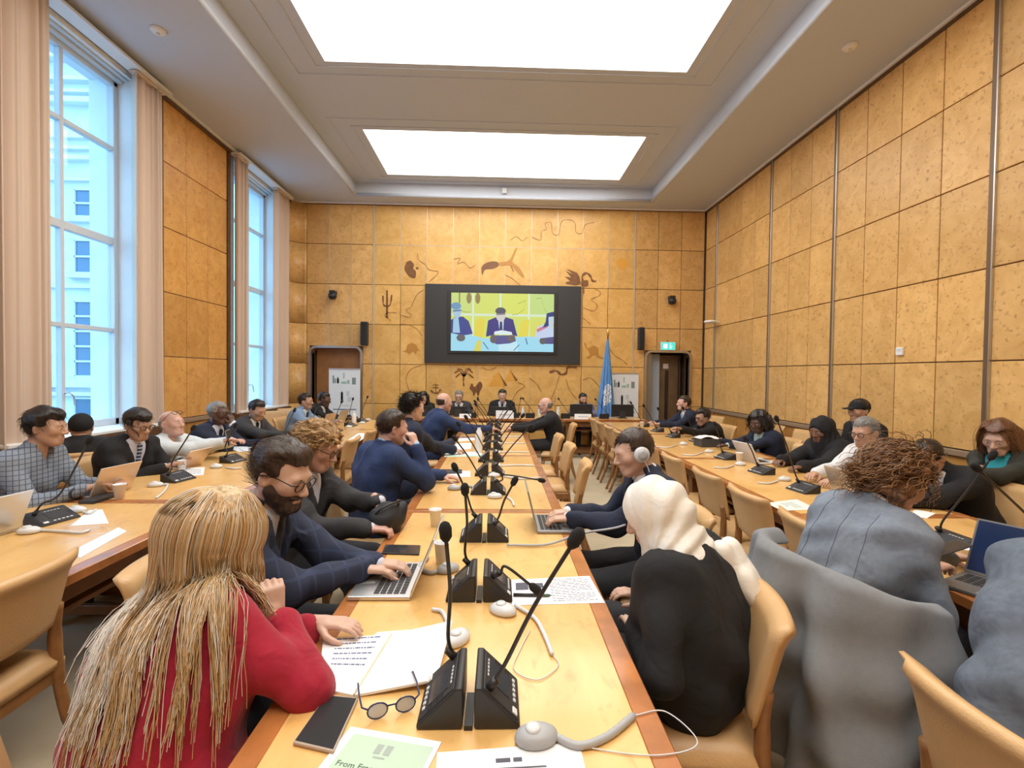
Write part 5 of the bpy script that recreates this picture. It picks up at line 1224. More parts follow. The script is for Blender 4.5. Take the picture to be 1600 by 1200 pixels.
    for sd in (-1, 1):
        FH.ell(HP(sd*.080,-.012,-.004), np.array([.009,.021,.033])*hs, Rh @ _rz(sd*.35), k=.008); FH.ell(HP(sd*.087,-.004,-.002), np.array([.007,.011,.018])*hs, Rh @ _rz(sd*.35), k=.005, sub=True)
    FH.cap(nk1-hs*.02*hu_, H_-hs*(.10*hu_+.03*hf_), .050 if not female else .044, k=.03)
    parts.append((*FH.mesh(), 0))
    for i, sd in enumerate((-1, 1)):
        sj, el, w = arms[i]; yd = hdir[i] if hdir[i] is not None else (w-el); bk = hback[i] if hback[i] is not None else up
        parts.append((*hand_mesh(w, yd, bk, sd, curl[i], max(wr, .0042 if h < .0105 else .0060), .95 if not female else .88), 0))
    po = mesh_obj('person', parts, [SK[skin_]], None, loc); tag(po, lab, 'person', grp)
    ch = lambda name, F, m: mesh_obj(name, [(*F.mesh(), 0)], [m], po, loc)
    # ---- clothes
    def frame(X, Y, Z):
        p = (X-N_[0], Y-N_[1], Z-N_[2]); return (sum(p[i]*rt[i] for i in range(3)), sum(p[i]*tf[i] for i in range(3)), sum(p[i]*ut[i] for i in range(3)))
    wr1 = waves(int(abs(hip[0]*1000)) % 997, 42, .0040*min(1.6, .012/h+.2), 8); 
    big = (lo, hi)
    if outfit in ('suit', 'openjacket'):
        F = Field(lo, hi, h); torso(F, .016); sleeves(F, .004, .95); F.shift(wr1); F.shift(folds(int(abs(hip[1]*777)) % 911, 34, .0034, 6))
        base = F.D.copy()
        ring = lambda rad, tb, z0: (lambda X, Y, Z: np.sqrt((np.sqrt(frame(X,Y,Z)[0]**2+(frame(X,Y,Z)[1]+.002)**2)-rad)**2+((frame(X,Y,Z)[2]-z0+frame(X,Y,Z)[1]*.35)*.55)**2)-tb)
        F.fn(N_-.16, N_+.16, ring(.082, .014, .0), .012)
        Wv = lambda hgt: np.clip((hgt-V)/(-V), 0, 1.4)*.078
        F.fn(lo, hi, lambda X, Y, Z: (lambda L_, fw, hg: np.maximum.reduce(np.broadcast_arrays(np.abs(L_)-Wv(hg), -fw+.004, V-hg, fw-.165)))(*frame(X,Y,Z)), .006, True)
        X, Y, Z = F.xyz(tuple(slice(0, None) for _ in range(3))); L_, fw, hg = frame(X, Y, Z)
        lap = np.maximum.reduce([np.broadcast_to(base-.008, F.D.shape), np.abs(np.abs(L_)-Wv(hg)-.024)-(.010+.085*np.clip((hg-V)/(-V),0,1)*np.clip(-hg/.1,0.05,1)*.35), -fw+.02+0*L_, V-hg+0*L_, hg+.01+0*L_, fw-.17+0*L_]); F.D = np.minimum(F.D, lap.astype(f32))
        ch('jacket', F, jm)
        F = Field(SP(.25)-.22, N_+.13, max(h*1.5, .013)); torso(F, -.006); F.fn(N_-.16, N_+.16, ring(.066, .013, .026), .01); 
        F.fn(N_-.2, N_+.2, lambda X, Y, Z: frame(X,Y,Z)[2]-.052-.25*np.abs(frame(X,Y,Z)[1]), .0, False) if False else None
        so = ch('shirt', F, shirt or C_white)
        for sj, el, w in arms:
            F2 = Field(w-.08, w+.08, max(h*.7, .007)); F2.cap(el+(w-el)*.90, w+(w-el)*.03, .034, .0315, k=.005); mesh_obj('shirt_cuff', [(*F2.mesh(), 0)], [shirt or C_white], po, loc)
        if tie is not None:
            F = Field(SP(.3)-.25, N_+.13, h*.7); torso(F, .014); F.fn(N_-.16, N_+.16, ring(.068, .016, .020), .01)
            X, Y, Z = F.xyz(tuple(slice(0, None) for _ in range(3))); L_, fw, hg = frame(X, Y, Z)
            F.D = np.maximum.reduce([F.D, np.broadcast_to(np.abs(L_)-(.014+.06*np.clip(-hg,0,.4)*.45+.010*np.clip(1-np.abs(hg-.005)/.03,0,1)), F.D.shape).astype(f32), np.broadcast_to(-fw+.02, F.D.shape).astype(f32), np.broadcast_to(hg-.03, F.D.shape).astype(f32), np.broadcast_to(V*1.2-hg, F.D.shape).astype(f32)]); ch('tie', F, tie)
    else:
        F = Field(lo, hi, h); torso(F, .018 if outfit == 'sweater' else .010); sleeves(F, .010 if outfit == 'sweater' else 0, .94 if sleeve is True else sleeve)
        F.shift(waves(int(abs(hip[1]*1000)) % 991, 38, .0050 if outfit == 'sweater' else .0035, 8)); F.shift(folds(int(abs(hip[0]*777)) % 911, 30, .0085 if outfit == 'sweater' else .005, 6))
        if outfit == 'shirt':
            F.fn(N_-.16, N_+.16, lambda X, Y, Z: (lambda L_, fw, hg: np.sqrt((np.sqrt(L_**2+(fw+.002)**2)-.070)**2+((hg-.015+fw*.35)*.5)**2)-.012)(*frame(X,Y,Z)), .012)
            F.fn(N_-.2, N_+.2, lambda X, Y, Z: (lambda L_, fw, hg: np.maximum.reduce(np.broadcast_arrays(np.abs(L_)-np.clip(hg+.09,0,.2)*.4, -fw+.01, fw-.15)))(*frame(X,Y,Z)), .004, True)
        ch('sweatshirt' if outfit == 'sweater' else 'shirt', F, jm); GF['F'] = F
    if legs:
        q = max(h*2, .023); kn = []; P = [hip3]
        for sd in (-1, 1):
            h0 = hip3+sd*r*.085; k1 = h0+f*.42+sd*r*.05; k1[2] = .535; an = k1+f*(.03-feet_back); an[2] = .09; kn.append((h0,k1,an)); P += [h0,k1,an]
        P = np.array(P); F = Field(P.min(0)-.13, P.max(0)+.13, q)
        F.cap(hip3-r*.075+up*.02, hip3+r*.075+up*.02, .118*B, k=.05)
        for h0,k1,an in kn: F.cap(h0, k1, .092*B, .066*B, k=.05); F.cap(k1, an, .064*B, .048, k=.03)
        F.shift(waves(5, 40, .003, 6)); ch('trousers', F, C_trous)
        F = Field(P.min(0)-.2, P.max(0)+.2, q)
        for h0,k1,an in kn: F.cap(np.array([*an[:2],.05])-f*.03, np.array([*an[:2],.038])+f*.17, .042, .034, k=.02); 
        F.fn(P.min(0)-.3, P.max(0)+.3, lambda X, Y, Z: (Z-.0)*1.0+0*X+0*Y, 0, True) if False else None
        F.D = np.maximum(F.D, (.004-F.ax[2])[None,None,:].astype(f32)); ch('shoes', F, M_shoe)
    # ---- face details
    fc = MB(); pt_ = lambda x, y, z: HP(x,y,z)-np.array(loc)
    def ellm(mb, c, rr, m, n=10):
        vs = [c]; vs = []
        for i in range(n//2+1):
            th = PI*i/(n//2)
            for j in range(n): q = 2*PI*j/n; vs.append(c+hs*(Rh @ np.array([rr[0]*math.sin(th)*math.cos(q), rr[1]*math.cos(th), rr[2]*math.sin(th)*math.sin(q)])))
        mb.add(vs, [(i*n+j, i*n+(j+1)%n, (i+1)*n+(j+1)%n, (i+1)*n+j) for i in range(n//2) for j in range(n)], m)
    if look[1] < 28:
        for sd in (-1, 1): ellm(fc, pt_(sd*.032,.0875,.004), (.0125,.006,.0052), M_eyew); ellm(fc, pt_(sd*.032,.0905,.003), (.0052,.0045,.0052), M_iris)
        fc.build('eyes', po, smooth=True)
    if lips:
        mb = MB(); ml_ = M_lipd if skin_ in ('deep','brown') else M_lip; ellm(mb, pt_(0,.0925,-.0595), (.021,.0062,.0042), ml_); ellm(mb, pt_(0,.0915,-.0675), (.018,.0062,.0048), ml_); mb.build('lips', po, smooth=True)
    hm = HR[hair[1]] if hair and hair[1] in HR else None
    if brow:
        mb = MB(); bm_ = hm or HR['dkbrown']
        for sd in (-1, 1): mb.tube([pt_(sd*.014,.0925,.021), pt_(sd*.030,.0915,.027), pt_(sd*.048,.080,.023)], [.0028,.0036,.002], bm_, 6)
        mb.build('eyebrows', po, smooth=True)
    # ---- hair
    ht = hair[0] if hair else None
    def hc(X, Y, Z):
        p = (X-H_[0], Y-H_[1], Z-H_[2]); return tuple(sum(p[i]*Rh[i][j] for i in range(3))/hs for j in range(3))
    if ht:
        th = dict(short=.013, fade=.007, full=.022, bald=.004, curly=.026, bob=.028, long=.020, verylong=.020).get(ht, .015)
        HF = Field(H_-.22*hs-(.0 if ht not in ('long','bob') else .05), H_+.21*hs, hh)
        nz = waves(hash(lab) % 1000 if False else len(lab), 75 if ht != 'curly' else 95, dict(curly=.007, full=.004, bob=.005, long=.004, verylong=.004).get(ht, .0025), 9, (1,1,.5) if ht not in ('curly',) else (1,1,1))
        if ht != 'bald':
            fl = hair[2] if len(hair) > 2 else (.070 if ht not in ('long','bob') else .074)
            keep = lambda X, Y, Z: hs*hair_keep(*hc(X, Y, Z), fl, dict(short=-.055, full=-.060, fade=-.040).get(ht, -.12), ht)
            tp = .045 if ht in ('short','fade','full') else .018
            topf = (lambda w: .30+.70*np.clip((w-.0)/.085,0,1)) if ht in ('short','fade','full') else (lambda w: 1.0)
            grow = lambda X, Y, Z: nz(X,Y,Z)*np.clip(-keep(X,Y,Z)/tp,0,1)-th*hs*np.clip(-keep(X,Y,Z)/tp, 0.0, 1)*topf(hc(X,Y,Z)[2])-(.0075 if ht in ('long','bob','verylong','curly') else .0028)
            HF.ell(HP(0,-.014,.029), np.array([.077,.099,.0905])*hs, Rh, k=.01, noise=grow)
            if ht == 'full': HF.ell(HP(0,.012,.088), np.array([.052,.058,.027])*hs, Rh, k=.03, noise=nz)
            if ht == 'curly': HF.ell(HP(0,-.045,-.01), np.array([.094,.080,.095])*hs, Rh, k=.03, noise=nz)
            S_ = tuple(slice(0, None) for _ in range(3)); X, Y, Z = HF.xyz(S_); HF.D = np.maximum(HF.D, keep(X,Y,Z).astype(f32))
            for sd in (-1, 1):
                if False: HF.cap(HP(sd*.0735,.012,.03), HP(sd*.0735,.014,-.006), .0065*hs, .004*hs, k=.012)
            if ht in ('long','bob'):
                Ld = -.16 if ht == 'long' else -.10
                for sd in (-1, 1):
                    for y0, wd in ((.02,.026),(-.02,.034),(-.06,.040)):
                        HF.cap(HP(sd*.078,y0,.03), HP(sd*.088,y0-.012,Ld+.03), wd*hs, wd*.8*hs, k=.03)
                HF.cap(HP(0,-.08,.0), HP(0,-.085,Ld), .06*hs, .05*hs, k=.04)
                HF.shift(nz)
            if ht == 'curly':
                for sd in (-1, 1): HF.cap(HP(sd*.075,-.02,.01), HP(sd*.080,-.03,-.10), .038*hs, .030*hs, k=.03)
                HF.shift(nz)
        else:
            HF.ell(HP(0,-.012,.022), (np.array([.077,.099,.090])+th)*hs, Rh, k=.01); S_ = tuple(slice(0, None) for _ in range(3)); X, Y, Z = HF.xyz(S_); u, v, w = hc(X,Y,Z)
            HF.D = np.maximum(HF.D, (hs*np.maximum.reduce([np.broadcast_to(q, HF.D.shape) for q in (w-.035+np.clip(v,0,.1)*.3, v+.004, -.055-w-np.clip(-v-.04,0,.1)*.35)])).astype(f32))
        ch('hair', HF, hm)
    if beard:
        BF = Field(H_-.15*hs, H_+.10*hs, hh); BF.ell(HP(0,.028,-.040), np.array([.066,.072,.087])*hs, Rh, k=.02)
        for sd in (-1, 1): BF.cap(HP(sd*.056,.000,-.040), HP(sd*.026,.064,-.096), .024*hs, .024*hs, k=.03)
        BF.cap(HP(-.02,.072,-.098), HP(.02,.072,-.098), .026*hs, k=.02); BF.cap(HP(-.022,.090,-.048), HP(.022,.090,-.048), .011*hs, k=.01)
        S_ = tuple(slice(0, None) for _ in range(3)); X, Y, Z = BF.xyz(S_); u, v, w = hc(X,Y,Z)
        cutb = np.minimum(np.maximum(w+.042+np.clip(np.abs(u)-.03,0,.1)*-.9, -v-.0), .5+0*u); mouth = np.sqrt((u/1.9)**2+((v-.098)*.9)**2+((w+.064)*1.6)**2)-.013
        up_ = np.maximum.reduce([np.broadcast_to(q, BF.D.shape) for q in (w+.040-np.clip(np.abs(u)-.040,0,.06)*1.6, -(v+.006))]); BF.D = np.maximum.reduce([BF.D, (hs*up_).astype(f32), (-hs*mouth).astype(f32)])
        BF.shift(waves(9, 160, .0016, 8)); ch('beard', BF, HR[beard])
    if glasses is not None:
        kind = glasses if isinstance(glasses, str) else 'eyes'
        if kind == 'eyes': O_ = pt_(0,.102,.006); Rg = Rh
        else: O_ = pt_(0,.072,.098); Rg = Rh @ _rx(math.radians(38))
        mb = spectacles(None, Rg, m=M_specs, s=1.05*hs); mb.v = [tuple(np.array(q)+O_) for q in mb.v]; mb.build('glasses', po, smooth=True)
    KS[lab] = K_ = dict(F=GF.get('F'), H=H_, Rh=Rh, HP=HP, loc=np.array(loc), N=N_, SP=SP, rt=rt, tf=tf, ut=ut, f=f, r=r, arms=arms, Sc=Sc, ch=ch, hc=hc, hs=hs)
    return po, K_
# ---- who sits where (head positions follow the seat rows; hands rest on the tables)
up3 = np.array([0,0,1.])
def seat(x, y, face, lab): chair(x, y, face, lab, 'chairs in use')
def Hd(px, py, X): return atx(px, py, X)
def behind(h, face, d): a = math.radians(face); return (h[0]-d*math.cos(a), h[1]-d*math.sin(a))
TT = TZT+.028
# bearded man
h_ = Hd(441,742,-.84)
bm_, K2 = person('bearded man in navy checked suit and glasses typing on the silver laptop', behind(h_,0,.20), 2, h_, (-14,22,0), ((*atz(588,886,.80)[:2],.815), (*atz(566,893,.80)[:2],.815)), skin_='fair', hair=('full','dkbrown',.070), outfit='suit', cols=C_plaid, tie=C_char, shirt=C_lav, h=.0085, hh=.005, hd=.0042, beard='dkbrown', glasses=True, curl=(20,22), hdir=((1,.1,-.12),(1,.12,-.12)), sw=.205, hs=1.05)
seat(-1.08, 1.92, 0, 'tan leather chair the bearded man sits on')
# person in dark grey with wavy sandy hair
h_ = Hd(497,700,-1.0)
_, K3 = person('person with wavy sandy hair and dark grey suit holding a black bag', behind(h_,-5,.14), -8, h_, (4,22,0), (aty(592,783,2.62), aty(576,826,2.45)), skin_='pink', hair=('curly','sandy',.060), outfit='suit', cols=C_char2, shirt=C_lav, h=.0095, hh=.0055, hd=.005, glasses=True, curl=(30,38), hdir=((.8,-.2,-.7),(.9,.1,-.05)), sw=.20, legs=True)
seat(-1.20, 2.62, 0, 'tan leather chair under the person in dark grey')
# man with hand at his temple
h_ = Hd(614,668,-.76)
_, K4 = person('man in royal navy suit resting his head on his hand', behind(h_,38,.14), 38, h_, (-8,8,6), ((-.42,3.72,.80), aty(650,697,3.42)), poles=(None, (.7,.2,-1)), skin_='pink', hair=('short','dkbrown'), outfit='suit', cols=C_blue, shirt=C_sky, h=.0105, hd=.0055, curl=(25,62), hdir=(None, (-.25,.1,.6)), hback=(None, (.8,-.5,.1)), sw=.215, bulk=1.05)
seat(-.93, 3.38, 25, 'tan leather chair under the man resting his head')
h_ = Hd(645,637,-.80)
_, K5 = person('man with thick dark curly hair and navy suit reaching onto the central table', behind(h_,40,.14), 35, h_, (5,5,0), ((-.45,5.0,.80), (*atz(706,692,.80)[:2],.81)), skin_='fair', hair=('full','black'), outfit='suit', cols=C_navy, shirt=C_white, h=.013, hd=.007)
seat(-.98, 4.45, 25, 'tan leather chair under the man with thick dark curly hair')
h_ = Hd(694,628,-.72)
_, K6 = person('bald man in royal navy suit stretching one arm along the central table', behind(h_,20,.20), 25, h_, (5,5,0), ((-.25,h_[1]+.35,.80), (-.10,h_[1]+.05,.85)), skin_='pink', hair=('bald','dkbrown'), outfit='suit', cols=C_blue, shirt=C_white, h=.014, hd=.007, sw=.215, bulk=1.1)
seat(-1.0, 6.3, 10, 'tan leather chair under the bald man in royal navy')
# woman with long blonde hair
h_ = np.array([-.80,1.40,1.12])
_, K1 = person('woman with long blonde hair in a red sweatshirt leaning on the table', (-.81,1.15), 50, h_, (-14,12,0), ((-.56,1.53,.80), aty(428,962,1.40)), poles=(None, (.85,-.35,-.6)), skin_='fair', hair=('verylong','blonde'), outfit='sweater', cols=C_red, h=.009, hh=.006, hd=.005, curl=(15,75), hdir=((1,-.05,-.05), (-.12,.12,1)), hback=(None,(.6,-.8,0)), female=True, sw=.185, bulk=1.10, neck=.225, sleeve=.80)
seat(-.86, 1.10, 45, 'tan leather chair under the woman with long blonde hair')
# headscarf
h_ = Hd(1021,803,.585)
_, K7 = person('woman in an ivory headscarf and black blazer bent over the central table', (.72,1.66), 138, h_, (16,28,0), ((.50,1.66,.70), (.60,1.92,.70)), skin_='fair', hair=None, outfit='suit', cols=C_black, shirt=C_black, h=.009, hd=.006, female=True, sw=.205, bulk=1.2, brow=False)
seat(.66, 1.62, 168, 'tan leather chair under the woman in the ivory headscarf')
# headphones
h_ = Hd(990,706,.73)
_, K8 = person('man in navy suit with white headphones typing on the grey laptop', behind(h_,180,.17), 180, h_, (4,18,0), ((.40,2.60,.815), (.415,2.72,.815)), skin_='fair', hair=('fade','dkbrown'), outfit='suit', cols=C_navy, tie=C_black, shirt=C_white, h=.010, hh=.006, hd=.0045, curl=(25,28), hdir=((-1,.1,-.12),(-1,-.05,-.12)), sw=.205, beard=None)
seat(.86, 2.62, 180, 'tan leather chair under the man with headphones')
h_ = Hd(852,634,.70)
_, K9 = person('bald man in black jacket with glasses stretching his arms on the central table', behind(h_,178,.16), 172, h_, (6,8,0), ((.22,h_[1]-.12,.80), (.25,h_[1]+.2,.80)), skin_='pink', hair=('bald','grey'), outfit='suit', cols=C_black, shirt=C_white, h=.014, hd=.007, glasses=True, sw=.21)
seat(.88, h_[1], 175, 'tan leather chair under the bald man in black')
# ---- head table
for px, py, lab, sk, hr, out, col, ti, shr, gl, be, fem in [
    (661,622,'woman with long dark hair in black at the head table','fair',('long','black'),'suit',C_black,None,C_black,None,None,True),
    (717,620,'grey haired man in dark suit and glasses at the head table','fair',('short','grey'),'suit',C_char,C_black,C_white,True,None,False),
    (785,618,'dark haired chairman in black suit at the centre of the head table','fair',('short','black'),'suit',C_black,C_black,C_lav,None,None,False),
    (911,624,'bearded man in a blue shirt at the head table beside the flag','tan',('short','black'),'shirt',C_denim,None,None,None,'black',False)]:
    h_ = aty(px, py, 9.88); x = h_[0]
    person(lab, (x, 10.02), -90, h_, (10 if px == 911 else 0, 10, 0), ((x+.16,9.60,.80),(x-.16,9.60,.80)), skin_=sk, hair=hr, outfit=out, cols=col, tie=ti, shirt=shr, h=.015, hd=.007, hh=.008, glasses=gl, beard=be, female=fem, sw=.175 if fem else .20, wr=.006)
    seat(x, 10.02, -90, 'tan leather chair under the ' + lab.split(' in ')[0].split(' at ')[0] + ' at the head table')
# ---- window side, facing the room
XW = -2.97
for px, py, X, lab, sk, hr, out, col, ti, shr, gl, be, lk, hl, hrr, fc, kw in [
    (72,668,-2.97,'young man in a grey checked shirt typing on the tan gold laptop','tan',('full','black',.055),'shirt',C_check,None,None,None,None,(8,6,0),(-2.66,3.36,.815),(-2.68,3.18,.815),10,dict(h=.0105,hd=.005,hh=.006,sw=.20)),
    (216,664,-2.97,'man in black suit and striped tie wearing an earpiece','tan',('full','black',.052),'suit',C_black,C_stripe,C_lav,True,None,(-8,16,0),(-2.72,4.2,.80),(-2.72,3.98,.80),-8,dict(h=.0115,hd=.0055,hh=.006,sw=.21)),
    (268,662,-3.05,'bald man in pale linen shirt with glasses pushed up on his head','pink',('bald','grey'),'shirt',C_pale,None,None,'top',None,(-2,-6,0),atx(362,690,-2.55),atx(345,690,-2.62),-5,dict(h=.012,hd=.0055,sw=.205,bulk=1.15)),
    (342,646,-3.0,'grey haired man in navy suit and glasses holding his chin','deep',('short','grey'),'suit',C_navy,C_black,C_lav,True,None,(0,4,0),None,atx(364,662,-2.85),-5,dict(h=.0125,hd=.006,curl=(25,55),hdir=(None,(-.3,.1,.8)),poles=(None,(.5,-.4,-1)))),
    (402,641,-3.0,'dark haired man in dark suit looking down at the window side table','olive',('short','black'),'suit',C_char,C_black,C_white,None,None,(-8,22,0),None,None,-10,dict(h=.013,hd=.006)),
    (478,627,-3.0,'man in light blue suit jacket by the tan laptop','olive',('short','black'),'suit',C_lblue,C_black,C_white,None,None,(0,4,0),None,None,0,dict(h=.014,hd=.007)),
    (507,624,-3.0,'man in dark suit behind the one in light blue','deep',('short','black'),'suit',C_black,None,C_white,None,None,(0,14,0),None,None,0,dict(h=.015,hd=.007))]:
    h_ = atx(px, py, X); hp = behind(h_, fc, .16 if kw.get('bulk', 1) < 1.1 else .08)
    L_ = hl if hl is not None else (X+.40, h_[1]+.16, .80); R_ = hrr if hrr is not None else (X+.40, h_[1]-.12, .80)
    person(lab, hp, fc, h_, lk, (L_, R_), skin_=sk, hair=hr, outfit=out, cols=col, tie=ti, shirt=shr, glasses=gl, beard=be, **kw)
    seat(hp[0], hp[1], fc, 'tan leather chair under the ' + ' '.join(lab.split(' with ')[0].split(' at ')[0].split(' typing')[0].split(' wearing')[0].split(' holding')[0].split(' looking')[0].split()[:9]))
h_ = atx(127,668,-3.82)
_, KP2 = person('person in black knitted cap and dark coat seen from behind by the window', behind(h_,120,.08), 120, h_, (0,0,0), skin_='tan', hair=None, outfit='sweater', cols=C_black, h=.013, hd=.007, brow=False, lips=False)
seat(h_[0]+.04, h_[1]-.06, 120, 'tan leather chair under the person in the black cap by the window')
# ---- right hand side, facing the room
for px, py, X, lab, sk, hr, out, col, ti, shr, gl, be, lk, hl, hrr, fc, kw in [
    (1068,630,3.10,'man in dark suit and pale blue tie at the far right hand table','pink',('short','dkbrown'),'suit',C_navy,C_ltie,C_white,None,None,(0,0,0),None,None,182,dict(h=.014,hd=.0065)),
    (1098,652,3.05,'man in black jacket and dark glasses pointing over the right hand table','olive',('full','black'),'suit',C_black,None,C_black,True,None,(6,14,0),(2.55,6.6,.86),(2.62,6.9,.80),185,dict(h=.0135,hd=.006,sw=.21)),
    (1186,660,3.10,'woman with dark wavy hair in navy jacket and pale scarf','deep',('bob','black'),'suit',C_navy,None,cloth('mint_scarf', (.45,.55,.52)),None,None,(15,16,0),None,None,190,dict(h=.0125,hd=.006,female=True,sw=.175)),
    (1352,676,3.10,'man with grey hair, glasses and a white shirt at the right hand table','tan',('short','grey'),'shirt',C_white,None,None,True,None,(10,14,0),(2.62,3.62,.81),(2.62,3.86,.81),186,dict(h=.011,hd=.005,sw=.205)),
    (1450,716,3.00,'man in black suit bent low over white papers','tan',('short','black'),'suit',C_black,None,C_white,None,None,(10,48,0),(2.62,3.08,.80),(2.64,3.26,.80),188,dict(h=.011,hd=.0055,sw=.215))]:
    h_ = atx(px, py, X); hp = behind(h_, fc, .16 if lk[1] < 40 else .36)
    L_ = hl if hl is not None else (X-.42, h_[1]-.12, .80); R_ = hrr if hrr is not None else (X-.42, h_[1]+.14, .80)
    person(lab, hp, fc, h_, lk, (L_, R_), skin_=sk, hair=hr, outfit=out, cols=col, tie=ti, shirt=shr, glasses=gl, beard=be, **kw)
    seat(hp[0], hp[1], fc, 'tan leather chair under the ' + ' '.join(lab.split(' at ')[0].split(' pointing')[0].split(' bent')[0].split()[:10]))
h_ = atx(1283,672,3.12)
_, KR4 = person('woman in a black headscarf and black robe at the right hand table', behind(h_,190,.14), 192, h_, (8,16,0), ((2.72,4.2,.80),(2.72,4.5,.80)), skin_='brown', hair=None, outfit='sweater', cols=C_black, h=.0125, hd=.006, female=True, sw=.185, bulk=1.1)
seat(3.28, h_[1], 190, 'tan leather chair under the woman in the black headscarf')
h_ = atx(1342,642,3.92)
_, KR5 = person('man in a black cap sitting against the right panelled wall', behind(h_,185,.10), 185, h_, (0,8,0), skin_='tan', hair=('short','black'), outfit='suit', cols=C_black, shirt=C_white, h=.014, hd=.0065)
seat(4.02, h_[1], 182, 'tan leather chair under the man in the black cap')
h_ = atx(1560,684,3.72)
_, KR8 = person('woman with long brown hair and turquoise scarf looking at her phone', behind(h_,188,.14), 190, h_, (16,24,0), (atx(1500,735,3.35), atx(1525,755,3.38)), skin_='fair', hair=('long','long_brown'), outfit='suit', cols=C_dkgreen, shirt=C_teal, h=.0115, hd=.005, female=True, sw=.18, V=-.36, curl=(45,35))
seat(3.90, h_[1], 188, 'tan leather chair under the woman with the turquoise scarf')
# ---- near right
h_ = Hd(1402,752,1.66)
_, KF1 = person('woman with curly brown hair in grey blazer looking down at her phone', (1.42,1.93), 13, h_, (-10,34,0), (aty(1478,872,2.12), aty(1452,888,1.88)), skin_='fair', hair=('curly','brown',.055), outfit='suit', cols=C_grey, shirt=C_white, h=.0085, hh=.0055, hd=.005, female=True, sw=.19, bulk=1.06, glasses=True, curl=(35,40), hdir=((.7,-.2,.1),(.9,.25,.1)))
seat(1.42, 1.90, 13, 'tan leather chair hidden under the hanging grey coat')
h_ = np.array([1.83,1.24,1.20])
_, KF2 = person('person in steel blue wool jacket cut off by the picture edge', (1.45,1.09), 15, h_, (0,30,0), poles=(None,(.5,.1,-1)), hands=((1.95,1.42,.80),(1.78,.98,.76)), skin_='fair', hair=('short','dkbrown'), outfit='sweater', cols=C_steel, h=.010, hd=.006, sw=.235, bulk=1.3)
seat(1.34, 1.02, 4, 'tan leather chair with a rounded top rail under the steel blue jacket')
# ================================================================== HAIR STRANDS, SCARVES, CAPS, COAT, SMALL BELONGINGS
def strand_mesh(name, P, R0, R1, mats, parent, loc, mi=None, kind='stuff', n=3):
    """P: (N,S,3) polylines -> thin tubes"""
    N_, S_ = P.shape[:2]; T_ = np.gradient(P, axis=1); T_ /= np.linalg.norm(T_, axis=2, keepdims=True)+1e-9
    a = np.cross(T_, np.array([.31,.77,.55])); a /= np.linalg.norm(a, axis=2, keepdims=True)+1e-9; b = np.cross(T_, a)
    rr = np.linspace(R0, R1, S_)[None,:,None]; ring = np.stack([P+rr*(math.cos(2*PI*j/n)*a+math.sin(2*PI*j/n)*b) for j in range(n)], 2)
    V = ring.reshape(-1, 3); base = (np.arange(N_)*S_*n)[:,None,None]+(np.arange(S_-1)*n)[None,:,None]; j = np.arange(n)[None,None,:]
    if n == 2: j = j[:,:,:1]
    Q = np.stack([base+j, base+(j+1)%n, base+n+(j+1)%n, base+n+j], 3).reshape(-1, 4)
    o = mesh_obj(name, [(V, Q, 0)], mats, parent, loc)
    if mi is not None: o.data.polygons.foreach_set('material_index', np.repeat(mi, (S_-1)*(n if n > 2 else 1)).astype(np.int32))
    o['kind'] = kind; return o
def strands(K, po, n, L, comb, lift=.35, grav=.2, curl=0., cf=60., th=.010, rad=(.0011,.0005), mats=None, front=.062, low=-.055, seg=7, seed=1, back=-.010, jit=.25, vmax=.09, ht='short', part=False):
    rg = np.random.default_rng(seed); Rh = K['Rh']; hs = K['hs']; c = K['HP'](0,-.014,.029); R = np.array([.078,.100,.0915])*hs
    d = rg.normal(size=(n*6,3)); d /= np.linalg.norm(d, axis=1)[:,None]; q = d*R/hs; u, v, w = q[:,0], q[:,1]-.014, q[:,2]+.029
    kp = hair_keep(u, v, w, front, low, ht)
    if back < -.01: kp = np.where((w < .06) & (v > back), 1, kp)
    d = d[kp < -.002][:n]; m = len(d)
    p = c+(d*R) @ Rh.T; out = [p]; cmb = np.tile(np.array(comb, float), (m,1))
    if part: cmb[:,0] = np.sign(d[:,0]+.02)*1.1
    cw = cmb @ Rh.T; cw = cw/np.linalg.norm(cw, axis=1)[:,None]; Lr = L*rg.uniform(.6,1.2,(m,1)); ph = rg.uniform(0,6.28,(m,1)); J = rg.normal(size=(m,3))*jit
    tl = rg.uniform(.3,1,(m,1))*th
    for s_ in range(seg):
        loc_ = (p-c) @ Rh; nn = loc_/(R**2); nn /= np.linalg.norm(nn, axis=1)[:,None]; nw = nn @ Rh.T
        t = cw-(nw*cw).sum(1)[:,None]*nw; t /= np.linalg.norm(t, axis=1)[:,None]+1e-6
        dv = t+nw*lift*(1-s_/seg)+np.array([0,0,-1.])*grav*(s_+1)/seg*1.5+J
        dv /= np.linalg.norm(dv, axis=1)[:,None]; p = p+dv*Lr/seg
        loc_ = (p-c) @ Rh; q = np.linalg.norm(loc_/(R+tl), axis=1)[:,None]; p = np.where(q < 1, c+(loc_/q) @ Rh.T, p); out.append(p)
    P = np.stack(out, 1)
    if curl:
        T_ = np.gradient(P, axis=1); T_ /= np.linalg.norm(T_, axis=2, keepdims=True)+1e-9; a = np.cross(T_, np.array([.2,.5,.8])); a /= np.linalg.norm(a, axis=2, keepdims=True)+1e-9; b = np.cross(T_, a)
        tt = np.linspace(0, 1, seg+1)[None,:,None]*Lr[:,None,:]*cf+ph[:,None,:]; amp = curl*np.minimum(1, np.linspace(0, 2.5, seg+1))[None,:,None]; P = P+amp*(np.cos(tt)*a+np.sin(tt)*b)
    return strand_mesh('hair_strands', P, *rad, mats, po, K['loc'], rg.integers(0, len(mats), m), n=3 if curl and rad[0] > .0018 and n > 1000 else 2)
people = {o['label']: o for o in COL.objects if o.get('category') == 'person'}
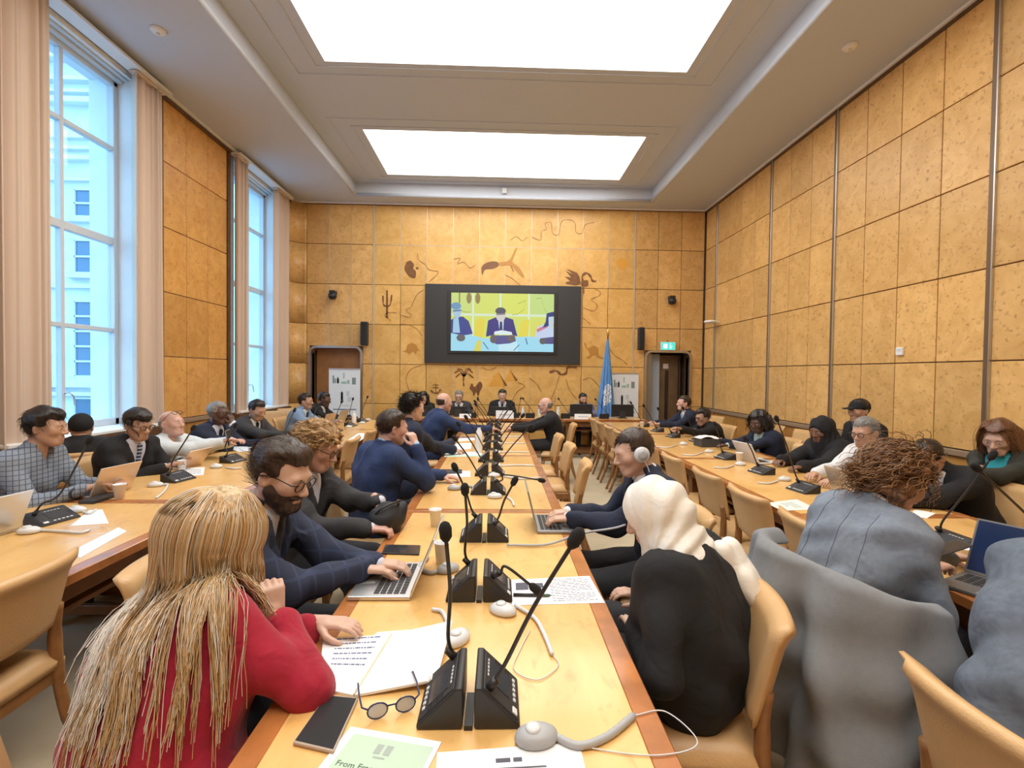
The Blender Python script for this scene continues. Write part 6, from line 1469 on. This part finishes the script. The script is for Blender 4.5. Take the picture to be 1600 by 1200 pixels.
def who(s): return [o for l, o in people.items() if s in l][0]
HMD = lambda n, c, r=.4: mat('strand_'+n, c, r)
DK = [HMD('ink', (.020,.013,.010)), HMD('umber', (.050,.030,.020)), HMD('coffee', (.085,.05,.032))]
BK = [HMD('jet', (.012,.010,.010)), HMD('soot', (.030,.026,.025))]
SD = [HMD('wheat', (.52,.32,.13)), HMD('sand', (.38,.21,.08)), HMD('straw', (.66,.47,.24)), HMD('bark', (.17,.085,.035))]
BR = [HMD('chestnut', (.17,.075,.03)), HMD('auburn', (.26,.12,.045)), HMD('cocoa', (.085,.038,.018)), HMD('toffee', (.36,.19,.08))]
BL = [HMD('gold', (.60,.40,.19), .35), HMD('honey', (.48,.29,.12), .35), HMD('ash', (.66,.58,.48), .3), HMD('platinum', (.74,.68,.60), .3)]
strands(K2, who('bearded man in navy'), 1500, .070, (.25,-1,.15), .30, .1, th=.020, mats=DK, front=.070, seed=2, low=-.058)
strands(K3, who('wavy sandy'), 1400, .11, (.2,-.8,-.2), .55, .5, curl=.006, cf=95, th=.03, rad=(.0019,.0009), mats=SD, front=.058, seg=10, seed=3, back=.010, low=-.075)
strands(K4, who('resting his head on'), 900, .045, (.1,-1,-.2), .35, .2, th=.012, mats=DK, seed=4)
strands(K8, who('white headphones'), 1200, .020, (.1,.6,-.2), .5, .1, th=.006, rad=(.0010,.0006), mats=DK, seed=5, front=.064, low=-.03, seg=4)
strands(K5, who('thick dark curly'), 700, .07, (.2,-1,.0), .6, .1, curl=.007, cf=110, th=.022, rad=(.0024,.0012), mats=BK, seed=6, seg=9)
strands(KF1, who('curly brown hair'), 2300, .17, (-.1,-.85,-.45), .32, .45, curl=.0075, cf=88, th=.026, rad=(.0020,.0012), mats=BR, front=.066, seg=12, seed=7, back=-.02, low=-.10, ht='curly')
for key, n_, L_, cm, th_, mt, kw in [('grey checked shirt',900,.055,(.2,.5,-.5),.018,BK,dict(front=.066,lift=.5)), ('striped tie',800,.055,(.4,.5,-.5),.016,BK,dict(front=.062)), ('holding his chin',500,.022,(0,-1,-.2),.008,[HMD('steel',(.25,.25,.25)),HMD('silver',(.42,.42,.42))],dict(curl=.004,cf=220)), ('looking down at the window',500,.04,(.3,-.8,-.3),.010,BK,{}), ('light blue suit',400,.035,(.2,-.9,-.2),.010,BK,{}), ('behind the one',300,.02,(0,-1,-.2),.008,BK,{}), ('pale blue tie',400,.045,(.2,-1,-.2),.012,DK,{}), ('dark glasses',500,.055,(.3,-.8,-.1),.018,BK,dict(lift=.5)), ('grey hair, glasses',700,.045,(.2,-1,-.1),.012,[HMD('steel',(.25,.25,.25)),HMD('silver',(.42,.42,.42)),HMD('iron',(.12,.12,.12))],{}), ('bent low',600,.035,(0,-1,-.1),.010,BK,dict(grav=.05,jit=.12)), ('grey haired man in dark suit and glasses at the head',250,.04,(.2,-1,0),.010,[HMD('steel',(.25,.25,.25)),HMD('silver',(.42,.42,.42))],{}), ('chairman',250,.04,(.2,-1,0),.010,BK,{}), ('bearded man in a blue',250,.04,(.2,-1,0),.010,BK,{}),
    ('turquoise scarf',1100,.30,(.0,-.35,-1),.020,BR[:3],dict(lift=.15,grav=1.2,front=.074,back=-.005,low=-.02,seg=12,rad=(.0016,.001),jit=.12,ht='long',part=True)), ('dark wavy hair',700,.22,(.0,-.4,-1),.026,BK,dict(lift=.25,grav=1.0,front=.074,back=-.005,low=-.02,seg=12,curl=.006,cf=60,rad=(.002,.0013),ht='long',part=True)), ('long dark hair in black',300,.26,(0,-.4,-1),.018,BK,dict(lift=.15,grav=1.2,front=.074,back=-.005,low=-.02,seg=8,rad=(.003,.002),ht='long',part=True))]:
    p_ = who(key); strands(KS[p_['label']], p_, n_, L_, cm, mats=mt, th=th_, seed=len(key), **kw) if 'rad' in kw else strands(KS[p_['label']], p_, n_, L_, cm, mats=mt, th=th_, seed=len(key), rad=(.0014,.0007) if n_ > 450 else (.002,.001), **kw)
# hair clip
o = MB(); q = KF1['HP'](.035,-.075,.120)-KF1['loc']; r_ = KF1['Rh']
for k in range(5): o.tube([q+r_ @ np.array([.012*(k-2),-.012,0]), q+r_ @ np.array([.012*(k-2),.004,.012]), q+r_ @ np.array([.012*(k-2),.022,.0])], .004, mat('clip_shell', (.50,.42,.22), .25), 6)
o.build('hair_clip', who('curly brown hair'), smooth=True)
# long blonde hair: solid underlayer, then loose strands
po = who('long blonde'); K = K1; HPf = K['HP']; SP, tf, rt, ut = K['SP'], K['tf'], K['rt'], K['ut']
Fz = Field(np.minimum(K['H'], SP(.1))-.30, K['H']+.22, .009); nzb = waves(3, 70, .0035, 9, (1,1,.25))
Fz.ell(HPf(0,-.020,.018), (.092,.112,.113), K['Rh'], k=.02)
for sd in (-1, 1): Fz.cap(HPf(sd*.072,-.01,.02), HPf(sd*.074,.0,-.12), .030, .020, k=.05); Fz.cap(HPf(sd*.050,-.070,.0), HPf(sd*.060,-.070,-.12), .036, .018, k=.05)
Fz.cap(HPf(0,-.080,0), HPf(0,-.08,-.14), .050, .032, k=.05)
Bk = lambda t, l, d: SP(t)+rt*l-tf*d
for an_ in np.linspace(-1.9, 1.9, 9):
    p0 = HPf(.084*math.sin(an_), -.012-.100*math.cos(an_), -.02); Fz.cap(p0, p0-np.array([0,0,.11]), .019, .010, k=.05)
Fz.ell(HPf(0,.115,-.03), (.052,.075,.085), K['Rh'], k=.02, sub=True)
Fz.shift(nzb); K['ch']('hair_underlayer', Fz, HR['blonde'])
rg = np.random.default_rng(21); n = 3500; az = rg.uniform(-2.75, 2.75, n)      # azimuth from straight back
tops = np.stack([rg.normal(0,.006,n), rg.uniform(-.05,.07,n), np.full(n,.118)], 1); c0 = np.array([0,-.020,.018]); Rr = np.array([.103,.124,.123]); lay = rg.uniform(0,.024,n)
pts = []
for s_ in np.linspace(0.05, 1, 10):
    ps = s_*1.85; sx, sy = np.sin(az), -np.cos(az); e = np.stack([sx*math.sin(ps), sy*math.sin(ps), np.full(n, math.cos(ps))], 1)*(Rr+lay[:,None])+c0
    e = e*(.25+.75*min(1, s_*1.6))+tops*(1-(.25+.75*min(1, s_*1.6))); pts.append(e @ K['Rh'].T+K['H'])
# strands fall freely and slide over the sweatshirt
Fg = K['F']; Gr = np.gradient(Fg.D, Fg.h); fr = np.abs(az) > 1.8; side = np.sign(np.sin(az)); p = pts[-1].copy(); outw = p-K['H']; outw[:,2] = 0; outw /= np.linalg.norm(outw, axis=1)[:,None]+1e-9
clk = np.round(az/.22); crg = np.random.default_rng(8); cd_ = {k: crg.normal(0,.16,3) for k in np.unique(clk)}; CD = np.stack([cd_[k] for k in clk]); vel = np.tile(np.array([0,0,-1.]), (n,1))+outw*.10
CID = ((az+2.75)/5.5*30).astype(int)*3+rg.integers(0,3,n); CID = np.unique(CID, return_inverse=True)[1]; CNT = np.bincount(CID); loose = rg.uniform(.25,1.2,n)
Ltot = np.where(fr, rg.uniform(.10,.22,n), rg.uniform(0,1,n)**.9*.40+.18)*(1+.12*np.sin(CID*1.7)); nst = 24; clear = .006+lay*.9
for k in range(nst):
    g_ = np.array([0,0,-1.])+CD*np.array([1,1,.0])*.5+.10*np.sin(k*.55+az*9)[:,None]*rt; vel = np.where(on, .80*vel+.20*g_, .55*vel+.45*g_) if k else .55*vel+.45*g_; vel /= np.linalg.norm(vel, axis=1)[:,None]
    p = p+vel*(Ltot/nst)[:,None]
    for _ in range(2):
        ix = np.clip(np.round((p-Fg.o)/Fg.h).astype(int), 0, Fg.n-1); d_ = Fg.D[ix[:,0],ix[:,1],ix[:,2]]; gd = np.stack([q[ix[:,0],ix[:,1],ix[:,2]] for q in Gr], 1); gl = np.linalg.norm(gd, axis=1)[:,None]; gd = np.where(gl > .2, gd/(gl+1e-6), 0)
        p = p+gd*np.clip(clear-d_, 0, .05)[:,None]
    hit = (d_ < clear+.004)[:,None]; dn_ = -ut+CD*.45+.20*rt; tv = .25*vel+.75*dn_; tv = tv-(tv*gd).sum(1)[:,None]*gd; tv /= np.linalg.norm(tv, axis=1)[:,None]+1e-9; on = hit if k == 0 else (on | hit); vel = np.where(hit, tv, vel)
    if k > 3:      # neighbouring strands gather into wavy locks
        mean = np.zeros((CID.max()+1, 3)); np.add.at(mean, CID, p); mean /= CNT[:,None]; pull = .055+.03*(k/nst); p = p+(mean[CID]-p)*pull*np.where(fr, .3, loose)[:,None]+(.0045*np.sin(k*.75+CID*2.1)*(k/nst))[:,None]*rt
    if k % 3 == 2: pts.append(p.copy())
P = np.stack(pts, 1)
mi = np.clip((2.0+np.sign(-np.sin(az))*.9+rg.normal(0,.8,n)).round().astype(int), 0, 3)  # paler strands on her left: bluish window light painted into the hair colour
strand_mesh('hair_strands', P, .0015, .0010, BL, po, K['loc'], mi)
# bracelets and ring on her raised hand
sj, el, w = K['arms'][1]; dr = unit_v(w-el); ax_ = unit_v(np.cross(dr, [0,0,1])); ay_ = np.cross(dr, ax_)
for k, (m, off) in enumerate(((mat('yellow_cord', (.72,.52,.10), .6), -.012), (mat('teal_cord', (.06,.38,.40), .6), -.022), (mat('bead_grey', (.35,.34,.30), .5), -.034))):
    c = w+dr*off-K['loc']; MB().tube([c+.034*(math.cos(t)*ax_+math.sin(t)*ay_) for t in np.linspace(0, 2*PI, 19)], .0035, m, 6, cap=False).build('bracelet', po, smooth=True)
# ---- headscarves
def scarf(K, po, m, h, drape=1.0, name='headscarf'):
    H_, HPf, Rh, N_, ut, tf, rt = K['H'], K['HP'], K['Rh'], K['N'], K['ut'], K['tf'], K['rt']
    F = Field(np.minimum(H_, N_)-.27, H_+.20, h); F.ell(HPf(0,-.014,.024), (.094,.118,.108), Rh, k=.02); F.cap(HPf(0,-.04,-.02), N_-tf*.012+ut*.01, .096, .098, k=.06); F.cap(HPf(0,.02,-.09), N_+tf*.05-ut*.02, .070, .085, k=.05)
    F.cap(N_-tf*.03-rt*.06, N_-tf*.03+rt*.06, .085*drape, k=.06); F.cap(N_+tf*.05-ut*.09-rt*.04, N_+tf*.05-ut*.09+rt*.04, .075*drape, k=.06)
    F.ell(HPf(0,.118,-.016), (.056,.062,.080), Rh, k=.02, sub=True)
    S_ = tuple(slice(0, None) for _ in range(3)); X, Y, Z = F.xyz(S_); u, v, w = K['hc'](X, Y, Z)
    an = np.arctan2(w+.15, v-.03+.35*u); fo = .0052*(1-2*np.abs(np.sin(8.5*an+1.3*np.sin(9*u+2)+.6)))+.0030*np.sin(19*an+7*u)
    F.D += (fo*np.clip((.10-v)/.06, 0, 1)).astype(f32); F.shift(waves(4, 30, .002, 5)); return K['ch'](name, F, m)
scarf(K7, who('ivory headscarf'), C_ivory, .0075); scarf(KR4, who('black headscarf'), C_black, .011, 1.15)
# ivory wrap between her back and the chair
K = K7; F = Field(K['SP'](.5)-.32, K['SP'](.9)+.32, .010)
for t0, t1, l in ((.86,.30,-.17),(.88,.35,-.10)): F.cap(K['SP'](t0)+K['rt']*(-l)*1.0-K['tf']*.118, K['SP'](t1)+K['rt']*(-l)*1.15-K['tf']*.185, .036, .032, k=.04)
F.shift(folds(9, 50, .006, 5, (1,1,.4))); K['ch']('ivory_wrap', F, C_ivory)
# ---- caps
def cap_on(K, m, h, brim, knit=False):
    F = Field(K['H']-.2, K['H']+.2, h); F.ell(K['HP'](0,-.012,.034), (.090,.112,.102), K['Rh'], k=.01)
    S_ = tuple(slice(0, None) for _ in range(3)); X, Y, Z = F.xyz(S_); u, v, w = K['hc'](X, Y, Z); F.D = np.maximum(F.D, np.broadcast_to((.030 if not knit else -.005)-w-np.clip(-v,0,.2)*.25, F.D.shape).astype(f32))
    if brim: F.ell(K['HP'](0,.125,.045), (.068,.065,.007), K['Rh'], k=.01)
    return K['ch']('cap', F, m)
cap_on(KR5, C_black, .009, True); cap_on(KP2, C_black, .010, False, True)
# ---- headphones and headset
po = who('white headphones'); K = K8; L_ = lambda x, y, z: K['HP'](x,y,z)-K['loc']
def disc(mb, c, nrm, prof, m, n=22):
    nrm = unit_v(nrm); a = unit_v(np.cross(nrm, [.1,.2,1])); b = np.cross(nrm, a); vs = []
    for r, hgt in prof:
        for j in range(n): q = 2*PI*j/n; vs.append(c+nrm*hgt+r*(math.cos(q)*a*1.0+math.sin(q)*b))
    k = len(prof); return mb.add(vs, [(i*n+j, i*n+(j+1)%n, (i+1)*n+(j+1)%n, (i+1)*n+j) for i in range(k-1) for j in range(n)]+[tuple(range((k-1)*n, k*n))], m)
for sd in (-1, 1):
    c = L_(sd*.084,-.010,-.004); nv_ = K['Rh'][:,0]*sd
    e = disc(MB(), c, nv_, [(.030,-.006),(.041,.002),(.042,.012),(.034,.020),(.018,.023)], M_lgrey).build('ear_cup', po, smooth=True); disc(MB(), c, nv_, [(.026,.019),(.026,.0245),(.012,.026)], mat('cup_ring', (.45,.48,.52), .3)).build('cup_ring', e, smooth=True)
MB().tube(catmull([L_(-.10,-.012,-.03), L_(-.095,-.02,-.11), L_(-.10,.02,-.20), L_(-.12,.10,-.27)], 6), .003, M_lgrey, 6).build('headphone_cord', po, smooth=True)
e0 = L_(-.12,.10,-.27); MB().tube(catmull([e0, e0+np.array([-.10,-.05,-.06]), (.43-K['loc'][0],2.42-K['loc'][1],.79), (.25-K['loc'][0],2.34-K['loc'][1],.762), (.05-K['loc'][0],2.33-K['loc'][1],.762)], 8), .006, M_grey, 8).build('headphone_lead', po, smooth=True)
# ---- things held or worn
def held_phone(c, x, y, lab, m=M_black2):
    x = unit_v(x); y = np.array(y, float); y = unit_v(y-(y@x)*x); z = np.cross(x, y); o = empty('mobile_phone', tuple(c)); tag(o, lab, 'phone', 'mobile phones'); bx = lambda a, b, cc: a*x+b*y+cc*z
    def slab(sx, sy, z0, z1, m, nm): vs = [bx(a*sx, b*sy, q) for q in (z0, z1) for a, b in ((-1,-1),(1,-1),(1,1),(-1,1))]; MB().add(vs, [(3,2,1,0),(4,5,6,7),(0,1,5,4),(1,2,6,5),(2,3,7,6),(3,0,4,7)], m).build(nm, o, bevel=.002)
    slab(.036, .076, -.004, .004, m, 'case'); slab(.033, .072, .003, .0048, M_screen, 'screen'); return o
wl_, wr_ = KF1['arms'][0][2], KF1['arms'][1][2]
held_phone((wl_+wr_)/2+np.array([.11,.06,.045]), (.1,-1,0), (1,.1,.25), 'dark phone held by the curly haired woman', mat('phone_grey', (.10,.09,.09), .35))
wl_ = KR8['arms'][0][2]; held_phone(wl_+np.array([-.08,-.02,.04]), (.2,1,0), (-1,.2,.5), 'dark phone held by the woman with the turquoise scarf')
h4 = who('pale linen'); held_phone(atx(357,684,-2.56), (0,1,.1), (-.1,.1,1), 'phone held upright by the bald man in pale linen', M_alu)
# black bag on the lap of the person in dark grey
c = aty(604,812,2.58); F = Field(c-.2, c+.2, .009); F.ell(c, (.085,.11,.085), k=.02); F.cap(c+np.array([-.05,-.06,.05]), c+np.array([.07,.05,.06]), .035, k=.03); F.shift(folds(3, 45, .010, 5)); bg_ = empty('black_bag', (c[0], c[1], c[2]-.09)); tag(bg_, 'crumpled black bag on the lap of the person in dark grey', 'bag')
P_, Q_ = F.mesh(); mesh_obj('bag_body', [(P_-np.array(bg_.location), Q_, 0)], [mat('bag_nylon', (.014,.014,.016), .7)], bg_); MB().tube(catmull([(-.06,-.08,.12),(0,-.10,.18),(.06,-.02,.19),(.05,.06,.13)], 6), .006, M_black, 6).build('bag_strap', bg_, smooth=True)
# wristwatch of the young man in the checked shirt
K_ = [o for o in people.values() if 'grey checked shirt' in o['label']][0]
q = np.array([-2.70,3.13,.80]); MB().tube([q-np.array(K_.location)+.031*np.array([.0,math.cos(t),math.sin(t)]) for t in np.linspace(0, 2*PI, 17)], .007, M_black, 8, cap=False).build('wristwatch', K_, smooth=True)
# earpiece with boom on the man with the striped tie
K_ = who('striped tie'); hd_ = atx(216,664,-2.97)-np.array(K_.location); MB().tube(catmull([hd_+np.array([-.01,-.090,.03]), hd_+np.array([.01,-.096,-.01]), hd_+np.array([.05,-.085,-.05]), hd_+np.array([.06,-.075,-.09])], 5), .004, M_black, 6).lathe([(.02,0),(.024,.006),(.02,.014)], hd_+np.array([-.01,-.098,.03]), M_black, 14, ax=1).build('headset', K_, smooth=True)

# ---- grey coat thrown over the chair back
def coat():
    cy = empty('grey_coat', (1.18, 1.78, .2)); tag(cy, 'grey wool coat hanging over the chair back behind the curly haired woman', 'coat'); L0 = np.array(cy.location)
    base = [(1.26,2.14),(1.14,2.05),(1.07,1.88),(1.09,1.70),(1.16,1.55),(1.30,1.47),(1.46,1.50)]; C = np.array([p[:2] for p in catmull([(x,y,0) for x,y in base], 14)]); nS = len(C)
    Tn = np.gradient(C, axis=0); Tn /= np.linalg.norm(Tn, axis=1)[:,None]; No = np.stack([Tn[:,1], -Tn[:,0]], 1); ctr = np.array([1.32,1.80]); No *= np.sign(((C-ctr)*No).sum(1))[:,None]
    nv = 46; vs = []; rg = np.random.default_rng(4)
    for j in range(nv+1):
        v = j/nv
        for i in range(nS):
            s = i/(nS-1); zt = .915+.030*math.sin(PI*min(1, s*1.25))-.06*max(0, s-.70)/.3; ln = .60+.14*math.sin(3.0*s+.4)+(.12 if s > .55 else 0)*math.sin(PI*(s-.55)/.45)
            if v < .16: t = v/.16; off = -.075*(1-t)**1.0; z = zt-.05*(1-t)**2+.012*math.sin(PI*t); fo = 0
            else:
                t = (v-.16)/.84; z = zt-ln*t; off = .012+.10*t**1.25+.03*math.sin(PI*t); A_ = .008+.055*t
                fo = A_*(math.sin(6.28*3.2*s+1.8*t*math.sin(4*s))+.45*math.sin(6.28*6.1*s+2+2*t))
                fo += .075*math.exp(-((s-.56-.20*t)/.045)**2)*min(1,t*1.4)-.03*math.exp(-((s-.47-.20*t)/.04)**2)*min(1,t*1.4)+.03*math.exp(-((s-.25-.05*t)/.05)**2)*t          # thrown-over front edge
                fo += .014*math.sin(21*t+9*s)*math.sin(PI*t)
            vs.append((C[i][0]+No[i][0]*(off+fo)-L0[0], C[i][1]+No[i][1]*(off+fo)-L0[1], z-L0[2]))
    fs = [(j*nS+i, j*nS+i+1, (j+1)*nS+i+1, (j+1)*nS+i) for j in range(nv) for i in range(nS-1)]
    m = cloth('grey_wool_coat', (.235,.243,.255), .95, .5, 600, .05, .08, .04); o = MB().add(vs, fs, m).build('coat_body', cy, smooth=True); md = o.modifiers.new('t', 'SOLIDIFY'); md.thickness = .012; sb = o.modifiers.new('s', 'SUBSURF'); sb.levels = 1; sb.render_levels = 1
    MB().tube(catmull([(1.17-L0[0],1.385-L0[1],.36-L0[2]),(1.19-L0[0],1.355-L0[1],.345-L0[2]),(1.215-L0[0],1.350-L0[1],.30-L0[2]),(1.225-L0[0],1.355-L0[1],.22-L0[2])], 6), .010, m, 8).build('sleeve_tab', cy, smooth=True)
coat()

# ---- tailoring seams laid on the backs of the jackets seen from behind
from mathutils.bvhtree import BVHTree
def seams(K, po, part, lats, t0=.25, t1=.97, m=None):
    j = [c for c in po.children if c.name.startswith(part)][0]; me = j.data; bv = BVHTree.FromPolygons([v.co for v in me.vertices], [tuple(p.vertices) for p in me.polygons])
    for l0, l1 in lats:
        P = []
        for k in range(26):
            t = t0+(t1-t0)*k/25; o_ = K['SP'](t)+K['rt']*(l0+(l1-l0)*k/25)-K['tf']*.40-K['loc']; h = bv.ray_cast(Vector(o_), Vector(K['tf']))
            if h[0] is not None: P.append(np.array(h[0])+np.array(h[1])*.0004)
        if len(P) > 4: MB().tube(P, .0014, m, 5).build('seam', po, smooth=True)
seams(KF1, who('curly brown hair'), 'jacket', [(0,0), (.13,.10), (-.13,-.10)], m=cloth('seam_grey', (.13,.155,.19)))
seams(K4, who('resting his head on'), 'jacket', [(0,0)], m=cloth('seam_navy', (.008,.014,.04)))
seams(K7, who('ivory headscarf'), 'jacket', [(0,0), (.12,.10), (-.12,-.10)], m=cloth('seam_black', (.022,.022,.026)))
